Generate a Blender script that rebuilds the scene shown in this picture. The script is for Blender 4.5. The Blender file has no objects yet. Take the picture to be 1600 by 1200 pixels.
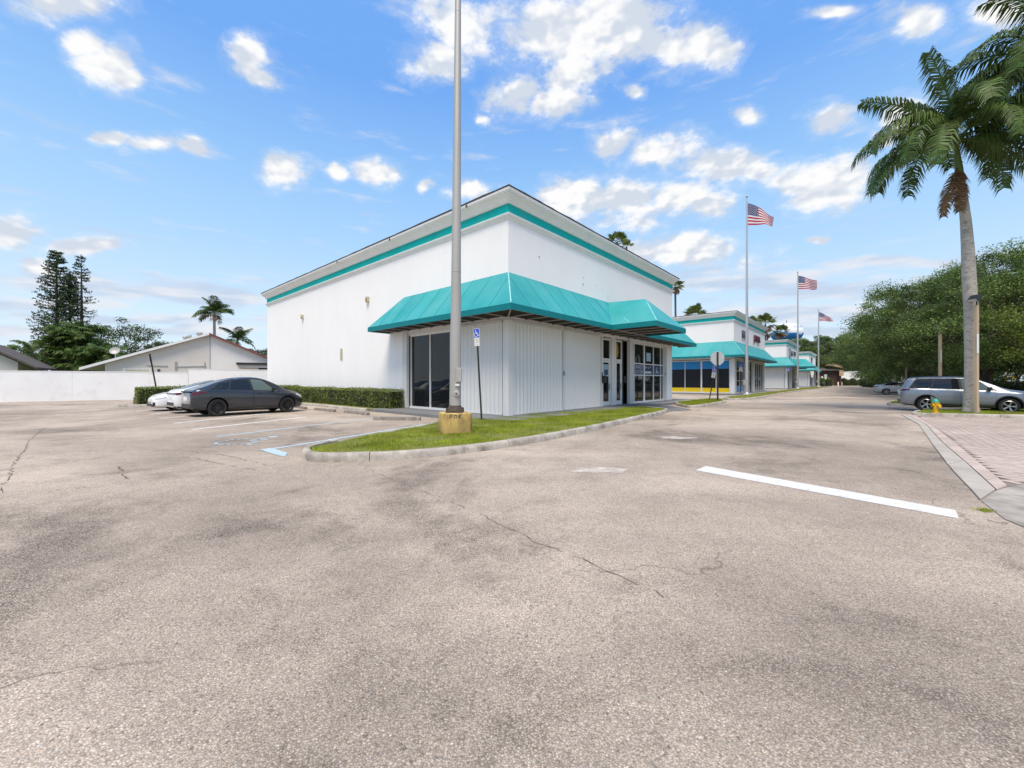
import bpy, bmesh, math, random
import numpy as np
from mathutils import Vector, Matrix

R = math.radians
random.seed(7)
rng = np.random.default_rng(11)
C = bpy.context.scene.collection
scene = bpy.context.scene

# ------------------------------------------------------------------ camera
cd = bpy.data.cameras.new('camera')
cam = bpy.data.objects.new('camera', cd)
C.objects.link(cam)
CAM_H = 1.5
cam.location = (0, 0, CAM_H)
cam.rotation_euler = (R(90), 0, 0)
cd.sensor_width = 36.0
cd.lens = 14.0
cd.shift_y = -5.0 / 1600.0
cd.clip_start = 0.05
cd.clip_end = 6000
scene.camera = cam
FPX = 14.0 / 36.0 * 1600.0

# ------------------------------------------------------------------ sun, exposure
SUN_EL, SUN_DIR = 64.0, (-0.16, -0.98)
sl = math.hypot(*SUN_DIR)
sunpos = Vector((SUN_DIR[0] / sl * math.cos(R(SUN_EL)), SUN_DIR[1] / sl * math.cos(R(SUN_EL)), math.sin(R(SUN_EL))))
ld = bpy.data.lights.new('sun', 'SUN')
ld.energy = 2.3
ld.angle = R(30)
ld.color = (1.0, 0.875, 0.725)
sun = bpy.data.objects.new('sun', ld)
sun.rotation_euler = (-sunpos).to_track_quat('-Z', 'Y').to_euler()
C.objects.link(sun)
scene.view_settings.view_transform = 'Standard'
scene.view_settings.look = 'None'
scene.view_settings.gamma = 1.0
scene.view_settings.use_curve_mapping = False
scene.view_settings.exposure = 1.0

# ------------------------------------------------------------------ world: sky with broken cumulus
W = bpy.data.worlds.new('World')
scene.world = W
W.use_nodes = True
nt = W.node_tree
nt.nodes.clear()
def wn(t, **kw):
    n = nt.nodes.new(t)
    for k, v in kw.items(): setattr(n, k, v)
    return n
def wl(a, b): nt.links.new(a, b)
def wmath(op, a, b=None, c=None, clamp=False):
    n = wn('ShaderNodeMath', operation=op); n.use_clamp = clamp
    for i, q in enumerate((a, b, c)):
        if q is None: continue
        if isinstance(q, (int, float)): n.inputs[i].default_value = q
        else: wl(q, n.inputs[i])
    return n.outputs[0]
def wvec(op, a, b=None):
    n = wn('ShaderNodeVectorMath', operation=op)
    for i, q in enumerate((a, b)):
        if q is None: continue
        if isinstance(q, tuple): n.inputs[i].default_value = q
        else: wl(q, n.inputs[i])
    return n
def wmr(x, a, b, c=0.0, d=1.0, smooth=True):
    n = wn('ShaderNodeMapRange')
    n.interpolation_type = 'SMOOTHSTEP' if smooth else 'LINEAR'
    wl(x, n.inputs['Value'])
    for k, v in zip(('From Min', 'From Max', 'To Min', 'To Max'), (a, b, c, d)): n.inputs[k].default_value = v
    return n.outputs['Result']
def wmix(f, a, b, blend='MIX'):
    n = wn('ShaderNodeMix', data_type='RGBA', blend_type=blend)
    ins = [n.inputs['Factor'] if False else n.inputs[0], n.inputs[6], n.inputs[7]]
    for i, q in zip(ins, (f, a, b)):
        if isinstance(q, (int, float)): i.default_value = q
        elif isinstance(q, tuple): i.default_value = q
        else: wl(q, i)
    return n.outputs[2]
sky = wn('ShaderNodeTexSky', sky_type='NISHITA')
sky.sun_disc = False
sky.sun_elevation = R(SUN_EL)
sky.sun_rotation = math.atan2(SUN_DIR[0], SUN_DIR[1])
sky.air_density = 1.0
sky.dust_density = 0.6
sky.ozone_density = 1.3
tc = wn('ShaderNodeTexCoord')
D = tc.outputs['Generated']
sep = wn('ShaderNodeSeparateXYZ'); wl(D, sep.inputs[0])
el = wmath('ARCSINE', sep.outputs[2])
yy = wmath('MAXIMUM', sep.outputs[1], 0.12)
comb = wn('ShaderNodeCombineXYZ'); wl(wmath('DIVIDE', sep.outputs[0], yy), comb.inputs[0]); wl(wmath('DIVIDE', sep.outputs[2], yy), comb.inputs[1])
wob = wn('ShaderNodeTexNoise'); wl(D, wob.inputs['Vector']); wob.inputs['Scale'].default_value = 11.0; wob.inputs['Detail'].default_value = 3.0
wobv = wvec('MULTIPLY', wvec('SUBTRACT', wob.outputs['Color'], (0.5, 0.5, 0.5)).outputs[0], (0.085, 0.05, 0)).outputs[0]
P = wvec('ADD', comb.outputs[0], wobv).outputs[0]
CLOUDS = [  # where the clouds of this sky stand: x, y, half width, half height (photo pixels, turned into azimuth and elevation)
 (165,95,62,42),(135,70,40,30),(190,120,40,26),(95,8,110,34),(395,92,44,46),(410,120,36,32),(180,215,40,14),(240,222,55,20),(300,230,36,16),
 (448,262,48,27),(590,270,38,26),(525,270,22,16),(675,98,66,44),(735,40,92,66),(850,50,130,74),(960,36,150,76),(1060,70,104,50),
 (1120,85,60,36),(890,110,60,50),(800,150,66,38),(865,160,70,28),(760,185,16,12),(990,145,22,16),(1165,178,30,20),(1300,185,48,34),
 (1435,28,60,34),(1420,178,58,40),(1300,18,44,14),(1560,20,70,36),(960,225,56,34),(1040,240,90,44),(1120,262,90,36),(1180,270,50,20),
 (900,310,90,42),(980,320,100,50),(1060,310,80,40),(1115,318,44,24),(1290,290,100,46),(1330,280,50,44),(1080,390,130,30),(1010,395,70,20),
 (735,303,44,18),(15,355,52,34),(130,385,70,16),(58,415,36,16),(1275,374,18,7),(660,288,18,14),(1375,215,22,14)]
BANDS = [(90,440,150,17),(250,455,150,20),(330,468,90,14),(60,475,150,12),(180,500,220,9),(1180,440,170,22),(1300,455,170,18),(1440,412,150,10),
 (1250,490,220,14),(1420,440,120,9),(300,515,200,8),(1130,520,120,10),(1560,400,90,14),(1330,520,200,9),(20,520,120,9)]
def blobs(lst):
    out = None
    for (px, py, rx, ry) in lst:
        a0, e0, wa, we = (px - 800) / FPX, (595 - py) / FPX, rx / FPX, ry / FPX     # bearings as slopes on the northern sky
        s = wvec('SUBTRACT', P, (a0, e0, 0)).outputs[0]
        s = wvec('MULTIPLY', s, (1 / wa, 1 / we, 0)).outputs[0]
        d = wvec('LENGTH', s).outputs['Value']
        m = wmath('SUBTRACT', 1.0, d)
        out = m if out is None else wmath('MAXIMUM', out, m)
    return out
def wnoise(vec, scale, detail=8.0, rough=0.6, lac=2.1):
    n = wn('ShaderNodeTexNoise'); wl(vec, n.inputs['Vector'])
    n.inputs['Scale'].default_value = scale; n.inputs['Detail'].default_value = detail
    n.inputs['Roughness'].default_value = rough; n.inputs['Lacunarity'].default_value = lac
    return n.outputs['Fac']
stretch = wvec('MULTIPLY', D, (1, 1, 1.7)).outputs[0]
fb = wmath('ADD', wmath('MULTIPLY', wnoise(stretch, 8.5, 10.0, 0.62), 0.62), wmath('MULTIPLY', wnoise(stretch, 27.0, 8.0, 0.62), 0.38))
fb2 = wnoise(wvec('ADD', stretch, (0.010, -0.004, -0.020)).outputs[0], 9.0, 3.0, 0.5)
fb3 = wnoise(stretch, 9.0, 3.0, 0.5)
mask = blobs(CLOUDS)
# the same broken cumulus goes on behind the camera and overhead
wide = wnoise(D, 3.2, 3.0, 0.5)
behind = wmr(sep.outputs[1], 0.25, -0.15)
over = wmr(sep.outputs[2], 0.62, 0.72)
rest = wmath('MULTIPLY', wmr(wide, 0.47, 0.70, -0.4, 0.9), wmath('MAXIMUM', behind, over))
rest = wmath('SUBTRACT', rest, wmath('MULTIPLY', wmath('SUBTRACT', 1.0, wmath('MAXIMUM', behind, over)), 1.0))
mask = wmath('SUBTRACT', mask, wmr(sep.outputs[1], 0.30, 0.13, 0.0, 3.0))
mask = wmath('MAXIMUM', wmath('MAXIMUM', mask, -1.2), rest)
dens = wmath('ADD', wmath('MULTIPLY', wmath('ADD', mask, -0.02), 1.55), wmath('MULTIPLY', wmath('SUBTRACT', fb, 0.5), 4.6))
alpha = wmr(dens, -0.10, 0.95)
wisp = wmr(dens, -0.45, 0.35, 0.0, 0.20)
alpha = wmath('MAXIMUM', alpha, wisp)
lit = wmr(wmath('SUBTRACT', fb2, fb3), -0.075, 0.06)        # tops catch the light, undersides are greyer
bandm = wmath('MAXIMUM', wmath('SUBTRACT', blobs(BANDS), wmr(sep.outputs[1], 0.30, 0.13, 0.0, 3.0)), -0.55)
sb = wvec('MULTIPLY', D, (1, 1, 5.0)).outputs[0]
bd = wmath('ADD', wmath('MULTIPLY', bandm, 0.7), wmath('MULTIPLY', wmath('SUBTRACT', wnoise(sb, 8.0, 7.0, 0.55), 0.5), 2.2))
balpha = wmr(bd, -0.30, 0.45, 0.0, 0.82)
blit = wmr(wnoise(wvec('ADD', sb, (0, 0, 0.12)).outputs[0], 7.0, 5.0, 0.5), 0.38, 0.62)
K = 10.0                                                   # the background runs at a tenth
def kc(r, g, b, s=1.0): return (r * K * s, g * K * s, b * K * s, 1)
SKY_S = 0.55
hz = wmr(el, 0.0, 0.62, 0.0, 1.0, False)
skyc = wmix(1.0, sky.outputs[0], (1.0, 1.0, 1.0, 1), 'MULTIPLY')
ramp = wn('ShaderNodeValToRGB')
wl(hz, ramp.inputs[0])
cr = ramp.color_ramp
cr.elements[0].position = 0.0; cr.elements[0].color = (0.68, 0.80, 0.91, 1)
cr.elements[1].position = 1.0; cr.elements[1].color = (0.165, 0.395, 0.87, 1)
for p_, c_ in ((0.2, (0.62, 0.79, 0.94, 1)), (0.45, (0.43, 0.67, 0.95, 1)), (0.72, (0.29, 0.545, 0.92, 1))):
    e_ = cr.elements.new(p_); e_.color = c_
grad = wmix(1.0, ramp.outputs[0], (K * SKY_S, K * SKY_S, K * SKY_S, 1), 'MULTIPLY')
skyc = wmix(0.9, skyc, grad)
bandc = wmix(blit, kc(0.57, 0.67, 0.83, 0.50), kc(0.86, 0.86, 0.90, 0.50))
cloudc = wmix(lit, kc(0.66, 0.725, 0.83, 0.50), kc(0.97, 0.97, 0.97, 0.51))
col = wmix(balpha, skyc, bandc)
col = wmix(alpha, col, cloudc)
bg = wn('ShaderNodeBackground')
wl(col, bg.inputs[0])
bg.inputs[1].default_value = 0.1
wo = wn('ShaderNodeOutputWorld')
wl(bg.outputs[0], wo.inputs[0])
W.cycles.sampling_method = 'MANUAL'
W.cycles.sample_map_resolution = 512

# ------------------------------------------------------------------ places
def at(px, py, z=0.0):
    """ground point seen at a photo pixel, as world x, y, z"""
    Y = (CAM_H - z) * FPX / (py - 595.0)
    return Vector(((px - 800) / FPX * Y, Y, z))
def deep(px, Y, z=0.0):
    return Vector(((px - 800) / FPX * Y, Y, z))
def hgt(py, Y): return CAM_H + (595.0 - py) / FPX * Y
TH = R(48.5)
UX, UY = math.cos(TH), math.sin(TH)
CX, CY = -0.15, 15.83
def bl(a, b, z=0.0):
    """store grid: a along the driveway, b towards the rear lot"""
    return Vector((CX + a * UX - b * UY, CY + a * UY + b * UX, z))
def ab(p):
    dx, dy = p[0] - CX, p[1] - CY
    return dx * UX + dy * UY, -dx * UY + dy * UX

# ------------------------------------------------------------------ mesh helper
class MB:
    def __init__(s): s.v, s.f, s.m = [], [], []
    def add(s, vs, fs, mi=0):
        o = len(s.v)
        s.v.extend([tuple(q) for q in vs])
        for f in fs:
            s.f.append(tuple(i + o for i in f)); s.m.append(mi)
        return s
    def box(s, x0, y0, z0, x1, y1, z1, mi=0):
        x0, x1 = min(x0, x1), max(x0, x1); y0, y1 = min(y0, y1), max(y0, y1); z0, z1 = min(z0, z1), max(z0, z1)
        vs = [(x0,y0,z0),(x1,y0,z0),(x1,y1,z0),(x0,y1,z0),(x0,y0,z1),(x1,y0,z1),(x1,y1,z1),(x0,y1,z1)]
        return s.add(vs, [(0,3,2,1),(4,5,6,7),(0,1,5,4),(1,2,6,5),(2,3,7,6),(3,0,4,7)], mi)
    def bar(s, p, q, w, h, mi=0, up=(0,0,1)):
        p, q = Vector(p), Vector(q)
        d = (q - p).normalized(); upv = Vector(up)
        if abs(d.dot(upv)) > 0.97: upv = Vector((1, 0, 0))
        a = d.cross(upv).normalized() * (w / 2); b = a.cross(d).normalized() * (h / 2)
        vs = [p-a-b, p+a-b, p+a+b, p-a+b, q-a-b, q+a-b, q+a+b, q-a+b]
        return s.add(vs, [(0,1,2,3),(7,6,5,4),(0,4,5,1),(1,5,6,2),(2,6,7,3),(3,7,4,0)], mi)
    def tube(s, pts, rad, n=8, mi=0, cap=True):
        pts = [Vector(p) for p in pts]
        if isinstance(rad, (int, float)): rad = [rad] * len(pts)
        o = len(s.v); prev = None
        for i, p in enumerate(pts):
            d = (pts[min(i+1, len(pts)-1)] - pts[max(i-1, 0)]).normalized()
            if prev is None:
                t = Vector((1,0,0)) if abs(d.x) < 0.9 else Vector((0,1,0))
                a = d.cross(t).normalized()
            else:
                a = (prev - d * prev.dot(d)).normalized()
            prev = a; b = d.cross(a)
            for k in range(n):
                th = 2 * math.pi * k / n
                s.v.append(tuple(p + (a * math.cos(th) + b * math.sin(th)) * rad[i]))
        for i in range(len(pts) - 1):
            for k in range(n):
                k2 = (k + 1) % n
                s.f.append((o+i*n+k, o+i*n+k2, o+(i+1)*n+k2, o+(i+1)*n+k)); s.m.append(mi)
        if cap:
            s.f.append(tuple(o + k for k in reversed(range(n)))); s.m.append(mi)
            s.f.append(tuple(o + (len(pts)-1)*n + k for k in range(n))); s.m.append(mi)
        return s
    def lathe(s, prof, n=24, c=(0,0,0), ax='z', mi=0):
        o = len(s.v)
        for (r, h) in prof:
            for k in range(n):
                th = 2 * math.pi * k / n
                x, y = r * math.cos(th), r * math.sin(th)
                q = (x, y, h) if ax == 'z' else ((x, h, y) if ax == 'y' else (h, x, y))
                s.v.append((q[0]+c[0], q[1]+c[1], q[2]+c[2]))
        for i in range(len(prof) - 1):
            for k in range(n):
                k2 = (k + 1) % n
                f = (o+i*n+k, o+i*n+k2, o+(i+1)*n+k2, o+(i+1)*n+k)
                s.f.append(f if ax != 'y' else tuple(reversed(f))); s.m.append(mi)
        return s
    def prism(s, poly, off, mi=0, mi_back=None):
        n = len(poly); off = Vector(off)
        a = [Vector(p) for p in poly]; b = [p + off for p in a]
        o = len(s.v); s.v.extend([tuple(p) for p in a + b])
        s.f.append(tuple(o + n + i for i in range(n))); s.m.append(mi)
        s.f.append(tuple(o + i for i in reversed(range(n)))); s.m.append(mi if mi_back is None else mi_back)
        for i in range(n):
            j = (i + 1) % n
            s.f.append((o+i, o+j, o+n+j, o+n+i)); s.m.append(mi)
        return s
    def build(s, name, mats=None, parent=None, smooth=None, bevel=0, loc=None, rot=None):
        me = bpy.data.meshes.new(name)
        me.from_pydata(s.v, [], s.f)
        if mats is not None:
            for m in (mats if isinstance(mats, (list, tuple)) else [mats]): me.materials.append(m)
        me.polygons.foreach_set('material_index', s.m)
        bm = bmesh.new(); bm.from_mesh(me)
        bmesh.ops.recalc_face_normals(bm, faces=bm.faces)
        if bevel:
            bmesh.ops.bevel(bm, geom=list(bm.edges), offset=bevel, segments=2, affect='EDGES', profile=0.6, clamp_overlap=True)
        bm.to_mesh(me); bm.free()
        if smooth is not None: shade(me, smooth)
        o = bpy.data.objects.new(name, me); C.objects.link(o)
        if parent is not None: o.parent = parent
        if loc is not None: o.location = loc
        if rot is not None: o.rotation_euler = rot
        return o
def shade(me, ang=35):
    me.polygons.foreach_set('use_smooth', [True] * len(me.polygons))
    if ang < 180: me.set_sharp_from_angle(angle=R(ang))
def np_mesh(name, verts, faces, mat, parent=None, smooth=False, mats=None, mi=None):
    verts = np.asarray(verts, np.float32); faces = np.asarray(faces, np.int32)
    me = bpy.data.meshes.new(name)
    n, k = faces.shape
    me.vertices.add(len(verts)); me.vertices.foreach_set('co', verts.ravel())
    me.loops.add(n * k); me.loops.foreach_set('vertex_index', faces.ravel())
    me.polygons.add(n)
    me.polygons.foreach_set('loop_start', np.arange(0, n * k, k, dtype=np.int32))
    me.polygons.foreach_set('loop_total', np.full(n, k, np.int32))
    for m in (mats or [mat]): me.materials.append(m)
    if mi is not None: me.polygons.foreach_set('material_index', np.asarray(mi, np.int32))
    me.update(calc_edges=True)
    if smooth: shade(me, 180)
    o = bpy.data.objects.new(name, me); C.objects.link(o)
    if parent is not None: o.parent = parent
    return o
def empty(name, loc=(0,0,0), rz=0.0):
    o = bpy.data.objects.new(name, None); C.objects.link(o)
    o.location = loc; o.rotation_euler = (0, 0, rz); o.empty_display_size = 0.3
    return o
def tag(o, label, cat=None, group=None, kind=None):
    o['label'] = label
    if cat: o['category'] = cat
    if group: o['group'] = group
    if kind: o['kind'] = kind
    return o
def inst(src, parent=None, loc=None, rz=None, name=None):
    o = src.copy(); C.objects.link(o)
    if name: o.name = name
    if parent is not None: o.parent = parent
    if loc is not None: o.location = loc
    if rz is not None: o.rotation_euler = (0, 0, rz)
    return o
def copy_tree(o, parent=None):
    c = o.copy(); C.objects.link(c)
    if parent is not None: c.parent = parent
    for ch in list(o.children): copy_tree(ch, c)
    return c
def text(name, body, size, M4, mat, parent=None, extrude=0.01, align='CENTER'):
    cu = bpy.data.curves.new(name, 'FONT')
    cu.body = body; cu.size = size; cu.extrude = extrude; cu.align_x = align; cu.align_y = 'CENTER'; cu.resolution_u = 3
    tmp = bpy.data.objects.new(name, cu); C.objects.link(tmp)
    me = bpy.data.meshes.new_from_object(tmp.evaluated_get(bpy.context.evaluated_depsgraph_get()))
    bpy.data.objects.remove(tmp)
    me.materials.clear(); me.materials.append(mat)
    me.transform(M4)
    o = bpy.data.objects.new(name, me); C.objects.link(o)
    if parent is not None: o.parent = parent
    return o
def frame_m(origin, xdir, ydir):
    x = Vector(xdir).normalized(); y = Vector(ydir).normalized(); z = x.cross(y)
    m = Matrix((x, y, z)).transposed().to_4x4(); m.translation = Vector(origin)
    return m

# ------------------------------------------------------------------ materials
def mat(name, col, rough=0.6, metal=0.0, var=0.12, vscale=4.0, bump=0.0, bscale=60.0, spec=0.5, coat=0.0, dirt=None, dscale=1.2, dlo=0.5, dhi=0.7, damt=0.6, zstretch=1.0, island=0.0, transl=0.0, obj_rand=0.0, mottle2=0.0):
    m = bpy.data.materials.new(name); m.use_nodes = True
    t = m.node_tree; N = t.nodes; L = t.links
    b = N['Principled BSDF']
    b.inputs['Roughness'].default_value = rough; b.inputs['Metallic'].default_value = metal
    b.inputs['Specular IOR Level'].default_value = spec
    b.inputs['Coat Weight'].default_value = coat; b.inputs['Coat Roughness'].default_value = 0.06
    tcn = N.new('ShaderNodeTexCoord'); src = tcn.outputs['Object']
    if zstretch != 1.0:
        mp = N.new('ShaderNodeMapping'); mp.inputs['Scale'].default_value = (1, 1, zstretch); L.new(src, mp.inputs[0]); src = mp.outputs[0]
    def noise(sc, det=5.0, ro=0.6):
        n = N.new('ShaderNodeTexNoise'); n.inputs['Scale'].default_value = sc; n.inputs['Detail'].default_value = det; n.inputs['Roughness'].default_value = ro
        L.new(src, n.inputs['Vector']); return n.outputs['Fac']
    def mr(x, a, b_, c, d):
        n = N.new('ShaderNodeMapRange'); L.new(x, n.inputs[0])
        for i, v in enumerate((a, b_, c, d)): n.inputs[i + 1].default_value = v
        return n.outputs[0]
    def mixc(f, a, b_, blend='MIX'):
        n = N.new('ShaderNodeMix'); n.data_type = 'RGBA'; n.blend_type = blend
        for i, q in zip((0, 6, 7), (f, a, b_)):
            if isinstance(q, (int, float, tuple)): n.inputs[i].default_value = q
            else: L.new(q, n.inputs[i])
        return n.outputs[2]
    c = (*col, 1)
    out = c
    if var:
        f = mr(noise(vscale), 0.3, 0.7, 1 - var, 1 + var)
        hs = N.new('ShaderNodeHueSaturation'); hs.inputs['Color'].default_value = c; L.new(f, hs.inputs['Value']); out = hs.outputs[0]
    if mottle2:
        f = mr(noise(vscale * 9, 3), 0.3, 0.7, 1 - mottle2, 1 + mottle2)
        hs = N.new('ShaderNodeHueSaturation'); L.new(out, hs.inputs['Color']); L.new(f, hs.inputs['Value']); out = hs.outputs[0]
    if island:
        g = N.new('ShaderNodeNewGeometry')
        hs = N.new('ShaderNodeHueSaturation')
        if isinstance(out, tuple): hs.inputs['Color'].default_value = out
        else: L.new(out, hs.inputs['Color'])
        L.new(mr(g.outputs['Random Per Island'], 0, 1, 1 - island, 1 + island), hs.inputs['Value'])
        L.new(mr(g.outputs['Random Per Island'], 0, 1, 0.5 - island * 0.03, 0.5 + island * 0.03), hs.inputs['Hue'])
        out = hs.outputs[0]
    if obj_rand:
        g = N.new('ShaderNodeObjectInfo')
        hs = N.new('ShaderNodeHueSaturation')
        if isinstance(out, tuple): hs.inputs['Color'].default_value = out
        else: L.new(out, hs.inputs['Color'])
        L.new(mr(g.outputs['Random'], 0, 1, 1 - obj_rand, 1 + obj_rand), hs.inputs['Value']); out = hs.outputs[0]
    if dirt:
        f = mr(noise(dscale, 8, 0.65), dlo, dhi, 0.0, damt)
        out = mixc(f, out, (*dirt, 1))
    if isinstance(out, tuple): b.inputs['Base Color'].default_value = out
    else: L.new(out, b.inputs['Base Color'])
    if bump:
        bn = N.new('ShaderNodeBump'); bn.inputs['Strength'].default_value = bump; bn.inputs['Distance'].default_value = 0.01
        L.new(noise(bscale, 4), bn.inputs['Height']); L.new(bn.outputs[0], b.inputs['Normal'])
    if transl:
        tr = N.new('ShaderNodeBsdfTranslucent'); ms = N.new('ShaderNodeMixShader'); ms.inputs[0].default_value = transl
        if isinstance(out, tuple): tr.inputs[0].default_value = out
        else: L.new(out, tr.inputs[0])
        L.new(b.outputs[0], ms.inputs[1]); L.new(tr.outputs[0], ms.inputs[2]); L.new(ms.outputs[0], N['Material Output'].inputs[0])
    return m

M = {}
M['stucco'] = mat('white_stucco', (0.87, 0.86, 0.84), 0.85, var=0.02, vscale=0.7, bump=0.25, bscale=90, dirt=(0.62, 0.60, 0.56), dscale=1.6, dlo=0.52, dhi=0.85, damt=0.14, spec=0.2, zstretch=0.28)
M['trim'] = mat('cornice_paint', (0.83, 0.82, 0.79), 0.7, var=0.04, vscale=1.5, dirt=(0.50, 0.48, 0.44), dscale=2.2, dlo=0.62, dhi=0.85, damt=0.4, bump=0.15, bscale=40, spec=0.2)
M['teal'] = mat('teal_band_paint', (0.0, 0.44, 0.40), 0.7, var=0.06, vscale=1.0, spec=0.2, dirt=(0.05, 0.38, 0.36), dscale=1.5)
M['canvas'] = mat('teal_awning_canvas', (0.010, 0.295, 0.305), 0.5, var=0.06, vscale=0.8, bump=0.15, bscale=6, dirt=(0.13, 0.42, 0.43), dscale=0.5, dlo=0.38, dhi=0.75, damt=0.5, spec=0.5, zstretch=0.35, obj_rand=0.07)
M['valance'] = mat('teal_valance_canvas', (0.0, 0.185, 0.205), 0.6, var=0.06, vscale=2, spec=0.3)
M['seamcloth'] = mat('stitched_seam_canvas', (0.010, 0.25, 0.265), 0.6, var=0.15, vscale=3)
M['shade_backing'] = mat('shade_dark_backing', (0.045, 0.038, 0.032), 0.9, var=0.2, vscale=3, spec=0.1)  # dark tone put in for the shade under awnings and inside shops
M['welt'] = mat('seam_tape', (0.30, 0.62, 0.62), 0.6, var=0.2, vscale=6)
M['bar'] = mat('galvanised_bar', (0.40, 0.39, 0.37), 0.5, 0.3, var=0.15, vscale=8)
M['roofing'] = mat('worn_roof_edge', (0.06, 0.055, 0.05), 0.9, var=0.4, vscale=6, bump=0.4, bscale=30)
M['shutter'] = mat('white_shutter_enamel', (0.72, 0.72, 0.70), 0.45, var=0.05, vscale=2, dirt=(0.36, 0.33, 0.29), dscale=1.3, dlo=0.58, dhi=0.85, damt=0.35, zstretch=0.3)
M['frame'] = mat('white_window_frame', (0.78, 0.78, 0.77), 0.4, var=0.04, vscale=5)
def glass_mat(name, col, rough=0.03, spec=0.36):
    m = mat(name, col, rough, var=0.0, spec=spec); return m
M['glass'] = glass_mat('dark_tinted_glass', (0.012, 0.014, 0.016))
M['glass_car'] = glass_mat('car_glass', (0.010, 0.012, 0.013), 0.02, 0.7)
M['glass_green'] = glass_mat('green_tint_glass', (0.10, 0.14, 0.125), 0.03, 0.7)
M['conc'] = mat('grey_concrete', (0.40, 0.365, 0.32), 0.9, var=0.20, vscale=1.6, bump=0.4, bscale=60, dirt=(0.15, 0.13, 0.115), dscale=1.8, dlo=0.42, dhi=0.66, damt=0.8, spec=0.2, mottle2=0.06)
M['kerb'] = mat('kerb_concrete', (0.42, 0.385, 0.335), 0.9, var=0.18, vscale=1.3, bump=0.6, bscale=45, dirt=(0.11, 0.095, 0.08), dscale=2.2, dlo=0.46, dhi=0.70, damt=0.8, spec=0.2, mottle2=0.12)
M['walk'] = mat('dark_grey_walk_paint', (0.185, 0.19, 0.195), 0.8, var=0.12, vscale=1.2, bump=0.2, bscale=50, dirt=(0.30, 0.28, 0.25), dscale=1.8, dlo=0.55, dhi=0.8, damt=0.4, spec=0.25)
M['band'] = mat('pale_concrete_band', (0.40, 0.365, 0.32), 0.9, var=0.16, vscale=1.1, bump=0.25, bscale=60, dirt=(0.36, 0.33, 0.29), dscale=1.5, dlo=0.5, dhi=0.75, damt=0.5, spec=0.2, mottle2=0.05)
M['paver'] = mat('pink_grey_paver', (0.46, 0.378, 0.325), 0.9, var=0.14, vscale=0.9, bump=0.3, bscale=80, spec=0.2, obj_rand=0.10, mottle2=0.08, dirt=(0.30, 0.26, 0.23), dscale=1.0, dlo=0.55, dhi=0.75, damt=0.4)
M['pavermass'] = mat('pink_grey_paver_far', (0.46, 0.378, 0.325), 0.9, var=0.14, vscale=0.9, spec=0.2, island=0.10, dirt=(0.30, 0.26, 0.23), dscale=1.0, dlo=0.55, dhi=0.75, damt=0.4)
M['smear'] = mat('dried_cement', (0.50, 0.455, 0.40), 0.9, var=0.1, vscale=4, dirt=(0.36, 0.315, 0.27), dscale=5, dlo=0.4, dhi=0.6, damt=0.9)
M['stopconc'] = mat('old_wheel_stop_concrete', (0.25, 0.225, 0.195), 0.95, var=0.2, vscale=4, bump=0.6, bscale=40, dirt=(0.08, 0.07, 0.06), dscale=5, dlo=0.5, dhi=0.7, damt=0.7)
M['crack'] = mat('open_crack', (0.13, 0.108, 0.088), 0.95, var=0.3, vscale=6)
M['joint'] = mat('joint_sand', (0.22, 0.18, 0.155), 0.95, var=0.2, vscale=5)
M['white_line'] = mat('white_road_paint', (0.64, 0.635, 0.62), 0.75, var=0.07, vscale=6, dirt=(0.42, 0.37, 0.32), dscale=9, dlo=0.52, dhi=0.68, damt=0.7, bump=0.3, bscale=90)
M['worn_line'] = mat('worn_white_paint', (0.74, 0.72, 0.69), 0.8, var=0.08, vscale=5, dirt=(0.40, 0.35, 0.30), dscale=7, dlo=0.56, dhi=0.74, damt=0.7, bump=0.3, bscale=90)
M['blue_line'] = mat('pale_blue_road_paint', (0.42, 0.56, 0.64), 0.8, var=0.10, vscale=5, dirt=(0.28, 0.27, 0.26), dscale=9, dlo=0.48, dhi=0.68, damt=0.8, bump=0.3, bscale=90)
M['galv'] = mat('grey_lamp_post', (0.40, 0.39, 0.365), 0.55, 0.25, var=0.07, vscale=1.2, dirt=(0.24, 0.22, 0.19), dscale=2, dlo=0.55, dhi=0.8, damt=0.4, zstretch=0.3)
M['yellowblock'] = mat('stained_yellow_concrete', (0.60, 0.42, 0.15), 0.9, var=0.15, vscale=3, bump=0.5, bscale=35, dirt=(0.10, 0.075, 0.045), dscale=3.0, dlo=0.44, dhi=0.68, damt=0.85, zstretch=0.45, spec=0.2)
M['rust'] = mat('rusty_steel', (0.09, 0.07, 0.055), 0.85, 0.3, var=0.3, vscale=12, bump=0.4, bscale=60)
M['post'] = mat('dark_sign_post', (0.035, 0.03, 0.026), 0.6, 0.3, var=0.2, vscale=6)
M['signback'] = mat('bare_sign_metal', (0.55, 0.56, 0.56), 0.45, 0.5, var=0.06, vscale=4)
M['signwhite'] = mat('sign_white', (0.75, 0.75, 0.70), 0.5, var=0.05)
M['signblue'] = mat('sign_blue', (0.015, 0.07, 0.50), 0.45, var=0.08, vscale=9)
M['signred'] = mat('sign_red', (0.45, 0.015, 0.02), 0.45, var=0.06)
M['signyellow'] = mat('sign_yellow', (0.75, 0.42, 0.01), 0.45, var=0.06)
M['signgreen'] = mat('sign_green', (0.005, 0.24, 0.13), 0.45, var=0.06)
M['ink'] = mat('dark_print', (0.03, 0.03, 0.035), 0.6, var=0.05)
M['beige'] = mat('beige_plastic', (0.52, 0.48, 0.34), 0.6, var=0.1)
M['amber'] = mat('amber_cover', (0.30, 0.19, 0.06), 0.4, var=0.2, vscale=30)
M['black'] = mat('black_plastic', (0.02, 0.02, 0.021), 0.5, var=0.15, vscale=8)
M['rubber'] = mat('tyre_rubber', (0.018, 0.018, 0.018), 0.85, var=0.15, vscale=20)
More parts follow.
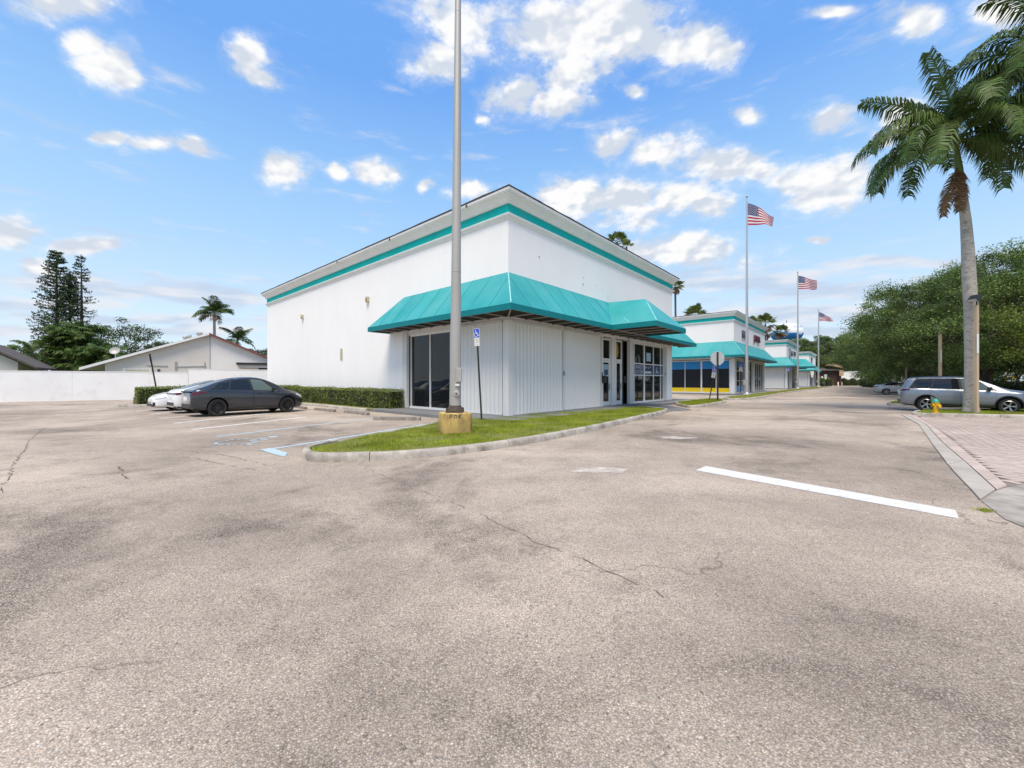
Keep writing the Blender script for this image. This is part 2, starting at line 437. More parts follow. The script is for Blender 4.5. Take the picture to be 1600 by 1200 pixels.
M['rim'] = mat('alloy_rim', (0.46, 0.46, 0.47), 0.3, 0.9, var=0.05)
M['rimdark'] = mat('black_rim', (0.035, 0.035, 0.038), 0.3, 0.6, var=0.05)
M['redlens'] = mat('red_lens', (0.09, 0.006, 0.010), 0.15, var=0.1, spec=0.6)
M['orangelens'] = mat('orange_lens', (0.55, 0.13, 0.06), 0.2, var=0.1)
M['clearlens'] = mat('clear_lens', (0.55, 0.57, 0.58), 0.1, 0.2, var=0.1, vscale=20)
M['chrome'] = mat('bright_trim', (0.65, 0.66, 0.67), 0.15, 0.95, var=0.0)
M['dark_void'] = mat('wheel_well', (0.012, 0.012, 0.012), 0.95, var=0)
M['boundary'] = mat('boundary_wall_paint', (0.80, 0.80, 0.79), 0.9, var=0.04, vscale=0.6, dirt=(0.48, 0.47, 0.45), dscale=0.9, dlo=0.54, dhi=0.78, damt=0.45, bump=0.3, bscale=40, spec=0.2)
M['housewall'] = mat('house_stucco', (0.64, 0.59, 0.53), 0.9, var=0.04, vscale=0.7, spec=0.2)
M['housewhite'] = mat('house_white_stucco', (0.74, 0.71, 0.67), 0.9, var=0.04, vscale=0.7, spec=0.2)
M['barge'] = mat('white_barge_board', (0.74, 0.73, 0.71), 0.7, var=0.05)
M['redroof'] = mat('red_brown_shingle', (0.19, 0.07, 0.055), 0.9, var=0.25, vscale=8)
M['darkroof'] = mat('dark_shingle', (0.10, 0.085, 0.075), 0.9, var=0.25, vscale=6)
M['greyroof'] = mat('pale_roof', (0.50, 0.48, 0.46), 0.9, var=0.1, vscale=2)
M['bark'] = mat('brown_bark', (0.075, 0.058, 0.042), 0.95, var=0.3, vscale=5, bump=0.6, bscale=25, zstretch=0.4)
M['palmbark'] = mat('royal_palm_bark', (0.46, 0.42, 0.365), 0.9, var=0.14, vscale=1.6, bump=0.6, bscale=22, dirt=(0.16, 0.135, 0.11), dscale=5.0, dlo=0.50, dhi=0.66, damt=0.75, zstretch=2.6, spec=0.2, mottle2=0.16)
M['crownshaft'] = mat('green_crownshaft', (0.10, 0.15, 0.035), 0.5, var=0.2, vscale=3, zstretch=0.3)
M['frond'] = mat('palm_frond', (0.078, 0.125, 0.028), 0.5, var=0.30, vscale=1.2, island=0.40, transl=0.22, spec=0.25)
M['deadfrond'] = mat('dry_palm_frond', (0.16, 0.085, 0.032), 0.7, var=0.3, vscale=2, island=0.35, transl=0.15)
M['oakleaf'] = mat('oak_leaves', (0.112, 0.165, 0.036), 0.5, var=0.50, vscale=0.45, island=0.60, transl=0.25, spec=0.35, obj_rand=0.32)
M['limeleaf'] = mat('lime_leaves', (0.155, 0.200, 0.028), 0.5, var=0.30, vscale=0.6, island=0.35, transl=0.32, spec=0.3)
M['darkleaf'] = mat('dark_leaves', (0.068, 0.095, 0.032), 0.5, var=0.30, vscale=0.7, island=0.40, transl=0.20, spec=0.35, obj_rand=0.12)
M['pineleaf'] = mat('pine_needles', (0.062, 0.090, 0.042), 0.6, var=0.3, vscale=0.8, island=0.4, transl=0.10, spec=0.2)
M['hedgeleaf'] = mat('hedge_leaves', (0.160, 0.200, 0.028), 0.4, var=0.40, vscale=1.6, island=0.55, transl=0.22, spec=0.5)
M['hedgecore'] = mat('hedge_dark_core', (0.014, 0.018, 0.008), 0.95, var=0.3, vscale=8)  # for the solid dark cores added inside the hedges
M['fanleaf'] = mat('fan_palm_leaf', (0.125, 0.165, 0.040), 0.45, var=0.3, vscale=1.5, island=0.4, transl=0.2, spec=0.4)
M['grass'] = mat('lawn_blades', (0.30, 0.36, 0.032), 0.6, var=0.40, vscale=1.1, island=0.35, transl=0.35, spec=0.2, dirt=(0.42, 0.36, 0.12), dscale=1.6, dlo=0.48, dhi=0.70, damt=0.7)
M['soil'] = mat('lawn_soil', (0.17, 0.18, 0.035), 0.95, var=0.3, vscale=4, bump=0.6, bscale=40, dirt=(0.13, 0.11, 0.05), dscale=4)
M['hydrant'] = mat('hydrant_yellow', (0.70, 0.40, 0.015), 0.45, var=0.1, vscale=10)
M['hydrantcap'] = mat('hydrant_green', (0.02, 0.33, 0.24), 0.45, var=0.1)
M['timberpole'] = mat('tan_concrete_pole', (0.52, 0.395, 0.27), 0.85, var=0.12, vscale=1.5, zstretch=0.25, dirt=(0.30, 0.26, 0.20), dscale=3, bump=0.3, bscale=40)
M['tankwhite'] = mat('tank_white', (0.80, 0.82, 0.84), 0.5, var=0.03)
M['tankblue'] = mat('tank_blue', (0.03, 0.22, 0.62), 0.5, var=0.1, vscale=0.1)
M['winblue'] = mat('blue_window_film', (0.01, 0.235, 0.58), 0.25, var=0.08, vscale=1.0)
M['winyellow'] = mat('yellow_window_film', (0.82, 0.58, 0.01), 0.3, var=0.06, vscale=1.0)
M['bannerblue'] = mat('navy_banner', (0.035, 0.055, 0.12), 0.3, var=0.3, vscale=1.5)
M['bannerwhite'] = mat('banner_white', (0.62, 0.66, 0.72), 0.4, var=0.1)
M['poster'] = mat('pale_blue_poster', (0.35, 0.50, 0.62), 0.4, var=0.3, vscale=6)
M['gold'] = mat('ochre_sticker', (0.48, 0.29, 0.04), 0.4, var=0.3, vscale=9)
M['signletter'] = mat('dark_channel_letter', (0.09, 0.095, 0.11), 0.4, var=0.1)
M['plumletter'] = mat('plum_channel_letter', (0.09, 0.012, 0.035), 0.4, var=0.1)
M['flagred'] = mat('flag_red', (0.50, 0.012, 0.035), 0.8, var=0.06, transl=0.35)
M['flagwhite'] = mat('flag_white', (0.78, 0.77, 0.77), 0.8, var=0.03, transl=0.35)
M['flagblue'] = mat('flag_blue', (0.018, 0.035, 0.16), 0.8, var=0.06, transl=0.3)
M['alu'] = mat('brushed_pole', (0.55, 0.55, 0.55), 0.4, 0.6, var=0.05, vscale=2)
M['thatch'] = mat('tan_thatch', (0.42, 0.29, 0.17), 0.95, var=0.2, vscale=4, bump=0.5, bscale=10)
M['hutwood'] = mat('red_brown_wood', (0.05, 0.022, 0.017), 0.8, var=0.2, vscale=5)
M['mailbox'] = mat('navy_mailbox', (0.02, 0.045, 0.14), 0.4, var=0.1)
def car_paint(name, col, metal=0.5, rough=0.35): return mat(name, col, rough, metal, var=0.015, vscale=300, coat=1.0, spec=0.5)
M['p_grey'] = car_paint('midnight_grey_paint', (0.024, 0.028, 0.039), 0.30, 0.25)
M['p_white'] = car_paint('white_paint', (0.80, 0.80, 0.80), 0.0, 0.4)
M['p_silver'] = car_paint('silver_blue_paint', (0.25, 0.275, 0.31), 0.65, 0.35)
M['p_lightgrey'] = car_paint('pale_silver_paint', (0.50, 0.52, 0.55), 0.6, 0.35)
M['p_dark'] = car_paint('black_paint', (0.02, 0.02, 0.022), 0.2, 0.3)

# asphalt: old sun-bleached asphalt with exposed aggregate
def asphalt(name, base, coarse=True):
    m = bpy.data.materials.new(name); m.use_nodes = True
    t = m.node_tree; N = t.nodes; L = t.links; b = N['Principled BSDF']
    b.inputs['Roughness'].default_value = 0.92; b.inputs['Specular IOR Level'].default_value = 0.18
    co = N.new('ShaderNodeTexCoord').outputs['Object']
    def noise(sc, det=6.0, ro=0.6, vec=None, dist=0.0):
        n = N.new('ShaderNodeTexNoise'); n.inputs['Scale'].default_value = sc; n.inputs['Detail'].default_value = det; n.inputs['Roughness'].default_value = ro
        n.inputs['Distortion'].default_value = dist
        L.new(vec or co, n.inputs['Vector']); return n
    def mr(x, a, b_, c, d, sm=False):
        n = N.new('ShaderNodeMapRange'); n.interpolation_type = 'SMOOTHSTEP' if sm else 'LINEAR'; L.new(x, n.inputs[0])
        for i, v in enumerate((a, b_, c, d)): n.inputs[i + 1].default_value = v
        return n.outputs[0]
    def mth(op, a, b_):
        n = N.new('ShaderNodeMath'); n.operation = op
        for i, q in enumerate((a, b_)):
            if isinstance(q, (int, float)): n.inputs[i].default_value = q
            else: L.new(q, n.inputs[i])
        return n.outputs[0]
    def vor(sc, feat='F1', vec=None):
        n = N.new('ShaderNodeTexVoronoi'); n.feature = feat; n.inputs['Scale'].default_value = sc; L.new(vec or co, n.inputs['Vector']); return n
    def mixc(f, a, b_, blend='MIX'):
        n = N.new('ShaderNodeMix'); n.data_type = 'RGBA'; n.blend_type = blend
        for i, q in zip((0, 6, 7), (f, a, b_)):
            if isinstance(q, (int, float, tuple)): n.inputs[i].default_value = q
            else: L.new(q, n.inputs[i])
        return n.outputs[2]
    big = noise(0.16, 5, 0.55, dist=0.6).outputs['Fac']
    mid = noise(0.55, 6, 0.6, dist=0.4).outputs['Fac']
    sml = noise(5.0, 5, 0.65).outputs['Fac']
    mp = N.new('ShaderNodeMapping'); mp.inputs['Rotation'].default_value = (0, 0, -TH); mp.inputs['Scale'].default_value = (0.22, 1.3, 1); L.new(co, mp.inputs[0])
    strk = noise(0.7, 5, 0.6, vec=mp.outputs[0]).outputs['Fac']
    f = mth('MULTIPLY', mr(big, 0.34, 0.62, 0.76, 1.12, True), mr(mid, 0.30, 0.66, 0.88, 1.10))
    f = mth('MULTIPLY', f, mr(strk, 0.3, 0.7, 0.92, 1.08))
    f = mth('MULTIPLY', f, mr(sml, 0.25, 0.75, 0.90, 1.10))
    # dark worn patches where the binder shows
    wear = noise(0.30, 7, 0.62, dist=1.0).outputs['Fac']
    # where the lot is known to be worn down to the dark binder
    spot = None
    for (px, py, rad) in ((400,835,2.0),(640,790,0.9),(240,800,1.6),(80,940,0.9),(1350,1060,0.75),(1560,1180,0.6),(1480,870,0.9)):
        c_ = at(px, py); vs_ = N.new('ShaderNodeVectorMath'); vs_.operation = 'DISTANCE'; L.new(co, vs_.inputs[0]); vs_.inputs[1].default_value = c_
        q = mr(vs_.outputs['Value'], 0.0, rad * 1.6, 0.085, 0.0); spot = q if spot is None else mth('MAXIMUM', spot, q)
    wear = mth('ADD', mth('SUBTRACT', wear, 0.03), spot)
    wear = mth('ADD', wear, mr(noise(2.3, 6, 0.65).outputs['Fac'], 0.2, 0.8, -0.10, 0.10))
    patch = mr(wear, 0.46, 0.68, 0.0, 1.0, True)
    f = mth('MULTIPLY', f, mr(patch, 0, 1, 1.02, 0.87))
    # stones
    v1 = vor(105.0); v2 = vor(260.0)
    sepc = N.new('ShaderNodeSeparateColor'); L.new(v1.outputs['Color'], sepc.inputs[0])
    stone = mth('MULTIPLY', mr(sepc.outputs[0], 0.0, 0.22, 0.62, 0.98), mr(sepc.outputs[0], 0.80, 1.0, 1.0, 1.42))
    gap = mr(v1.outputs['Distance'], 0.28, 0.66, 1.04, 0.66)
    gap = mth('SUBTRACT', gap, mth('MULTIPLY', patch, mr(v1.outputs['Distance'], 0.25, 0.55, 0.0, 0.36)))
    sepd = N.new('ShaderNodeSeparateColor'); L.new(v2.outputs['Color'], sepd.inputs[0])
    fine = mr(sepd.outputs[1], 0, 1, 0.80, 1.18)
    agg = mth('MULTIPLY', mth('MULTIPLY', stone, gap), fine)
    agg = mth('MULTIPLY', agg, 1.27)
    grit = noise(34.0, 6, 0.7).outputs['Fac']
    agg = mth('MULTIPLY', agg, mr(grit, 0.30, 0.68, 0.90, 1.07))
    pits = vor(23.0); psep = N.new('ShaderNodeSeparateColor'); L.new(pits.outputs['Color'], psep.inputs[0])
    pit = mth('MULTIPLY', mr(pits.outputs['Distance'], 0.10, 0.26, 1.0, 0.0), mr(psep.outputs[0], 0.72, 0.80, 0.0, 1.0))
    agg = mth('MULTIPLY', agg, mr(pit, 0, 1, 1.0, 0.55))
    f = mth('MULTIPLY', f, agg)
    # bright and rusty chips
    col = mixc(mr(sepc.outputs[1], 0.90, 0.96, 0.0, 0.55), (*base, 1), (0.52, 0.47, 0.41, 1))
    col = mixc(mr(sepc.outputs[2], 0.95, 0.98, 0.0, 0.5), col, (0.30, 0.19, 0.11, 1))
    hs = N.new('ShaderNodeHueSaturation'); L.new(col, hs.inputs['Color']); L.new(f, hs.inputs['Value'])
    col = hs.outputs[0]
    # cracks
    wob = noise(0.9, 4, 0.6)
    vm = N.new('ShaderNodeVectorMath'); vm.operation = 'MULTIPLY_ADD'
    L.new(wob.outputs['Color'], vm.inputs[0]); vm.inputs[1].default_value = (1.6, 1.6, 0); L.new(co, vm.inputs[2])
    cr1 = vor(0.17, 'DISTANCE_TO_EDGE', vm.outputs[0]).outputs['Distance']
    cr2 = vor(0.55, 'DISTANCE_TO_EDGE', vm.outputs[0]).outputs['Distance']
    cm1 = mr(noise(0.35, 3).outputs['Fac'], 0.47, 0.60, 0, 1)
    cm2 = mr(noise(0.22, 3).outputs['Fac'], 0.56, 0.66, 0, 1)
    crk = mth('MAXIMUM', mth('MULTIPLY', mr(cr1, 0.0008, 0.0026, 0.5, 0), cm1), mth('MULTIPLY', mr(cr2, 0.002, 0.006, 0.5, 0), cm2))
    col = mixc(crk, col, (0.055, 0.046, 0.040, 1))
    L.new(col, b.inputs['Base Color'])
    h = mth('ADD', mth('MULTIPLY', mr(v1.outputs['Distance'], 0.1, 0.65, 1, 0), 0.7), mth('MULTIPLY', sepc.outputs[0], 0.5))
    h = mth('SUBTRACT', h, mth('MULTIPLY', crk, 1.5))
    bn = N.new('ShaderNodeBump'); bn.inputs['Strength'].default_value = 0.8; bn.inputs['Distance'].default_value = 0.006
    L.new(h, bn.inputs['Height']); L.new(bn.outputs[0], b.inputs['Normal'])
    return m
M['asphalt'] = asphalt('sun_bleached_asphalt', (0.408, 0.342, 0.278))
M['street'] = mat('pale_street', (0.42, 0.39, 0.36), 0.9, var=0.12, vscale=0.3, spec=0.2)
M['ground'] = mat('dry_grass_ground', (0.10, 0.12, 0.04), 0.95, var=0.3, vscale=0.2, dirt=(0.17, 0.15, 0.09), dscale=0.3)
# ================================================================== the ground
def sheet(name, pts, z, m, label=None, kind='structure', parent=None, thick=0.0):
    mb = MB()
    if thick: mb.prism([(p[0], p[1], z - thick) for p in pts], (0, 0, thick))
    else: mb.add([(p[0], p[1], z) for p in pts], [tuple(range(len(pts)))])
    o = mb.build(name, m, parent)
    if label: tag(o, label, kind=kind)
    return o
sheet('ground', [(-2500,-2500),(2500,-2500),(2500,2500),(-2500,2500)], -0.03, M['ground'], 'dry grassy ground reaching to the horizon')
lot = [bl(-60,-19.6), bl(210,-19.6), bl(210,70), bl(-90,70), bl(-90,-19.6)]
sheet('parking_lot', [bl(-70,-60), bl(-1.5,-60), bl(-1.5,-19.6), bl(210,-19.6), bl(210,40), bl(-70,40)], 0.0, M['asphalt'], 'sun bleached asphalt parking lot and driveway')
sheet('street', [bl(-1.0,-34), bl(400,-34), bl(400,-90), bl(-1.0,-90)], -0.01, M['street'], 'pale wide street beyond the hedge and oaks')

# painted marks
def stripe(name, p, q, w, m, label, cat='road marking', group=None, z=0.004):
    p, q = Vector(p), Vector(q); d = (q - p); d.z = 0; d.normalize(); nrm = Vector((-d.y, d.x, 0)) * w / 2
    o = sheet(name, [p - nrm, q - nrm, q + nrm, p + nrm], z, m)
    return tag(o, label, cat, group)
o = sheet('stop_bar', [at(1087,735), at(1498,810.5), at(1493,797.5), at(1103,728.5)], 0.004, M['white_line'])
tag(o, 'wide fresh white stop bar painted across the driveway', 'road marking')
gl = 'white lines between the parking stalls'
stripe('stall_line', at(300,671.3), at(478,651.6), 0.15, M['worn_line'], 'worn white stall line next to the pale blue line', group=gl)
stripe('stall_line', at(272,661.5), at(430,644.8), 0.15, M['worn_line'], 'worn white stall line just in front of the dark grey car', group=gl)
stripe('stall_line', at(249,654), at(425,638.6), 0.14, M['worn_line'], 'white stall line running under the dark grey car', group=gl)
stripe('stall_line', at(234,647.6), at(370,634.6), 0.14, M['worn_line'], 'white stall line beside the small white car showing its tail light', group=gl)
stripe('stall_line', at(212,642.6), at(320,633), 0.14, M['worn_line'], 'short white stall line in front of the white sedan nose', group=gl)
stripe('accessible_stall_line', at(338,682.6), at(590,652.2), 0.12, M['blue_line'], 'pale blue line on the far side of the accessible stall', group='pale blue lines of the accessible stall')
stripe('accessible_stall_line', at(425,701.5), at(688,659.6), 0.12, M['blue_line'], 'pale blue line beside the grass island kerb', group='pale blue lines of the accessible stall')
o = sheet('accessible_stall_corner', [at(406,703), at(424,700.4), at(449,708.3), at(446,713.2), at(436,712.6)], 0.0045 + 0.004, M['blue_line'])
tag(o, 'short thick pale blue corner mark at the island tip', 'road marking')

def wheelchair(w=1.0, th=0.07, d=0.002):
    """international access symbol as flat ribbons in x-y, about 1 high"""
    mb = MB()
    def rib(pts):
        for p, q in zip(pts[:-1], pts[1:]):
            p, q = Vector((*p, 0)), Vector((*q, 0)); dd = (q - p).normalized(); n_ = Vector((-dd.y, dd.x, 0)) * th / 2
            p = p - dd * th * 0.2; q = q + dd * th * 0.2
            mb.add([p - n_, q - n_, q + n_, p + n_], [(0, 1, 2, 3)])
    arc = [(-0.05 + 0.29 * math.cos(t), -0.18 + 0.29 * math.sin(t)) for t in np.linspace(R(120), R(345), 14)]
    rib(arc)
    rib([(-0.06, 0.30), (0.0, -0.04), (0.22, -0.04), (0.36, -0.34), (0.45, -0.30)])
    rib([(-0.03, 0.14), (0.18, 0.14)])
    cx, cy = -0.07, 0.42
    mb.add([(cx + 0.075 * math.cos(t), cy + 0.075 * math.sin(t), 0) for t in np.linspace(0, 2 * math.pi, 12, endpoint=False)], [tuple(range(12))])
    return mb
o = wheelchair(th=0.042).build('accessible_symbol', M['blue_line'])
c0 = at(393, 688); dirv = (at(590,652.2) - at(338,682.6)).normalized()
o.matrix_world = Matrix.Translation((c0.x, c0.y, 0.005)) @ Matrix.Rotation(math.atan2(dirv.y, dirv.x) - R(90), 4, 'Z') @ Matrix.Scale(1.55, 4)
tag(o, 'faded pale blue wheelchair symbol painted in the accessible stall', 'road marking')
def crack(px_pts, w, label, seed):
    rr = random.Random(seed); pts = [at(*p) for p in px_pts]; fine = [pts[0]]
    for q in pts[1:]:
        a = fine[-1]; n = max(1, int((q - a).length / 0.10))
        for k in range(1, n + 1): fine.append(a.lerp(q, k / n) + Vector((rr.gauss(0, 0.018), rr.gauss(0, 0.018), 0)))
    mb = MB()
    for a, b in zip(fine[:-1], fine[1:]):
        if rr.random() < 0.22: continue
        d = (b - a).normalized(); n_ = Vector((-d.y, d.x, 0)) * w * rr.uniform(0.3, 1.2) / 2; z = Vector((0, 0, 0.003))
        mb.add([a - n_ + z, b - n_ + z, b + n_ + z, a + n_ + z], [(0, 1, 2, 3)])
    o = mb.build('asphalt_crack', M['crack']); tag(o, label, kind='stuff')
crack([(575,733),(650,764),(740,799),(830,843),(900,868),(1000,914),(1062,944)], 0.012, 'long broken seam crack running from the island into the foreground', 1)
crack([(0,772),(22,735),(45,690),(70,668)], 0.02, 'crack along the left edge of the lot', 2)
crack([(184,729),(200,748)], 0.03, 'short saw cut crack left of the accessible stall', 3)
crack([(248,717),(290,714),(335,722),(400,735)], 0.02, 'meandering crack in front of the accessible stall', 4)
crack([(300,705),(360,713),(420,728)], 0.02, 'crack beside the faded wheelchair symbol', 5)
# light patches and old repairs in the asphalt
for k, (px, py, s, lab) in enumerate([(938,735,0.42,'pale dried cement smear on the asphalt left of the stop bar'), (1058,684,0.35,'pale paint smear on the driveway beyond the island end')]):
    c0 = at(px, py); n = 15
    pts = [(c0.x + s * (1 + 0.5 * random.uniform(-1, 1)) * math.cos(t) * 1.3, c0.y + s * 0.6 * (1 + 0.5 * random.uniform(-1, 1)) * math.sin(t)) for t in np.linspace(0, 2 * math.pi, n, endpoint=False)]
    tag(sheet('cement_smear', pts, 0.004, M['smear']), lab, 'stain')

# ================================================================== kerbs and lawns
def smooth_line(pts, step=0.25, it=2, closed=False):
    pts = [Vector((p[0], p[1], 0)) for p in pts]
    for _ in range(it):
        new = [] if closed else [pts[0]]
        rngi = range(len(pts)) if closed else range(len(pts) - 1)
        for i in rngi:
            a, b = pts[i], pts[(i + 1) % len(pts)]
            new += [a.lerp(b, 0.25), a.lerp(b, 0.75)]
        if not closed: new.append(pts[-1])
        pts = new
    out = [pts[0]]; seq = pts[1:] + ([pts[0]] if closed else [])
    for q in seq:
        while (q - out[-1]).length > step: out.append(out[-1] + (q - out[-1]).normalized() * step)
    return out
def kerb(line, label, inside, w=0.16, h=0.15, seg=3.0, m=None, gap=0.012):
    """line: outer foot of the kerb; inside=+1 puts the kerb to the left of the walking direction"""
    root = tag(empty('kerb', (0, 0, 0)), label, kind='structure')
    prof = [(0, -0.02), (0.012, h * 0.55), (0.03, h * 0.86), (0.06, h), (w - 0.02, h), (w, h - 0.015), (w, -0.02)]
    d = [0.0]
    for a, b in zip(line[:-1], line[1:]): d.append(d[-1] + (b - a).length)
    nseg = max(1, round(d[-1] / seg)); L = d[-1] / nseg
    def pos(s):
        i = min(max(int(np.searchsorted(d, s)) - 1, 0), len(line) - 2)
        t = (s - d[i]) / max(d[i + 1] - d[i], 1e-6); p = line[i].lerp(line[i + 1], t)
        i0, i1 = max(i - 1, 0), min(i + 2, len(line) - 1)
        tn = (line[i1] - line[i0]).normalized()
        return p, Vector((-tn.y, tn.x, 0)) * inside
    for k in range(nseg):
        s0, s1 = k * L + gap / 2, (k + 1) * L - gap / 2
        n = max(2, int((s1 - s0) / 0.22)); mb = MB(); m_ = len(prof)
        jit = random.uniform(-0.008, 0.008)
        for i in range(n + 1):
            p, nn = pos(s0 + (s1 - s0) * i / n)
            for (o_, z) in prof: mb.v.append((p.x + nn.x * o_, p.y + nn.y * o_, z + (jit if z > 0.02 else 0)))
        for i in range(n):
            for j in range(m_ - 1):
                mb.f.append((i*m_+j, i*m_+j+1, (i+1)*m_+j+1, (i+1)*m_+j)); mb.m.append(0)
        mb.f.append(tuple(range(m_))); mb.m.append(0); mb.f.append(tuple(n*m_ + j for j in reversed(range(m_)))); mb.m.append(0)
        mb.build('kerb_stone', m or M['kerb'], root, smooth=50)
    return root
def in_poly(px, py, poly):
    inside = np.zeros(len(px), bool); n = len(poly)
    for i in range(n):
        x0, y0 = poly[i][0], poly[i][1]; x1, y1 = poly[(i + 1) % n][0], poly[(i + 1) % n][1]
        c = ((y0 > py) != (y1 > py)) & (px < (x1 - x0) * (py - y0) / (y1 - y0 + 1e-12) + x0)
        inside ^= c
    return inside
def grass_blades(name, poly, z, n, h, label, w=0.012):
    P_ = np.array([(p[0], p[1]) for p in poly]); lo, hi = P_.min(0), P_.max(0)
    xs = rng.uniform(lo[0], hi[0], n * 4); ys = rng.uniform(lo[1], hi[1], n * 4)
    k = in_poly(xs, ys, P_); xs, ys = xs[k][:n], ys[k][:n]; m = len(xs)
    a = rng.uniform(0, 2 * np.pi, m); lean = rng.uniform(0.2, 1.1, m); la = rng.uniform(0, 2 * np.pi, m)
    clump = 0.65 + 0.55 * np.sin(xs * 2.1 + 1.3 * np.sin(ys * 1.7)) * np.sin(ys * 2.7 + xs) + rng.uniform(-0.2, 0.35, m)
    hh = h * np.clip(clump, 0.22, 1.6); ww = w * rng.uniform(0.6, 1.3, m)
    base = np.stack([xs, ys, np.full(m, z)], 1); side = np.stack([np.cos(a), np.sin(a), np.zeros(m)], 1) * ww[:, None] / 2
    tip = base + np.stack([np.cos(la) * lean * hh, np.sin(la) * lean * hh, hh], 1)
    v = np.empty((m * 3, 3)); v[0::3] = base - side; v[1::3] = base + side; v[2::3] = tip
    f = np.arange(m * 3).reshape(m, 3)
    return tag(np_mesh(name, v, f, M['grass']), label, kind='stuff')

# --- island in front of the near store
front = [at(*q) for q in ((474,712),(484,721.5),(520,722.3),(600,719.5),(680,713.5),(760,704),(840,691.5),(920,675),(985,659.5),(1043,645.5))]
back = [at(1043,645.5), at(1030,643), at(998,638.5), at(870,648), at(735,658.5), at(690,664), at(600,681), at(515,697), at(480,705.5), at(474,712)]
outline = [Vector(p) for p in front] + [Vector(p) for p in back[1:-1]]
kfront = smooth_line([at(520,697.2), at(492,702.8), at(473,708.5), at(468,714.5), at(478,721.5), at(505,723.3), at(600,720.5), at(680,714.3), at(760,704.6), at(840,692), at(920,675.5), at(985,659.8), at(1043,645.8), at(1046,643), at(1028,641.2), at(998,637.6)], 0.15, 3)
kerb(kfront, 'pale concrete kerb round the near grass island', +1, h=0.16, seg=3.2)
kback = smooth_line([at(521,697), at(600,681.7), at(690,663.5)], 0.3, 1)
kerb(kback, 'low kerb between the grass island and the blue line', -1, w=0.12, h=0.10, seg=3)
isl = [Vector((p.x, p.y, 0)) for p in kfront] + [Vector((p.x, p.y, 0)) for p in [at(870,648), at(735,658.5), at(690,663.5), at(600,681)]]
def shrink(poly, d):
    n = len(poly); out = []; area = sum(poly[i].x * poly[(i+1)%n].y - poly[(i+1)%n].x * poly[i].y for i in range(n))
    s = 1 if area > 0 else -1
    for i in range(n):
        t = (poly[(i+1)%n] - poly[i-1]).normalized(); out.append(poly[i] + Vector((-t.y, t.x, 0)) * d * s)
    return out
isl_in = shrink(isl, 0.10)
sheet('lawn', isl_in, 0.105, M['soil'], 'lawn soil of the near island')
grass_blades('lawn_grass', isl_in, 0.10, 90000, 0.062, 'bright green grass on the near island')

# --- walkways round the near store
ww = [bl(-1.75,7.6), bl(-1.75,0.2), bl(-1.55,-1.55), bl(19.4,-1.55), bl(19.4,0.3), bl(0.3,0.3), bl(0.3,7.6)]
sheet('walkway', ww, 0.12, M['walk'], 'dark grey painted walkway round the near store', thick=0.16)
sheet('walkway_ramp', [at(1000,637.8), at(1046,643.5), at(1079,640), at(1030,632)], 0.03, M['walk'], 'grey painted ramp between the two grass islands', thick=0.05)
hk = smooth_line([bl(-1.9,7.7), bl(-1.75,30)], 0.5, 0)
kerb(hk, 'dark stained kerb in front of the long hedge', -1, h=0.14, seg=3)
sheet('hedge_bed', [bl(-1.7,7.6), bl(-0.02,7.6), bl(-0.02,28.3), bl(-1.55,28.3)], 0.09, M['soil'], 'bare planting bed under the long hedge', thick=0.1)

# --- island with the back-turned octagonal sign
i2 = [at(1047,631), at(1079,639.5), at(1110,634), at(1137,629.5), at(1131,626.2), at(1108,624.6), at(1075,628)]
k2 = smooth_line(i2, 0.3, 2, True)
kerb(k2, 'dark stained kerb round the island with the octagonal sign', +1, seg=3)
g2 = shrink(k2, 0.12)
sheet('lawn', g2, 0.105, M['soil'], 'lawn soil of the octagonal sign island')
grass_blades('lawn_grass', g2, 0.10, 22000, 0.07, 'green grass under the octagonal sign', 0.02)
# --- long island with the flagpoles
i3 = [at(1128,622.4), at(1138,626.4), at(1181,624), at(1205,619), at(1226,614.6), at(1262,609.6), at(1283,607.5), at(1297,603.9), bl(110,-3), bl(110,-1.6), bl(70,-1.6), bl(36,-1.6), bl(32.5,-1.8)]
k3 = smooth_line(i3, 0.5, 1, True)
kerb(k3, 'kerb of the long grass strip with the flagpoles', +1, seg=6)
g3 = shrink(k3, 0.14)
sheet('lawn', g3, 0.105, M['soil'], 'lawn soil of the flagpole strip')
grass_blades('lawn_grass', g3, 0.10, 60000, 0.075, 'green grass round the flagpoles', 0.04)
for a0, lab in ((36.5,'second'), (75.5,'third'), (115.0,'farthest')):
    sheet('walkway', [bl(a0-1.7,9), bl(a0-1.7,-1.55), bl(a0+19.3,-1.55), bl(a0+19.3,0.3), bl(a0+0.3,0.3), bl(a0+0.3,9)], 0.12, M['walk'], 'grey walkway round the %s store' % lab, thick=0.14)
stripe('accessible_stall_line', at(1062,629.2), at(1112,622.2), 0.14, M['blue_line'], 'pale blue stall line beyond the octagonal sign island', group='pale blue lines of the accessible stall')

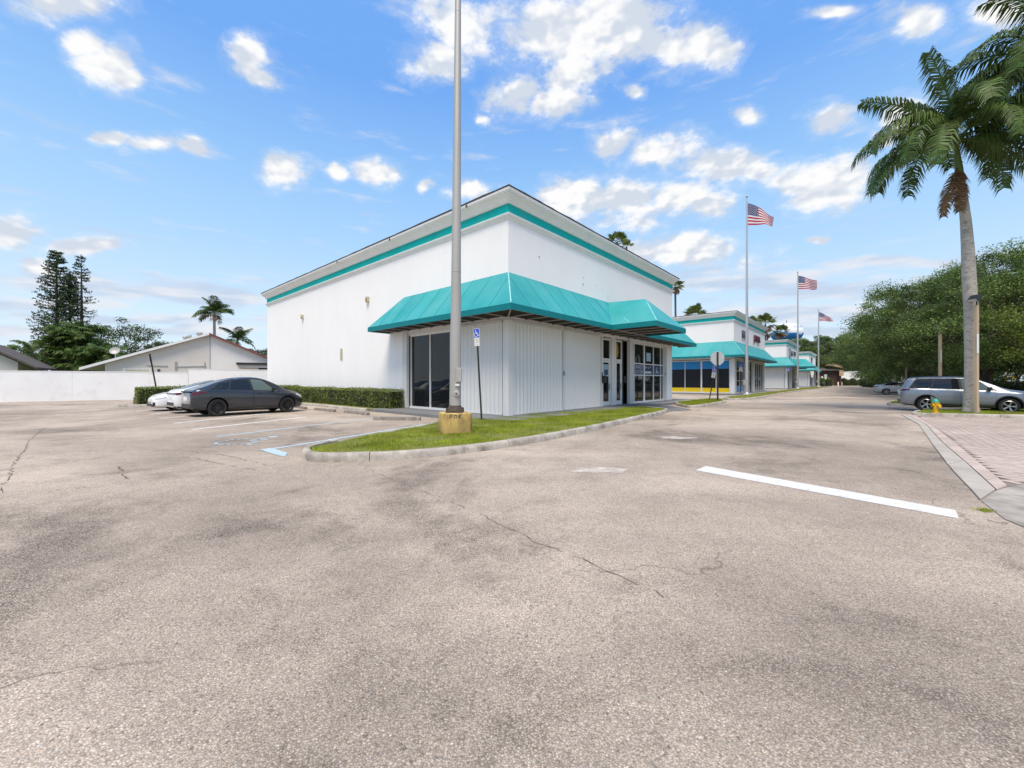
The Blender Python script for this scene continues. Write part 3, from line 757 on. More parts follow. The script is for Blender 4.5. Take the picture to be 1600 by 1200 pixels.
# --- right hand side: hydrant island, concrete band, pavers
kr = [at(1424,650.4), at(1480,651.2), at(1540,652.6), at(1600,654.2), at(1720,657)]
back_r = [at(1900,646), at(1430,643.5)]
kerbline = smooth_line([at(1432,645.5), at(1424,647), at(1424,650.4), at(1480,651.2), at(1540,652.6), at(1600,654.2), at(1720,657)], 0.3, 1)
kerb(kerbline, 'weathered kerb of the island with the hydrant and royal palm', +1, seg=2.6)
gr = [Vector((p.x, p.y, 0)) for p in kerbline] + [Vector((p.x, p.y, 0)) for p in (at(1720,644.5), at(1600,642.5), at(1440,642.8))]
gri = shrink(gr, 0.12)
sheet('lawn', gri, 0.105, M['soil'], 'lawn soil of the royal palm island')
grass_blades('lawn_grass', gri, 0.10, 40000, 0.06, 'grass under the royal palm and hydrant', 0.014)
i5 = smooth_line([at(1384,634), at(1388,629.5), at(1409,628.5), at(1450,628), at(1450,634.5), at(1409,634.6)], 0.3, 1, True)
kerb(i5, 'short kerb of the small island behind the silver car', -1, seg=3)
sheet('lawn', shrink(i5, 0.12), 0.11, M['soil'], 'yellowed lawn of the small island behind the silver car')
grass_blades('lawn_grass', shrink(i5, 0.12), 0.10, 6000, 0.06, 'yellowed grass behind the silver car', 0.03)
le = [(1408,648.5),(1435,663),(1457.5,696),(1487.5,735.6),(1532.5,782.5)]
re = [(1417,648.5),(1447,664),(1472.5,692.5),(1513.8,728),(1556,767)]
oe = [(1429,649),(1459,667),(1488,688.8),(1532.5,726),(1575,761)]
def resamp(pts, n):
    pts = [at(*p) for p in pts]; d = [0]
    for a, b in zip(pts[:-1], pts[1:]): d.append(d[-1] + (b - a).length)
    ss = np.linspace(0, d[-1], n)
    return [Vector((np.interp(s, d, [p.x for p in pts]), np.interp(s, d, [p.y for p in pts]), 0)) for s in ss]
A_, B_, C_ = resamp(le, 25), resamp(re, 25), resamp(oe, 25)
root = tag(empty('concrete_band'), 'pale flush concrete band between driveway and pavers', kind='structure')
for i in range(0, 24, 4):
    g = 0.0 if i == 0 else 0.008
    pa, pb = A_[i:i+5], B_[i:i+5]
    poly = [Vector(p) for p in pa] + [Vector(p) for p in reversed(pb)]
    MB().prism([(p.x, p.y, -0.05) for p in shrink(poly, 0.006)], (0, 0, 0.072 + random.uniform(0, 0.003))).build('concrete_slab', M['band'], root)
root = tag(empty('paver_border'), 'plain pinkish border course along the concrete band', kind='structure')
for i in range(0, 24, 1):
    poly = [Vector(p) for p in B_[i:i+2]] + [Vector(p) for p in reversed(C_[i:i+2])]
    MB().prism([(p.x, p.y, -0.05) for p in shrink(poly, 0.010)], (0, 0, 0.074 + random.uniform(0, 0.002))).build('border_paver', M['paver'], root)
# paver field: herringbone-like running bond in the store grid
edge = [Vector((p.x, p.y, 0)) for p in C_]
field = edge + [at(1608,757.5), Vector((26, 8.0, 0)), Vector((26, 15.2, 0)), at(1600,655.2), at(1424,651.2)]
root = tag(empty('paver_field'), 'pinkish grey brick paver apron right of the concrete band', kind='structure')
fx = np.array([(p.x, p.y) for p in field])
bed = MB(); bed.add([(p.x, p.y, 0.0035) for p in field], [tuple(range(len(field)))]); bed.build('sand_bed', M['joint'], root)
pl, pw = 0.225, 0.112
ang = R(48.5 + 45); ca, sa = math.cos(ang), math.sin(ang)
cells = []
for r_ in range(-150, 150):
    for q_ in range(-60, 60):
        x0 = r_ * pw + q_ * 2 * pl; y0 = r_ * pw
        cells.append((x0, y0, pl, pw)); cells.append((x0 + pl, y0 - pw, pw, pl))
cells = np.array(cells)
cen = np.stack([cells[:, 0] + cells[:, 2] / 2, cells[:, 1] + cells[:, 3] / 2], 1)
c0 = at(1540, 700)
wx = c0.x + cen[:, 0] * ca - cen[:, 1] * sa; wy = c0.y + cen[:, 0] * sa + cen[:, 1] * ca
fs = np.array([(p.x, p.y) for p in shrink(field, 0.02)])
ok = in_poly(wx, wy, fs) & (wx < 23)
cells, wx, wy = cells[ok], wx[ok], wy[ok]
dist = np.hypot(wx, wy); vis = (800 + wx / wy * FPX) < 1900
order = np.argsort(dist + np.where(vis, 0, 100))
g = 0.006
def paver_mesh(l, w):
    mb = MB(); mb.prism([(-l/2+g/2, -w/2+g/2, 0), (l/2-g/2, -w/2+g/2, 0), (l/2-g/2, w/2-g/2, 0), (-l/2+g/2, w/2-g/2, 0)], (0, 0, 0.012))
    o = mb.build('paver', M['paver'], root); return o
pa_, pb_ = paver_mesh(pl, pw), paver_mesh(pw, pl)
first = {0: True, 1: True}; restv, restf = [], []
for n_, k in enumerate(order):
    hz_ = 0 if cells[k, 2] > cells[k, 3] else 1
    z0 = 0.0045 + random.uniform(0, 0.004)
    if n_ < 290:
        src = (pa_, pb_)[hz_]
        o = src if first[hz_] else inst(src, root)
        first[hz_] = False
        o.location = (wx[k], wy[k], z0); o.rotation_euler = (random.uniform(-0.006, 0.006), random.uniform(-0.006, 0.006), ang)
    elif vis[k]:
        l, w = cells[k, 2] - g, cells[k, 3] - g
        b0 = len(restv)
        for (sx, sy, z_) in ((-1,-1,0.001),(1,-1,0.001),(1,1,0.001),(-1,1,0.001),(-1,-1,0.012),(1,-1,0.012),(1,1,0.012),(-1,1,0.012)):
            lx, ly = sx * l / 2, sy * w / 2
            restv.append((wx[k] + lx * ca - ly * sa, wy[k] + lx * sa + ly * ca, z0 + z_))
        restf += [(b0+4,b0+5,b0+6,b0+7),(b0,b0+1,b0+5,b0+4),(b0+1,b0+2,b0+6,b0+5),(b0+2,b0+3,b0+7,b0+6),(b0+3,b0,b0+4,b0+7)]
if restf:
    o = np_mesh('paver_mass', restv, restf, M['pavermass'], root); o['kind'] = 'stuff'
# rough concrete apron at the right frame edge
ap = [at(1533,783), at(1557,767.5), at(1576,762), at(1606,757), Vector((26,8.0,0)), Vector((26,4.0,0)), at(1660,850), at(1570,812)]
sheet('concrete_apron', ap, 0.008, M['conc'], 'stained rough concrete apron below the pavers')
tuft = at(1541, 799)
v, f = [], []
for k in range(160):
    a = random.uniform(0, 6.28); r0 = abs(random.gauss(0, 0.035)); h = random.uniform(0.015, 0.045); l = random.uniform(0, 0.04); s = 0.005
    x, y = tuft.x + r0 * math.cos(a) * 1.4, tuft.y + r0 * math.sin(a); a2 = random.uniform(0, 6.28)
    i = len(v); v += [(x - s, y, 0.004), (x + s, y, 0.004), (x + l * math.cos(a2), y + l * math.sin(a2), h)]; f.append((i, i+1, i+2))
tag(np_mesh('weed_tuft', v, f, M['grass']), 'small green weed growing in the joint by the stop bar', kind='stuff')

# ================================================================== precast wheel stops
def wheel_stop():
    mb = MB(); prof = [(-0.085, 0), (-0.06, 0.115), (0.06, 0.115), (0.085, 0)]
    mb.prism([(-0.85, y, z) for y, z in prof], (1.7, 0, 0))
    return mb.build('wheel_stop', M['stopconc'], None, bevel=0.012)
ws = wheel_stop()
places = [((584,656.2),(657,656.5),'tilted weathered wheel stop nearest the lamp post'), ((538,644.6),(577,649),'weathered wheel stop second from the lamp post'),
          ((493,640.6),(523,643.6),'weathered wheel stop third from the lamp post'), ((459,636.2),(479,639.6),'wheel stop touching the front wheel of the dark grey car')]
for k, (p, q, lab) in enumerate(places):
    o = ws if k == 0 else inst(ws)
    a, b = at(*p), at(*q); c = (a + b) / 2; d = b - a; o.scale = (min(1.25, max(0.9, d.length / 1.7)), 1.15, 1.1)
    o.location = (c.x, c.y, 0.0); o.rotation_euler = (R(4) if k == 0 else 0, 0, math.atan2(d.y, d.x))
    tag(o, lab, 'wheel stop', 'concrete wheel stops at the stalls')
# ================================================================== the stores
Z_UP, Z_TOP = 3.92, 8.90
EAVE_B, EAVE_T, AWN_TOP, AWN_P = 4.02, 4.25, 5.82, 1.3
def rect_sweep(x0, y0, x1, y1, prof):
    mb = MB(); n = len(prof)
    for (cx, cy, sx, sy) in ((x0,y0,-1,-1),(x1,y0,1,-1),(x1,y1,1,1),(x0,y1,-1,1)):
        for (o, z) in prof: mb.v.append((cx + sx * o, cy + sy * o, z))
    for k in range(4):
        k2 = (k + 1) % 4
        for j in range(n - 1):
            mb.f.append((k*n+j, k2*n+j, k2*n+j+1, k*n+j+1)); mb.m.append(0)
    return mb
def clip(poly, ax, lo, hi):
    def half(poly, f):
        out = []
        for i in range(len(poly)):
            p, q = poly[i], poly[(i + 1) % len(poly)]; fp, fq = f(p), f(q)
            if fp >= 0: out.append(p)
            if fp * fq < 0: out.append(p.lerp(q, fp / (fp - fq)))
        return out
    poly = half(poly, lambda p: p[ax] - lo)
    return half(poly, lambda p: hi - p[ax]) if len(poly) > 2 else []
def canopy_slope(root, poly, ax, pitch, outn):
    """one sloping plane of an awning, cut into its sewn panels, each a thin solid with a dark lining, with a seam tape between"""
    poly = [Vector(p) for p in poly]
    lo, hi = min(p[ax] for p in poly), max(p[ax] for p in poly)
    n = max(1, round((hi - lo) / pitch)); st = (hi - lo) / n
    nrm = (poly[1] - poly[0]).cross(poly[2] - poly[0]).normalized()
    if nrm.z < 0: nrm = -nrm
    for k in range(n):
        pp = clip(poly, ax, lo + k * st + 0.002, lo + (k + 1) * st - 0.002)
        if len(pp) < 3: continue
        sag = random.uniform(0.0, 0.006)
        MB().prism([p - nrm * 0.012 for p in pp], nrm * (0.012 + sag), 0, 1).build('canopy_panel', [M['canvas'], M['shade_backing']], root)
        if k:
            s = lo + k * st
            cut = []
            for i in range(len(poly)):
                p, q = poly[i], poly[(i + 1) % len(poly)]
                if (p[ax] - s) * (q[ax] - s) < 0: cut.append(p.lerp(q, (s - p[ax]) / (q[ax] - p[ax])))
            if len(cut) == 2 and (cut[0] - cut[1]).length > 0.3:
                MB().bar(cut[0] + nrm * 0.006, cut[1] + nrm * 0.006, 0.016, 0.012, up=nrm).build('seam', M['seamcloth'], root)
def awning(store, L, left_len, bump=None, wrap=True):
    r = empty('awning'); r.parent = store
    p, zt, ze, zb = AWN_P, AWN_TOP, EAVE_T, EAVE_B
    # left run, right run, hips
    canopy_slope(r, [(-0.012,0,zt), (-p,-p,ze), (-p,left_len+p,ze), (-0.012,left_len,zt)], 1, 1.15, None)
    canopy_slope(r, [(-0.012,left_len,zt), (-p,left_len+p,ze), (-0.012,left_len+p,ze)], 0, 3, None)
    canopy_slope(r, [(0,-0.012,zt), (-p,-p,ze), (L+p,-p,ze), (L,-0.012,zt)], 0, 1.15, None)
    canopy_slope(r, [(L,-0.012,zt), (L+p,-p,ze), (L+p,-0.012,ze)], 1, 3, None)
    MB().bar((0,0,zt+0.01), (-p-0.005,-p-0.005,ze+0.01), 0.035, 0.02, up=(-1,-1,0.5)).build('hip_seam', M['welt'], r)
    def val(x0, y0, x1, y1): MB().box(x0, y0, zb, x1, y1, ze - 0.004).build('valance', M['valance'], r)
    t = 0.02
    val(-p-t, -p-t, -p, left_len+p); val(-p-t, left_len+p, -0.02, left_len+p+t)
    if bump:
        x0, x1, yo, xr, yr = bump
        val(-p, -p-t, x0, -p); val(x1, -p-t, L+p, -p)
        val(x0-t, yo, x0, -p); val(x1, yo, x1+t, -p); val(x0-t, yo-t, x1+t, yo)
        canopy_slope(r, [(xr,-0.012,zt-0.0), (xr,yr,zt-0.10), (x0-t,yo-t,ze), (x0-t,-p,ze)], 1, 9, None)
        canopy_slope(r, [(xr,-0.012,zt-0.0), (xr,yr,zt-0.10), (x1+t,yo-t,ze), (x1+t,-p,ze)], 1, 9, None)
        canopy_slope(r, [(xr,yr,zt-0.10), (x0-t,yo-t,ze), (x1+t,yo-t,ze)], 0, 9, None)
        MB().bar((xr,yr,zt-0.11), (x0-t,yo-t,ze+0.01), 0.03, 0.015).build('hip_seam', M['welt'], r)
        MB().bar(((xr*0.55+x0*0.45), yr*0.5, (zt*0.55+ze*0.45)-0.02), (x0-t, (yo-p)/2+0.2, ze+0.02), 0.02, 0.012).build('hip_seam', M['welt'], r)
        MB().bar((x0, -p, zb+0.03), (x1, -p, zb+0.03), 0.05, 0.05).build('eave_bar', M['bar'], r)
        for k in range(1, 4):
            x = x0 + (x1 - x0) * k / 4; MB().bar((x, -p-0.03, zb+0.03), (x, yo, zb+0.03), 0.04, 0.04).build('rafter_bar', M['bar'], r)
        MB().bar((x0, yo+0.03, zb+0.03), (x1, yo+0.03, zb+0.03), 0.045, 0.045).build('eave_bar', M['bar'], r)
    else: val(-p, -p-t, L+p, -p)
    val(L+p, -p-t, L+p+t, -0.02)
    MB().bar((-p+0.03,-p,zb+0.03), (-p+0.03,left_len+p,zb+0.03), 0.045, 0.045).build('eave_bar', M['bar'], r)
    MB().bar((-p,-p+0.03,zb+0.03), (L+p,-p+0.03,zb+0.03), 0.045, 0.045).build('eave_bar', M['bar'], r)
    MB().box(-p+0.005, -p+0.005, zb+0.06, -0.012, left_len+p-0.005, zb+0.075).build('soffit', M['shade_backing'], r)
    MB().box(-0.011, -p+0.005, zb+0.06, L+p-0.005, -0.012, zb+0.075).build('soffit', M['shade_backing'], r)
    if bump: MB().box(bump[0]+0.002, bump[2]+0.005, zb+0.06, bump[1]-0.002, -p+0.004, zb+0.075).build('soffit', M['shade_backing'], r)
    n = int((left_len + p) / 0.95)
    for k in range(n + 1):
        y = 0.1 + k * 0.95; MB().bar((-0.02,y,zb+0.03), (-p+0.05,y,zb+0.03), 0.04, 0.04).build('rafter_bar', M['bar'], r)
    n = int((L + p) / 0.95)
    for k in range(n + 1):
        x = 0.1 + k * 0.95; MB().bar((x,-0.02,zb+0.03), (x,-p+0.05,zb+0.03), 0.04, 0.04).build('rafter_bar', M['bar'], r)
    MB().bar((-0.02,-0.02,zb+0.03), (-p+0.05,-p+0.05,zb+0.03), 0.045, 0.045).build('rafter_bar', M['bar'], r)
    return r
SLAT = None
def slat_mesh():
    global SLAT
    if SLAT is None:
        mb = MB(); P_ = 0.24; h0, h1 = 0.16, 3.86
        for (s0, d0, s1, d1) in ((0.004, 0.02, 0.118, 0.075), (0.122, 0.075, 0.236, 0.02)):
            mb.add([(s0,-d0,h0),(s1,-d1,h0),(s1,-d1,h1),(s0,-d0,h1),(s0,-d0+0.012,h0),(s1,-d1+0.012,h0),(s1,-d1+0.012,h1),(s0,-d0+0.012,h1)],
                   [(0,1,2,3),(7,6,5,4),(0,4,5,1),(1,5,6,2),(2,6,7,3),(3,7,4,0)])
        mb.bar((0.12,-0.078,h0), (0.12,-0.078,h1), 0.012, 0.012)
        mb.bar((0.0,-0.018,h0), (0.0,-0.018,h1), 0.010, 0.012)
        SLAT = mb.build('slat', M['shutter']); C.objects.unlink(SLAT)
    return SLAT
class Face:
    """one shop front: s runs along it, d outwards, z up"""
    def __init__(s, store, side): s.st, s.side = store, side
    def box(s, mb, s0, d0, z0, s1, d1, z1, mi=0):
        if s.side == 'R': mb.box(s0, -d0, z0, s1, -d1, z1, mi)
        else: mb.box(-d0, s0, z0, -d1, s1, z1, mi)
        return mb
    def pt(s, q, d, z): return Vector((q, -d, z)) if s.side == 'R' else Vector((-d, q, z))
    def shutter(s, s0, s1, lock=True):
        mb = MB(); s.box(mb, s0-0.02, 0.0, 3.87, s1+0.02, 0.11, 3.93); s.box(mb, s0-0.02, 0.0, 0.125, s1+0.02, 0.09, 0.155)
        s.box(mb, s0-0.05, 0.0, 0.156, s0-0.012, 0.09, 3.869); s.box(mb, s1+0.012, 0.0, 0.156, s1+0.05, 0.09, 3.869)
        r = mb.build('accordion_shutter', M['shutter'], s.st)
        n = max(1, round((s1 - s0) / 0.24)); sc = (s1 - s0) / n / 0.24
        sm = slat_mesh()
        for k in range(n):
            o = inst(sm, r); o.scale = (sc, 1, 1)
            if s.side == 'R': o.location = (s0 + k * 0.24 * sc, 0, 0)
            else: o.location = (0, s0 + (k + 1) * 0.24 * sc, 0); o.rotation_euler = (0, 0, R(-90))
        if lock: s.box(MB(), s1+0.014, 0.091, 1.75, s1+0.046, 0.13, 1.95).build('lock', M['black'], r)
        return r
    def stack(s, s0, s1, d=0.28):
        mb = MB(); n = max(2, int((s1 - s0) / 0.07)); w = (s1 - s0) / n
        for k in range(n): s.box(mb, s0 + k * w + 0.006, 0.005 + 0.012 * (k % 2), 0.13, s0 + (k + 1) * w - 0.006, d - 0.02 * (k % 2), 3.9)
        return mb.build('folded_shutter', M['shutter'], s.st)
    def window(s, cols, hbars=(), z0=0.14, z1=3.78, thick=(), film=None, d=-0.10, fw=0.06, glass='glass'):
        mb = MB(); f = fw
        s.box(mb, cols[0]-f, d-0.05, z1, cols[-1]+f, d+0.06, z1+0.10); s.box(mb, cols[0]-f, d-0.05, z0-0.02, cols[-1]+f, d+0.10, z0+0.08)
        for k, c in enumerate(cols):
            w = 0.15 if k in thick else (0.06 if 0 < k < len(cols) - 1 else 0.05)
            s.box(mb, c - w/2, d-0.045, z0+0.081, c + w/2, d+0.055, z1-0.001)
        for hb in hbars: 
            for k in range(len(cols)-1):
                wa = 0.075 if k in thick else 0.03; wb = 0.075 if k+1 in thick else 0.03
                s.box(mb, cols[k]+wa+0.001, d-0.03, hb-0.03, cols[k+1]-wb-0.001, d+0.045, hb+0.03)
        r = mb.build('window', M['frame'], s.st)
        for k in range(len(cols) - 1):
            s.box(MB(), cols[k]+0.02, d-0.012, z0+0.05, cols[k+1]-0.02, d+0.0, z1+0.01).build('pane', M[glass], r)
            if film:
                wa = 0.035
                s.box(MB(), cols[k]+wa, d+0.002, 2.84, cols[k+1]-wa, d+0.008, z1-0.004).build('blue_panel', M['winblue'], r)
                s.box(MB(), cols[k]+wa, d+0.002, z0+0.084, cols[k+1]-wa, d+0.008, 0.70).build('yellow_panel', M['winyellow'], r)
        return r
    def door(s, s0, s1, d=-0.12, sticker=None, hinge_side=0):
        mb = MB(); zt = 2.62
        s.box(mb, s0, d-0.05, 0.13, s0+0.07, d+0.06, 3.85); s.box(mb, s1-0.07, d-0.05, 0.13, s1, d+0.06, 3.85)
        s.box(mb, s0+0.071, d-0.05, zt, s1-0.071, d+0.06, zt+0.12); s.box(mb, s0+0.071, d-0.05, 3.75, s1-0.071, d+0.06, 3.85)
        s.box(mb, s0+0.071, d-0.05, 0.13, s1-0.071, d+0.06, 0.15)
        r = mb.build('entrance_door', M['frame'], s.st)
        mb = MB(); e0, e1 = s0+0.08, s1-0.08
        s.box(mb, e0, d-0.03, 0.16, e0+0.09, d+0.04, zt-0.01); s.box(mb, e1-0.09, d-0.03, 0.16, e1, d+0.04, zt-0.01)
        s.box(mb, e0+0.091, d-0.03, 0.16, e1-0.091, d+0.04, 0.36); s.box(mb, e0+0.091, d-0.03, zt-0.11, e1-0.091, d+0.04, zt-0.01)
        mb.build('door_leaf', M['frame'], r)
        s.box(MB(), e0+0.07, d-0.01, 0.30, e1-0.07, d+0.0, zt-0.08).build('pane', M['glass'], r)
        s.box(MB(), s0+0.05, d-0.01, zt+0.10, s1-0.05, d+0.0, 3.78).build('transom_pane', M['glass'], r)
        s.box(MB(), e1-0.10, d+0.041, 1.0, e1-0.06, d+0.09, 1.35).build('handle', M['alu'], r)
        if sticker == 'poster':
            s.box(MB(), e0+0.10, d+0.001, 1.75, e1-0.10, d+0.006, 2.42).build('poster', M['poster'], r)
            s.box(MB(), e0+0.28, d+0.0065, 1.82, e1-0.16, d+0.009, 2.12).build('poster_picture', M['bannerblue'], r)
        if sticker == 'gold':
            c = (s0 + s1) / 2 - 0.18; mb = MB()
            pts = [s.pt(c + (0.2 + 0.035 * (k % 2)) * math.cos(t), d + 0.001, 3.25 + (0.42 + 0.07 * (k % 2)) * math.sin(t)) for k, t in enumerate(np.linspace(0, 2*math.pi, 28, endpoint=False))]
            mb.prism(pts, s.pt(0, 0.004, 0)).build('sticker', M['gold'], r)
        return r
    def post(s, s0, s1, d0=-0.2, d1=0.06, name='post', m='frame', z1=3.915):
        return s.box(MB(), s0, d0, 0.12, s1, d1, z1).build(name, M[m], s.st)
def store(a0, label, L=18.0, depth=28.0, left_len=7.24, bump=None, solid_right=16.95):
    st = tag(empty('store_building', bl(a0, 0), TH), label, 'building')
    # lower walls stand back behind the shop fronts; upper walls are one box down to the soffit
    mb = MB(); mb.box(0, 0, Z_UP, L, depth, Z_TOP); mb.box(0.0, left_len-0.05, 0, L, depth, Z_UP); mb.box(solid_right, 0, 0, L, left_len-0.05, Z_UP)
    mb.build('wall', M['stucco'], st)
    MB().box(0.5, 0.5, 0.0, solid_right-0.002, left_len-0.052, Z_UP-0.002).build('dark_interior', M['shade_backing'], st)
    rect_sweep(0, 0, L, depth, [(0.0,7.93),(0.03,7.94),(0.05,7.99),(0.055,8.02),(0.09,8.03),(0.13,8.08),(0.14,8.13),(0.13,8.145),(0.02,8.15)]).build('moulding', M['trim'], st, smooth=30)
    rect_sweep(0, 0, L, depth, [(0.025,8.15),(0.03,8.152),(0.03,8.535),(0.025,8.54)]).build('teal_band', M['teal'], st)
    rect_sweep(0, 0, L, depth, [(0.0,8.54),(0.10,8.545),(0.105,8.60),(0.13,8.605),(0.15,8.66),(0.20,8.74),(0.28,8.80),(0.285,8.835),(0.33,8.84),(0.34,8.90),(0.37,8.905),(0.375,9.0),(0.36,9.01),(0.0,9.01)]).build('cornice', M['trim'], st, smooth=25)
    # the roof edge is old roll roofing, slightly wavy
    mb = MB()
    for (x0, y0, x1, y1) in ((-0.40,-0.40,L+0.40,-0.40),(L+0.40,-0.40,L+0.40,depth+0.40),(L+0.40,depth+0.40,-0.40,depth+0.40),(-0.40,depth+0.40,-0.40,-0.40)):
        n = 40; dx, dy = (x1-x0), (y1-y0); ln = math.hypot(dx, dy); nx, ny = -dy/ln, dx/ln
        top = [(x0+dx*k/n, y0+dy*k/n, 9.035 + (random.uniform(0, 0.03) if 0 < k < n else 0.012)) for k in range(n+1)]
        o = len(mb.v)
        for q in top: mb.v += [(q[0], q[1], 9.012), q, (q[0]+nx*0.45, q[1]+ny*0.45, q[2]-0.004)]
        for k in range(n):
            b = o + 3*k; mb.f += [(b,b+3,b+4,b+1),(b+1,b+4,b+5,b+2)]; mb.m += [0,0]
    mb.build('roof_edge', M['roofing'], st)
    MB().box(0.01, 0.01, Z_TOP-0.1, L-0.01, depth-0.01, Z_TOP-0.01+0.005).build('roof', M['roofing'], st)
    awning(st, L, left_len, bump)
    return st
# ---------------------------------------------------------------- near store
s1 = store(0.0, 'nearest large white store with teal band, wrap awning and closed shutters', bump=(6.2, 10.15, -3.5, 8.2, -2.15))
fl, fr = Face(s1, 'L'), Face(s1, 'R')
fl.post(-0.13, 0.06, -0.16, 0.13, 'corner_post', 'shutter'); fr.post(0.061, 0.16, -0.16, 0.10, 'corner_post', 'shutter')
fl.post(0.07, 0.2, -0.16, 0.10, 'corner_post', 'shutter')
fl.shutter(0.30, 3.40, False)
fr.shutter(0.24, 3.74); fr.shutter(3.86, 7.36)
fl.window([3.60, 5.12, 6.70], z1=3.74, d=-0.08)
fl.stack(6.82, 7.20, 0.16)
fl.box(MB(), 3.50, -0.2, 3.80, 7.19, 0.02, 3.915).build('header', M['frame'], s1)
fr.post(7.44, 7.64, -0.2, 0.03); fr.door(7.66, 8.66, sticker='poster'); fr.post(8.70, 9.22, -0.20, -0.02); fr.door(9.24, 10.06, sticker='gold')
fr.post(10.10, 10.50, -0.25, -0.18, 'recess_shade', 'black'); fr.stack(10.56, 11.05, 0.20)  # the black strip paints in the shade of the recess
w = fr.window([11.15, 11.62, 13.12, 14.62, 15.88, 16.36], hbars=(1.86, 2.58), thick=(2,), d=-0.06)
fr.box(MB(), 10.5, -0.2, 3.885, 16.9, 0.02, 3.916).build('header', M['frame'], s1)
cols = [11.15, 11.62, 13.12, 14.62, 15.88]
for k in range(4):
    wa = 0.09 if k == 2 else 0.045; wb = 0.09 if k == 1 else 0.045
    fr.box(MB(), cols[k]+wa, -0.055, 1.90, cols[k+1]-wb, -0.050, 2.54).build('banner', M['bannerblue'], w)
def on_front(s_, d, z): return frame_m((s_, -d, z), (1, 0, 0), (0, 0, 1))
text('banner_lettering', 'DANCE', 0.32, on_front(12.36, -0.046, 2.36), M['bannerwhite'], w, 0.002)
text('banner_lettering', 'ACTOR', 0.32, on_front(12.36, -0.046, 2.06), M['bannerwhite'], w, 0.002)
text('banner_lettering', 'ME', 0.28, on_front(15.4, -0.046, 2.06), M['bannerwhite'], w, 0.002)
mb = MB()
for (x, z, dx, dz) in ((13.45,2.38,0.22,0.10),(13.8,2.33,0.16,-0.12),(14.1,2.40,0.18,0.09)):
    mb.prism([(x-dx/2,0.046,z-dz/2),(x+dx/2,0.046,z-dz/3),(x+dx/3,0.046,z+dz*0.8)], (0,-0.003,0))
mb.box(13.32, 0.043, 1.98, 14.3, 0.046, 2.12); mb.build('banner_print', M['bannerwhite'], w)
MB().prism([(15.05,0.046,1.95),(15.25,0.046,2.05),(15.30,0.046,2.45),(15.16,0.046,2.45)], (0,-0.003,0)).build('banner_print', M['poster'], w)
fr.box(MB(), 13.55, -0.11+0.002+0.04, 2.78, 14.25, -0.058, 3.34).build('notice', M['poster'], w)
fr.stack(16.44, 16.60, 0.05); fr.box(MB(), 16.62, 0.0, 1.9, 16.68, 0.07, 2.12).build('lock', M['bar'], s1)
# fittings on the walls
def wall_lamp(store_, y, z):
    r = tag(MB().box(-0.14, y-0.13, z-0.16, -0.001, y+0.13, z+0.16).build('wall_lamp', M['beige'], None, bevel=0.02), '', 'wall lamp', 'beige box lamps on the white wall')
    r.parent = store_; MB().box(-0.17, y-0.11, z-0.15, -0.14, y+0.03, z+0.04).build('lens', M['amber'], r, bevel=0.005); return r
# bolted to the wall they are parts of the store
for (y, z) in ((10.9, 6.2), (20.3, 6.2)):
    lamp = MB().box(-0.14, y-0.13, z-0.16, -0.001, y+0.13, z+0.16).build('wall_lamp', M['beige'], s1, bevel=0.02)
    MB().box(-0.17, y-0.11, z-0.15, -0.14, y+0.03, z+0.04).build('lens', M['amber'], lamp, bevel=0.005)
pq = MB(); pq.prism([(0,14.08,2.82),(0,14.36,2.82),(0,14.36,3.50),(0,14.30,3.56),(0,14.14,3.56),(0,14.08,3.50)], (-0.035,0,0))
plaque = pq.build('address_plaque', M['beige'], s1)
mb = MB()
for k, z in enumerate((3.42, 3.30, 3.18, 3.07, 2.94)): mb.box(-0.037, 14.14+0.02*(k%2), z-0.02, -0.046, 14.31-0.015*(k%3), z+0.018)
mb.build('plaque_relief', M['bar'], plaque)
fr.box(MB(), 7.36, 0.10, 1.38, 7.62, 0.24, 1.78).build('mailbox', M['black'], s1, bevel=0.02)
fr.box(MB(), 10.2, -0.14, 1.38, 10.44, 0.0, 1.78).build('mailbox', M['black'], s1, bevel=0.02)
for (a, z, r_) in ((2.0, 6.9, 0.025), (5.6, 6.35, 0.03), (5.65, 6.7, 0.015), (7.6, 6.4, 0.012), (8.2, 6.1, 0.012), (6.9, 6.55, 0.012)):
    fr.box(MB(), a-r_, 0.0, z-r_, a+r_, 0.03, z+r_).build('anchor', M['bar'], s1)
for (y, dz) in ((2.0, 0), (8.0, 0.02), (14.0, 0)): MB().box(-0.385, y, 8.86, -0.376, y+0.10, 8.97).build('cornice_patch', M['roofing'], s1)

# ---------------------------------------------------------------- second store, blue and yellow windows
s2 = store(36.5, 'second white store with blue and yellow windows under its awning')
fl, fr = Face(s2, 'L'), Face(s2, 'R')
fl.window([0.42, 1.76, 3.30, 5.10, 6.95], z1=3.74, thick=(2,), film=True, d=-0.06)
fl.post(-0.10, 0.36, -0.2, 0.08, 'corner_post'); fr.post(0.01, 0.9, -0.2, 0.08, 'corner_post')
w = fr.window([1.1, 2.9, 4.7], hbars=(1.5, 2.6), z1=3.74, d=-0.06)
fr.box(MB(), 1.15, -0.058, 0.22, 4.65, -0.052, 0.95).build('blue_panel', M['winblue'], w)
fr.box(MB(), 1.15, -0.058, 3.0, 4.65, -0.052, 3.7).build('blue_panel', M['winblue'], w)
fr.stack(4.9, 5.6, 0.25); fr.door(5.8, 6.8); fr.post(6.9, 7.5, -0.2, 0.0); fr.door(7.6, 8.6); fr.stack(8.9, 9.6, 0.25)
fr.window([9.9, 11.2, 12.5, 13.8, 15.1, 16.3], z1=3.74, d=-0.06); fr.stack(16.45, 16.9, 0.1)
for a in (5.2, 5.5): fr.box(MB(), a, 0.27, 3.0 if False else 0.13, a+0.2, 0.40, 0.30).build('anchor', M['bar'], s2)
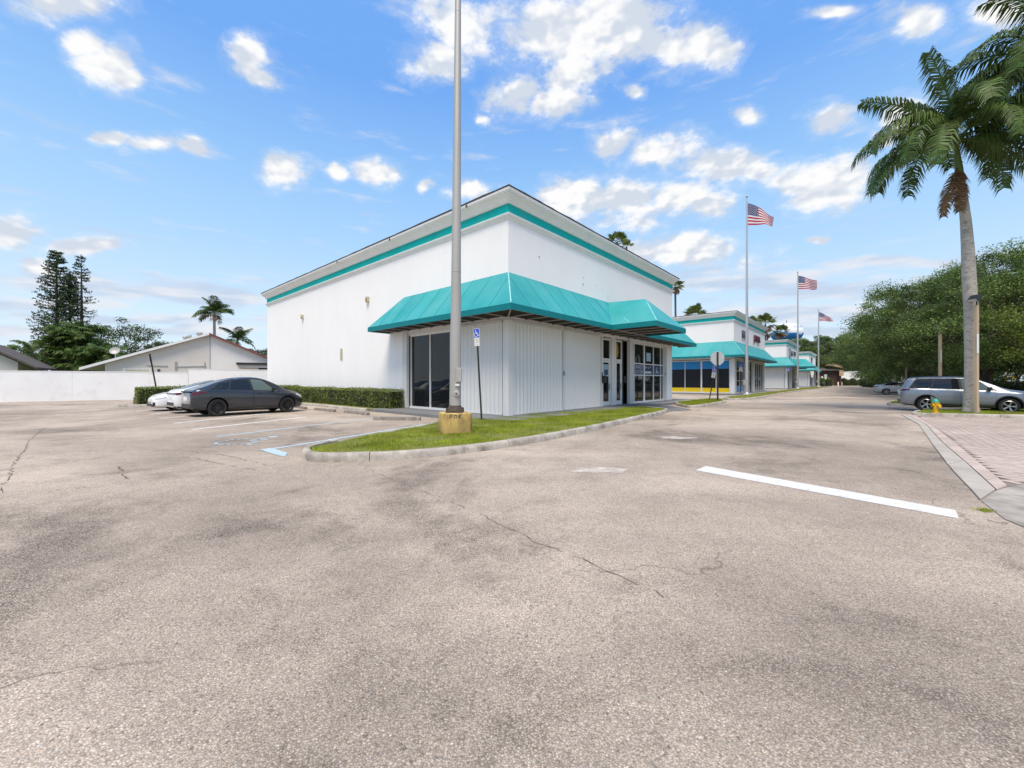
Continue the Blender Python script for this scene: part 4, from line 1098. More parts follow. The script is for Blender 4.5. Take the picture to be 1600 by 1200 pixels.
text('sign_lettering', 'LURI', 1.25, on_front(4.9, 0.10, 6.85), M['signletter'], s2, 0.08)
text('sign_lettering', 'JATGES', 1.15, on_front(12.0, 0.10, 6.9), M['plumletter'], s2, 0.08)
MB().box(-1.25, 0.35, 5.75, -0.9, 0.9, 5.8)
# ---------------------------------------------------------------- third store
s3 = store(75.5, 'third white store with closed shutters and grey lettering', bump=(6.2, 10.15, -3.5, 8.2, -2.15))
fl, fr = Face(s3, 'L'), Face(s3, 'R')
fl.post(-0.12, 0.2, -0.2, 0.08, 'corner_post'); fl.shutter(0.30, 3.5, False); fl.shutter(3.7, 7.0, False); fr.post(0.01, 0.3, -0.2, 0.08, 'corner_post')
fr.shutter(0.4, 4.0, False); fr.stack(4.2, 4.6); fr.window([4.8, 6.2, 7.6], z1=3.74); fr.door(8.0, 9.0); fr.stack(9.3, 9.9); fr.window([10.2, 12.0, 13.8, 15.6], z1=3.74)
fr.box(MB(), 3.0, 0.02, 6.0, 5.2, 0.10, 7.6).build('sign_board', M['bar'], s3)
text('sign_lettering', 'M', 1.5, on_front(6.6, 0.10, 6.7), M['signletter'], s3, 0.08)
text('sign_lettering', 'OSES', 1.2, on_front(10.6, 0.10, 6.9), M['signletter'], s3, 0.08)
# ---------------------------------------------------------------- farthest store
s4 = store(115.0, 'farthest white store with one black emblem on its wall')
fl, fr = Face(s4, 'L'), Face(s4, 'R')
fl.post(-0.12, 0.2, -0.2, 0.08, 'corner_post'); fl.shutter(0.30, 3.5, False); fl.shutter(3.7, 7.0, False); fr.post(0.01, 0.3, -0.2, 0.08, 'corner_post')
fr.window([0.5, 2.2, 3.9, 5.6], z1=3.74); fr.door(6.0, 7.0); fr.shutter(7.4, 12.0, False); fr.window([12.4, 14.0, 15.8], z1=3.74)
mb = MB(); mb.prism([(5.0,-0.02,7.7),(8.0,-0.02,7.7),(8.0,-0.02,7.1),(7.0,-0.02,6.9),(7.0,-0.02,6.0),(5.9,-0.02,6.0),(5.9,-0.02,6.9),(5.0,-0.02,7.2)], (0,-0.10,0)); mb.build('wall_emblem', M['ink'], s4)
# ================================================================== cars
def smooth_keys(keys, xs, sig=0.05):
    k = np.array(keys, float); k = k[np.argsort(k[:, 0])]
    dense = np.linspace(k[0, 0], k[-1, 0], 900); v = np.interp(dense, k[:, 0], k[:, 1])
    st = dense[1] - dense[0]; n = max(1, int(3 * sig / st)); ker = np.exp(-0.5 * (np.arange(-n, n + 1) * st / sig) ** 2); ker /= ker.sum()
    pad = np.concatenate([2 * v[0] - v[1:n+1][::-1], v, 2 * v[-1] - v[-n-1:-1][::-1]])
    return np.interp(xs, dense, np.convolve(pad, ker, 'valid'))
class Car:
    """a car body as a lofted surface: x forwards, y left, z up, origin under the middle of the wheelbase"""
    def __init__(s, sp):
        s.sp = sp; s.x0, s.x1 = sp['rear'], sp['front']
        # finer stations near the two ends
        t = np.linspace(0, 1, 74); s.xs = s.x0 + (s.x1 - s.x0) * (0.5 - 0.5 * np.cos(np.pi * t) * (0.55 + 0.45 * np.abs(np.cos(np.pi * t)) ** 0.5))
        s.xs[0], s.xs[-1] = s.x0, s.x1; s.xs = np.sort(s.xs)
        def g(k, sg=0.05):
            gx = np.linspace(s.x0, s.x1, 700); gy = smooth_keys(sp[k], gx, sg)
            return lambda x: np.interp(np.atleast_1d(x), gx, gy)
        s.memo = {}
        s.top, s.belt, s.bot, s.w, s.wr = g('top', 0.07), g('belt', 0.08), g('bot', 0.03), g('w', 0.05), g('wr', 0.08)
    def section(s, x):
        key = round(x, 5)
        if key not in s.memo: s.memo[key] = s.section_at(x)
        return s.memo[key]
    def section_at(s, x):
        zt, zl, zb, w, wr = (float(f(x)[0]) for f in (s.top, s.belt, s.bot, s.w, s.wr))
        zl = min(zl, zt - 0.02); H = zl - zb; U = zt - zl
        low = [(0, zb), (0.55*w, zb), (0.86*w, zb+0.01), (0.935*w, zb+0.06*H+0.01), (0.972*w, zb+0.20*H), (0.990*w, zb+0.36*H), (0.994*w, zb+0.50*H), (1.0*w, zb+0.64*H), (0.994*w, zb+0.76*H), (0.978*w, zb+0.88*H), (0.945*w, zb+0.965*H), (0.915*w, zl)]
        yb = 0.915*w; k = min(1.0, U / 0.35); wr_ = (0.80*w) * (1 - k) + wr * k
        e = 0.86
        up = []
        for f in (0.12, 0.3, 0.5, 0.7, 0.88):
            up.append((yb + (wr_ - yb) * f + 0.012 * k * math.sin(f * math.pi), zl + U * e * f))
        up += [(wr_, zl + U * e), (wr_*0.95, zl + U*(e+0.055)), (wr_*0.83, zl + U*(e+0.095)), (wr_*0.6, zl + U*(e+0.122)), (wr_*0.3, zl + U*(e+0.136)), (0, zt)]
        return low + up
    def P(s, x, t):
        """t runs 0..len-1 along the section"""
        sec = s.section(x); i = min(int(t), len(sec) - 2); f = t - i
        return Vector((x, sec[i][0] + (sec[i+1][0]-sec[i][0])*f, sec[i][1] + (sec[i+1][1]-sec[i][1])*f))
    def t_at_z(s, x, z):
        sec = s.section(x)
        for i in range(2, len(sec) - 1):
            if sec[i][1] <= z <= sec[i+1][1]: return i + (z - sec[i][1]) / max(sec[i+1][1] - sec[i][1], 1e-6)
        return 2.0 if z < sec[2][1] else len(sec) - 1.001
    def patch(s, name, m, parent, fn, nu, nv, off=0.006, both=True, mirror=False, whole=False):
        """fn(u, v) -> (x, t); a thin skin lying just proud of the body"""
        out = []; sides = (1, -1) if both else ((-1,) if mirror else (1,))
        for si, sd in enumerate(sides):
            mb = MB(); g = []
            for i in range(nu + 1):
                for j in range(nv + 1):
                    x, t = fn(i / nu, j / nv)
                    p = s.P(x, t); e = 0.012
                    xa, xb = max(x - e, s.x0), min(x + e, s.x1)
                    du = s.P(xb, t) - s.P(xa, t); dv = s.P(x, min(t + 0.15, 22.0 - 1e-3)) - s.P(x, max(t - 0.15, 0))
                    n = du.cross(dv); n = n.normalized() if n.length > 1e-9 else Vector((0, 1, 0))
                    if n.y < -1e-6 or (abs(n.y) < 1e-6 and n.z < 0): n = -n
                    if t > 16 and n.z < 0: n = -n
                    q = p + n * off; g.append((q.x, q.y * sd, q.z))
            mb.add(g, [(i*(nv+1)+j, (i+1)*(nv+1)+j, (i+1)*(nv+1)+j+1, i*(nv+1)+j+1) for i in range(nu) for j in range(nv)])
            if whole and si == 0: keep = (list(mb.v), list(mb.f)); continue
            if whole: mb.add(*keep)
            out.append(mb.build(name, m, parent[si] if isinstance(parent, list) else parent, smooth=60))
        return out
def tyre_rim(r, w, rim_mat, spokes, parent, x, y, side):
    rr = r * 0.70
    prof = [(rr, -w/2+0.01), (rr+0.02, -w/2), (r-0.03, -w/2), (r-0.006, -w/2+0.03), (r, -w/4), (r, w/4), (r-0.006, w/2-0.03), (r-0.03, w/2), (rr+0.02, w/2), (rr, w/2-0.01), (rr, -w/2+0.01)]
    wheel = MB().lathe(prof, 36, ax='y').build('wheel', M['rubber'], parent, smooth=40)
    wheel.location = (x, y, r)
    mb = MB(); o = side
    mb.lathe([(rr-0.004, o*(w/2-0.012)), (rr-0.02, o*(w/2-0.002)), (rr-0.035, o*(w/2-0.02)), (rr-0.045, o*(w/2-0.10))], 36, ax='y')
    mb.lathe([(0.0, o*(w/2-0.025)), (0.055, o*(w/2-0.028)), (0.065, o*(w/2-0.06)), (0.065, o*(w/2-0.1))], 16, ax='y')
    for k in range(spokes):
        a = 2 * math.pi * k / spokes
        for da in (-0.11, 0.11):
            p = Vector((0.05*math.cos(a), o*(w/2-0.04), 0.05*math.sin(a))); q = Vector(((rr-0.03)*math.cos(a+da), o*(w/2-0.022), (rr-0.03)*math.sin(a+da)))
            mb.bar(p, q, 0.028, 0.025, up=(0, 1, 0))
    rim = mb.build('rim', rim_mat, wheel, smooth=30)
    MB().lathe([(0, o*(w/2-0.11)), (rr-0.04, o*(w/2-0.11))], 24, ax='y').build('brake_disc', M['dark_void'], wheel)
    return wheel
def make_car(name, label, cat, sp, paint, loc, heading, scale=1.0, group=None):
    root = tag(empty(name, loc, heading), label, cat, group); root.scale = scale if isinstance(scale, tuple) else (scale,) * 3
    c = Car(sp)
    secs = [c.section(x) for x in c.xs]; n = len(secs[0]); mb = MB()
    ring = 2 * n - 2
    for x, sec in zip(c.xs, secs):
        for (y, z) in sec: mb.v.append((x, y, z))
        for (y, z) in reversed(sec[1:-1]): mb.v.append((x, -y, z))
    for i in range(len(secs) - 1):
        for k in range(ring):
            k2 = (k + 1) % ring
            mb.f.append((i*ring+k, (i+1)*ring+k, (i+1)*ring+k2, i*ring+k2)); mb.m.append(0)
    mb.f.append(tuple(range(ring))); mb.m.append(0); mb.f.append(tuple((len(secs)-1)*ring + k for k in reversed(range(ring)))); mb.m.append(0)
    body = mb.build('body', [paint, M['dark_void']], root)
    r, wb, tw = sp['tyre'], sp['wb'], sp['track']; ra = r + sp.get('arch', 0.055)
    cut = MB()
    for ax_ in (wb/2, -wb/2):
        for sd in (1, -1):
            o = len(cut.v); N_ = 40; y0, y1 = sd * (tw/2 - 0.20), sd * 1.3
            for y in (y0, y1):
                for k in range(N_): cut.v.append((ax_ + ra*math.cos(2*math.pi*k/N_), y, r + 0.015 + ra*math.sin(2*math.pi*k/N_)))
            for k in range(N_):
                k2 = (k+1) % N_; cut.f.append((o+k, o+k2, o+N_+k2, o+N_+k)); cut.m.append(0)
            cut.f.append(tuple(o+k for k in range(N_))); cut.f.append(tuple(o+N_+k for k in range(N_))); cut.m += [0, 0]
    co = cut.build('cutter', [paint], root)
    md = body.modifiers.new('b', 'BOOLEAN'); md.operation = 'DIFFERENCE'; md.object = co; md.solver = 'EXACT'
    dg = bpy.context.evaluated_depsgraph_get(); dg.update()
    me = bpy.data.meshes.new_from_object(body.evaluated_get(dg)); body.modifiers.clear()
    body.data = me; bpy.data.objects.remove(co)
    while len(me.materials) < 2: me.materials.append(M['dark_void'])
    me.materials[0] = paint; me.materials[1] = M['dark_void']
    mi = []
    for p in me.polygons:
        q = p.center; inside = False
        for ax_ in (wb/2, -wb/2):
            if math.hypot(q.x - ax_, q.z - r - 0.015) <= ra + 0.003 and abs(q.y) > 0.3 and (abs(p.normal.y) < 0.25 or abs(q.y) < tw/2 - 0.15): inside = True
        mi.append(1 if inside or (p.normal.z < -0.7 and q.z < sp['bot_dark']) else 0)
    me.polygons.foreach_set('material_index', mi); shade(me, 38)
    # wheels, arch liners
    for ax_ in (wb/2, -wb/2):
        for sd in (1, -1): tyre_rim(r, sp.get('tw', 0.235), sp['rim'], sp.get('spokes', 5), root, ax_, sd * (tw/2), sd)
    clad = sp.get('clad')
    if clad:
        for ax_ in (wb/2, -wb/2):
            def fn(u, v, ax_=ax_):
                a = R(-8) + u * R(196); rr = ra - 0.004 + v * clad
                x = ax_ + rr*math.cos(a); z = r + 0.015 + rr*math.sin(a)
                x = min(max(x, c.x0 + 0.02), c.x1 - 0.02); return x, c.t_at_z(x, z)
            c.patch('wheel_arch_trim', M['black'], root, fn, 28, 2, 0.008)
    # sill
    def sill(u, v):
        x = -wb/2 + ra + u * (wb - 2*ra); return x, 2.6 + v * 1.5
    c.patch('sill', M['black'] if sp.get('black_sill', True) else paint, root, sill, 10, 2, 0.006)
    # side glass: quads in (x bottom, x top)
    for (nm, xb0, xb1, xt0, xt1, gl) in sp['glass']:
        def fg(u, v):
            f = 0.06 + 0.84 * v
            return (xb0 + (xt0 - xb0)*v) * (1-u) + (xb1 + (xt1 - xb1)*v) * u, 11 + f * 6
        c.patch(nm, M[gl], root, fg, 14, 8, 0.006)
    gx = sp['glass']; lo = min(g[1] for g in gx); hi = max(g[2] for g in gx); lot_, hit = min(g[3] for g in gx), max(g[4] for g in gx)
    def surround(u, v):
        f = 0.0 + 0.98 * v
        a = (lo - 0.06 + (lot_ - lo)*v) * (1-u) + (hi + 0.05 + (hit - hi)*v) * u; return a, 11 + f * 6
    c.patch('window_surround', M['black'], root, surround, 24, 8, 0.003)
    if sp.get('chrome_line'):
        c.patch('window_trim', M['chrome'], root, lambda u, v: (lo - 0.04 + (hi - lo + 0.06) * u, 10.8 + 0.3 * v), 24, 1, 0.008)
    # windscreen and rear window over the middle of the section
    for nm, xa, xb in (('windscreen', sp['ws'][0], sp['ws'][1]), ('rear_window', sp['rw'][0], sp['rw'][1])):
        c.patch(nm, M['glass_car'], root, lambda u, v: (xa + (xb - xa)*u, 17.3 + 4.69*v), 12, 8, 0.005, whole=True)
    # doors with their gaps
    for (x0, x1, hx) in sp['doors']:
        zt = lambda x: 10.9
        def seam(u, v): 
            x = x0 + (x1 - x0)*u; return x, 3.4 + (10.9 - 3.4)*v
        c.patch('door_gap', M['dark_void'], root, seam, 10, 10, 0.002)
        def leaf(u, v):
            x = x0 + 0.008 + (x1 - x0 - 0.016)*u; return x, 3.45 + (10.85 - 3.45)*v
        d = c.patch('door', paint, root, leaf, 12, 14, 0.0045)
        def hnd(u, v): x = hx + 0.20*u; return x, c.t_at_z(x, float(c.belt(x)[0]) - 0.13 + 0.028*v)
        c.patch('door_handle', sp.get('handle', paint), d, hnd, 4, 1, 0.028)
    # lamps
    for (nm, m, x0, x1, z0a, z1a, z0b, z1b) in sp['lamps']:
        def fl_(u, v):
            x = x0 + (x1 - x0)*u; return x, c.t_at_z(x, (z0a + (z0b - z0a)*u)*(1-v) + (z1a + (z1b - z1a)*u)*v)
        for sd in (0, 1): c.patch(nm, M[m], root, fl_, 8, 4, 0.009, both=False, mirror=bool(sd))
    # rear face
    xr = c.x0; zb0 = float(c.bot(xr)[0]); zl0 = float(c.belt(xr)[0])
    wr_ = float(c.w(xr)[0])
    MB().box(xr-0.014, -wr_*0.85, zb0-0.02, xr+0.06, wr_*0.85, zb0+0.16).build('rear_bumper_lower', M['black'], root, bevel=0.02)
    MB().box(xr-0.018, -0.26, sp['plate_z']-0.075, xr+0.01, 0.26, sp['plate_z']+0.075).build('number_plate', M['signwhite'], root, bevel=0.004)
    for b in sp.get('rear_boxes', ()): MB().box(xr-0.02, b[1], b[2], xr+0.05, b[3], b[4]).build(b[0], M[b[5]], root, bevel=0.012)
    xf = c.x1; wf = float(c.w(xf)[0])
    for b in sp.get('front_boxes', ()): MB().box(xf-0.06, b[1], b[2], xf+0.02, b[3], b[4]).build(b[0], M[b[5]], root, bevel=0.012)
    for sd in (1, -1):  # door mirrors
        mx = sp['mirror']; z = float(c.belt(mx)[0]) + 0.10; y = sd * (float(c.w(mx)[0]) + 0.085)
        mm = MB(); mm.prism([(mx-0.09, y-sd*0.10, z-0.055), (mx-0.09, y+sd*0.06, z-0.05), (mx-0.09, y+sd*0.06, z+0.06), (mx-0.09, y-sd*0.10, z+0.05)], (0.16, -sd*0.02, 0))
        mr_ = mm.build('door_mirror', M['black'] if sp.get('black_mirror', True) else paint, root, bevel=0.025, smooth=40)
        MB().bar((mx, sd*(float(c.w(mx)[0])*0.90), z-0.07), (mx, y-sd*0.06, z-0.02), 0.06, 0.03).build('mirror_arm', M['black'], mr_)
    if sp.get('rails'):
        for sd in (1, -1):
            pts = [(x, sd*(float(c.wr(x)[0])*0.93), float(c.top(x)[0]) - 0.03 + h) for x, h in ((sp['rails'][0],0.0),(sp['rails'][0]+0.15,0.05),(sp['rails'][1]-0.15,0.05),(sp['rails'][1],0.0))]
            MB().tube(pts, 0.016, 6).build('roof_rail', M['black'], root, smooth=60)
    return root

CROSS = dict(rear=-2.36, front=2.32, wb=2.89, tyre=0.355, track=1.63, bot_dark=0.34, rim=M['rimdark'], spokes=10, arch=0.05,
    top=[(-2.36,0.93),(-2.33,1.02),(-2.26,1.085),(-2.12,1.12),(-1.9,1.19),(-1.45,1.37),(-0.95,1.52),(-0.45,1.605),(0.0,1.622),(0.35,1.585),(0.75,1.44),(1.15,1.24),(1.42,1.09),(1.6,1.03),(1.95,0.94),(2.15,0.85),(2.27,0.75),(2.32,0.66)],
    belt=[(-2.36,0.90),(-2.30,1.0),(-2.15,1.085),(-1.8,1.10),(-1.2,1.075),(-0.4,1.04),(0.6,1.0),(1.2,0.965),(1.6,0.92),(2.0,0.82),(2.2,0.72),(2.32,0.60)],
    bot=[(-2.36,0.36),(-2.28,0.29),(-2.0,0.24),(-1.0,0.20),(1.2,0.20),(2.0,0.22),(2.25,0.26),(2.32,0.34)],
    w=[(-2.36,0.70),(-2.30,0.79),(-2.15,0.87),(-1.8,0.94),(-1.2,0.96),(0.0,0.955),(1.2,0.955),(1.7,0.935),(2.0,0.87),(2.2,0.76),(2.32,0.60)],
    wr=[(-2.36,0.62),(-1.9,0.66),(-1.3,0.64),(-0.5,0.655),(0.2,0.65),(0.8,0.68),(1.4,0.76),(2.32,0.6)],
    glass=[('quarter_window',-1.72,-1.02,-1.35,-0.92,'glass_car'),('rear_door_window',-0.98,-0.10,-0.88,-0.22,'glass_car'),('front_door_window',-0.02,1.06,-0.12,0.36,'glass_green')],
    ws=(0.46,1.44), rw=(-2.05,-0.75), doors=[(-1.05,-0.06,-0.92),(-0.03,1.02,0.10)], mirror=0.80, plate_z=0.72,
    lamps=[('tail_lamp','redlens',-2.31,-1.86,0.86,0.97,0.94,1.01),('headlamp','clearlens',1.88,2.24,0.80,0.86,0.66,0.74)],
    rear_boxes=[('boot_lip',-0.66,0.985,0.66,1.03,'black')])
SUV = dict(rear=-2.42, front=2.42, wb=2.79, tyre=0.365, track=1.62, bot_dark=0.36, rim=M['rim'], spokes=5, arch=0.06, clad=0.055, chrome_line=False, rails=(-1.75,0.15), black_mirror=True, handle=M['chrome'],
    top=[(-2.42,0.95),(-2.40,1.12),(-2.36,1.18),(-2.30,1.30),(-2.18,1.52),(-2.05,1.67),(-1.85,1.705),(-1.2,1.735),(-0.4,1.74),(0.1,1.72),(0.45,1.62),(0.85,1.42),(1.22,1.20),(1.45,1.13),(1.9,1.07),(2.2,0.99),(2.35,0.88),(2.42,0.76)],
    belt=[(-2.42,0.92),(-2.36,1.08),(-2.2,1.14),(-1.6,1.15),(-0.8,1.13),(0.2,1.10),(1.1,1.06),(1.6,1.02),(2.0,0.95),(2.25,0.85),(2.42,0.72)],
    bot=[(-2.42,0.42),(-2.34,0.34),(-2.0,0.27),(-1.0,0.24),(1.2,0.24),(2.0,0.26),(2.3,0.30),(2.42,0.38)],
    w=[(-2.42,0.76),(-2.36,0.83),(-2.2,0.90),(-1.8,0.955),(-1.2,0.965),(0.0,0.96),(1.2,0.96),(1.8,0.945),(2.1,0.88),(2.3,0.78),(2.42,0.64)],
    wr=[(-2.42,0.70),(-1.9,0.70),(-1.3,0.70),(-0.5,0.705),(0.2,0.70),(0.8,0.72),(1.4,0.80),(2.42,0.64)],
    glass=[('quarter_window',-2.02,-1.26,-1.72,-1.10,'glass_car'),('rear_door_window',-1.20,-0.22,-1.06,-0.26,'glass_car'),('front_door_window',-0.14,1.02,-0.18,0.36,'glass_green')],
    ws=(0.42,1.24), rw=(-2.33,-2.10), doors=[(-1.25,-0.20,-1.15),(-0.17,0.98,-0.06)], mirror=0.78, plate_z=0.98,
    lamps=[('tail_lamp','redlens',-2.39,-2.02,1.00,1.10,1.05,1.12),('headlamp','clearlens',2.0,2.36,0.84,0.93,0.72,0.83),('turn_lamp','orangelens',1.80,2.04,0.93,0.955,0.86,0.94)])
SEDAN = dict(rear=-2.34, front=2.32, wb=2.70, tyre=0.325, track=1.55, bot_dark=0.32, rim=M['rim'], spokes=5, arch=0.045, black_mirror=False,
    top=[(-2.34,0.86),(-2.30,0.98),(-2.2,1.07),(-2.0,1.105),(-1.75,1.13),(-1.4,1.24),(-0.95,1.385),(-0.5,1.445),(0.0,1.455),(0.35,1.42),(0.75,1.27),(1.1,1.09),(1.35,0.97),(1.7,0.90),(2.05,0.82),(2.22,0.73),(2.32,0.60)],
    belt=[(-2.34,0.83),(-2.28,0.94),(-2.1,1.03),(-1.6,1.02),(-0.8,0.98),(0.4,0.935),(1.2,0.88),(1.7,0.82),(2.05,0.73),(2.22,0.65),(2.32,0.54)],
    bot=[(-2.34,0.36),(-2.26,0.28),(-2.0,0.21),(-1.0,0.18),(1.2,0.18),(2.0,0.18),(2.24,0.20),(2.32,0.26)],
    w=[(-2.34,0.70),(-2.27,0.79),(-2.1,0.85),(-1.7,0.895),(-1.0,0.905),(0.0,0.905),(1.2,0.905),(1.7,0.89),(2.0,0.83),(2.2,0.73),(2.32,0.58)],
    wr=[(-2.34,0.6),(-1.8,0.62),(-1.3,0.60),(-0.5,0.62),(0.2,0.62),(0.8,0.64),(1.4,0.74),(2.32,0.58)],
    glass=[('quarter_window',-1.62,-1.12,-1.18,-0.98,'glass_car'),('rear_door_window',-1.08,-0.16,-0.94,-0.22,'glass_car'),('front_door_window',-0.08,1.0,-0.12,0.34,'glass_car')],
    ws=(0.42,1.30), rw=(-1.78,-0.86), doors=[(-1.08,-0.12,-0.98),(-0.09,0.96,0.02)], mirror=0.74, plate_z=0.74,
    lamps=[('tail_lamp','redlens',-2.32,-1.92,0.82,0.92,0.88,0.95),('headlamp','clearlens',1.78,2.24,0.70,0.77,0.56,0.66)],
    front_boxes=[('grille',-0.50,0.26,0.50,0.44,'black')])
def along(p, q): return math.atan2((q - p).y, (q - p).x)
def put(rear_px, front_px, wb):
    p, q = at(*rear_px), at(*front_px); d = (q - p).normalized(); return p, d
# dark grey crossover by the hedge: its near side stands on the photo's two tyre marks
p = at(335, 650.5); d = Vector((math.cos(R(52)), math.sin(R(52)), 0))
side = Vector((-d.y, d.x, 0)); ctr = p + d * (2.89 / 2) + side * 0.70
make_car('parked_car', 'dark grey sloping roof car with black wheels parked beside the wheel stops', 'car', CROSS, M['p_grey'], ctr, math.atan2(d.y, d.x), (0.955, 0.98, 1.04), 'cars parked by the hedge')
head = math.atan2(d.y, d.x)
wv = Vector((bl(0,1) - bl(0,0)))
WHITE = dict(CROSS); WHITE.update(rim=M['rim'], spokes=5, rear_boxes=[('reflector',-0.72,0.90,0.72,0.96,'redlens'), ('exhaust_trim',-0.62,0.30,0.62,0.37,'chrome')], plate_z=0.75)
c2 = ctr + wv * 2.75 - d * 0.05
make_car('parked_car', 'white car showing only its rear corner behind the dark grey car', 'car', WHITE, M['p_white'], c2, head, 0.98, 'cars parked by the hedge')
SED2 = dict(SEDAN); SED2['front_boxes'] = [('grille',-0.56,0.24,0.56,0.36,'black'), ('side_intake',-0.66,0.27,-0.58,0.45,'black'), ('side_intake',0.58,0.27,0.66,0.45,'black')]
SED2['lamps'] = [SEDAN['lamps'][0], ('headlamp','clearlens',1.80,2.26,0.70,0.76,0.56,0.63), ('turn_lamp','redlens',1.70,1.84,0.74,0.78,0.70,0.76)]
c3 = ctr + wv * 5.3 - d * 0.45
make_car('parked_car', 'white sedan parked nose out with only its headlamp corner in view', 'car', SED2, M['p_white'], c3, head + math.pi, 1.0, 'cars parked by the hedge')
# right hand row, noses away from the driveway
rv = -wv; hd = math.atan2(rv.y, rv.x)
def right_car(sp, px_rear, py_rear, paint, label, scale, heading=None, name='parked_car'):
    p = at(px_rear, py_rear); sd = Vector((rv.y, -rv.x, 0))     # the near side is the right hand side
    ctr_ = p + rv * (sp['wb'] * scale / 2) - sd * (sp['track'] * scale / 2 + 0.1)
    return make_car(name, label, 'car', sp, paint, ctr_, heading if heading is not None else hd, scale, 'cars parked across the driveway')
suv_ = right_car(SUV, 1447, 643, M['p_silver'], 'silver blue sport utility car behind the royal palm and hydrant', 0.93); suv_.scale = (0.92, 0.93, 0.985)
right_car(SEDAN, 1385, 617, M['p_lightgrey'], 'pale silver sedan parked beyond the small grass island', 1.0)
HAT = dict(SUV); HAT['lamps'] = SUV['lamps'][:2]; HAT['rails'] = None
p = bl(22.4, -12.1); make_car('parked_car', 'pale car half hidden behind the silver blue one', 'car', HAT, M['p_lightgrey'], p + rv * 2.4, hd, 0.90, 'cars parked across the driveway')
p = bl(58, -14.0); make_car('parked_car', 'black car with red tail lamp beyond the pale silver sedan', 'car', SEDAN, M['p_dark'], p + rv * 1.5, hd, 1.05, 'cars parked across the driveway')
p = bl(49.5, -15.5); make_car('parked_car', 'white car under the oaks behind the pale silver sedan', 'car', HAT, M['p_white'], p + rv * 2.0, hd, 1.0, 'cars parked across the driveway')
# ================================================================== plants
def rand_dirs(n):
    v = rng.normal(size=(n, 3)); return v / np.linalg.norm(v, axis=1)[:, None]
def leaf_quads(cen, nrm, ln, wd):
    """rhombic leaves lying across the given normals"""
    n = len(cen); r = rand_dirs(n); t = np.cross(nrm, r); t /= np.linalg.norm(t, axis=1)[:, None] + 1e-9; b = np.cross(nrm, t)
    ln = np.asarray(ln).reshape(-1, 1) * np.ones((n, 1)); wd = np.asarray(wd).reshape(-1, 1) * np.ones((n, 1))
    v = np.empty((n * 4, 3)); v[0::4] = cen - t * ln / 2; v[1::4] = cen + b * wd / 2; v[2::4] = cen + t * ln / 2 - nrm * ln * 0.12; v[3::4] = cen - b * wd / 2
    return v, np.arange(n * 4).reshape(n, 4)
def oak_parts(seed, rx, rz, zc, n_leaf, leaf, n_clump=58, trunk_h=2.3, tr=0.30, low=-0.55, clump_r=(0.9, 1.7)):
    global rng
    rr = random.Random(seed); rng = np.random.default_rng(seed)
    clumps = []
    tries = 0
    while len(clumps) < n_clump and tries < 5000:
        tries += 1
        d = Vector((rr.gauss(0, 1), rr.gauss(0, 1), rr.gauss(0.25, 0.8))).normalized()
        if d.z < low: continue
        rad = rr.uniform(0.40, 1.30) ** 0.6
        p = Vector((d.x * rx * rad, d.y * rx * rad, zc + d.z * rz * rad))
        s = rr.uniform(*clump_r)
        if all((p - q).length > 0.62 * (s + t) for q, t in clumps): clumps.append((p, s))
    mb = MB()
    base = [(0, 0, 0), (0.02, 0.03, trunk_h * 0.5), (rr.uniform(-.1, .1), rr.uniform(-.1, .1), trunk_h)]
    mb.tube([(0, 0, -0.1), (0, 0, 0.15), base[1], base[2]], [tr * 1.5, tr * 1.15, tr, tr * 0.95], 10)
    top = Vector(base[2]); mains = []
    for k in range(6):
        a = k * 1.05 + rr.uniform(-.3, .3); q = Vector((math.cos(a) * rx * 0.36, math.sin(a) * rx * 0.36, zc - rz * 0.15 + rr.uniform(-.3, .6)))
        m = top.lerp(q, 0.5) + Vector((0, 0, 0.25)); mains.append(q)
        mb.tube([top - Vector((0, 0, 0.15)), m, q], [tr * 0.62, tr * 0.42, tr * 0.26], 7)
    for p, s in clumps:
        q = min(mains, key=lambda m: (m - p).length); m = q.lerp(p, 0.5) + Vector((rr.uniform(-.2, .2), rr.uniform(-.2, .2), 0.15))
        mb.tube([q, m, p], [tr * 0.22, tr * 0.14, tr * 0.05], 5, cap=False)
    per = n_leaf // len(clumps); vs, fs, o = [], [], 0
    for p, s in clumps:
        k = int(per * (s / 1.3) ** 2); d = rand_dirs(k); rad = s * rng.uniform(0.15, 1.0, k) ** 0.45
        # ragged: each clump is itself several sprays
        sub = rand_dirs(9); w = sub[rng.integers(0, 9, k)]; d = d * 0.75 + w * 0.55
        cen = np.array(p) + d * rad[:, None] * np.array([1.05, 1.05, 0.62])
        nr = d * 0.5 + rand_dirs(k) * 0.8 + np.array([0, 0, 0.5]); nr /= np.linalg.norm(nr, axis=1)[:, None]
        v, f = leaf_quads(cen, nr, leaf * rng.uniform(0.7, 1.4, k), leaf * 0.52 * rng.uniform(0.7, 1.3, k)); vs.append(v); fs.append(f + o); o += len(v)
    return mb, np.concatenate(vs), np.concatenate(fs)
PROTO = {}
def tree(kind, name, label, loc, rz, sc, leafmat, args, cat='tree', group=None, trunk_name='trunk', crown_name='crown'):
    root = tag(empty(name, loc, rz), label, cat, group); root.scale = (sc if isinstance(sc, tuple) else (sc,) * 3)
    key = kind
    if key not in PROTO:
        mb, v, f = oak_parts(*args)
        t = mb.build(trunk_name, M['bark'], root, smooth=60); c = np_mesh(crown_name, v, f, M[leafmat], root)
        PROTO[key] = (t, c)
    else:
        t0, c0_ = PROTO[key]; inst(t0, root, name=trunk_name); inst(c0_, root, name=crown_name)
    return root
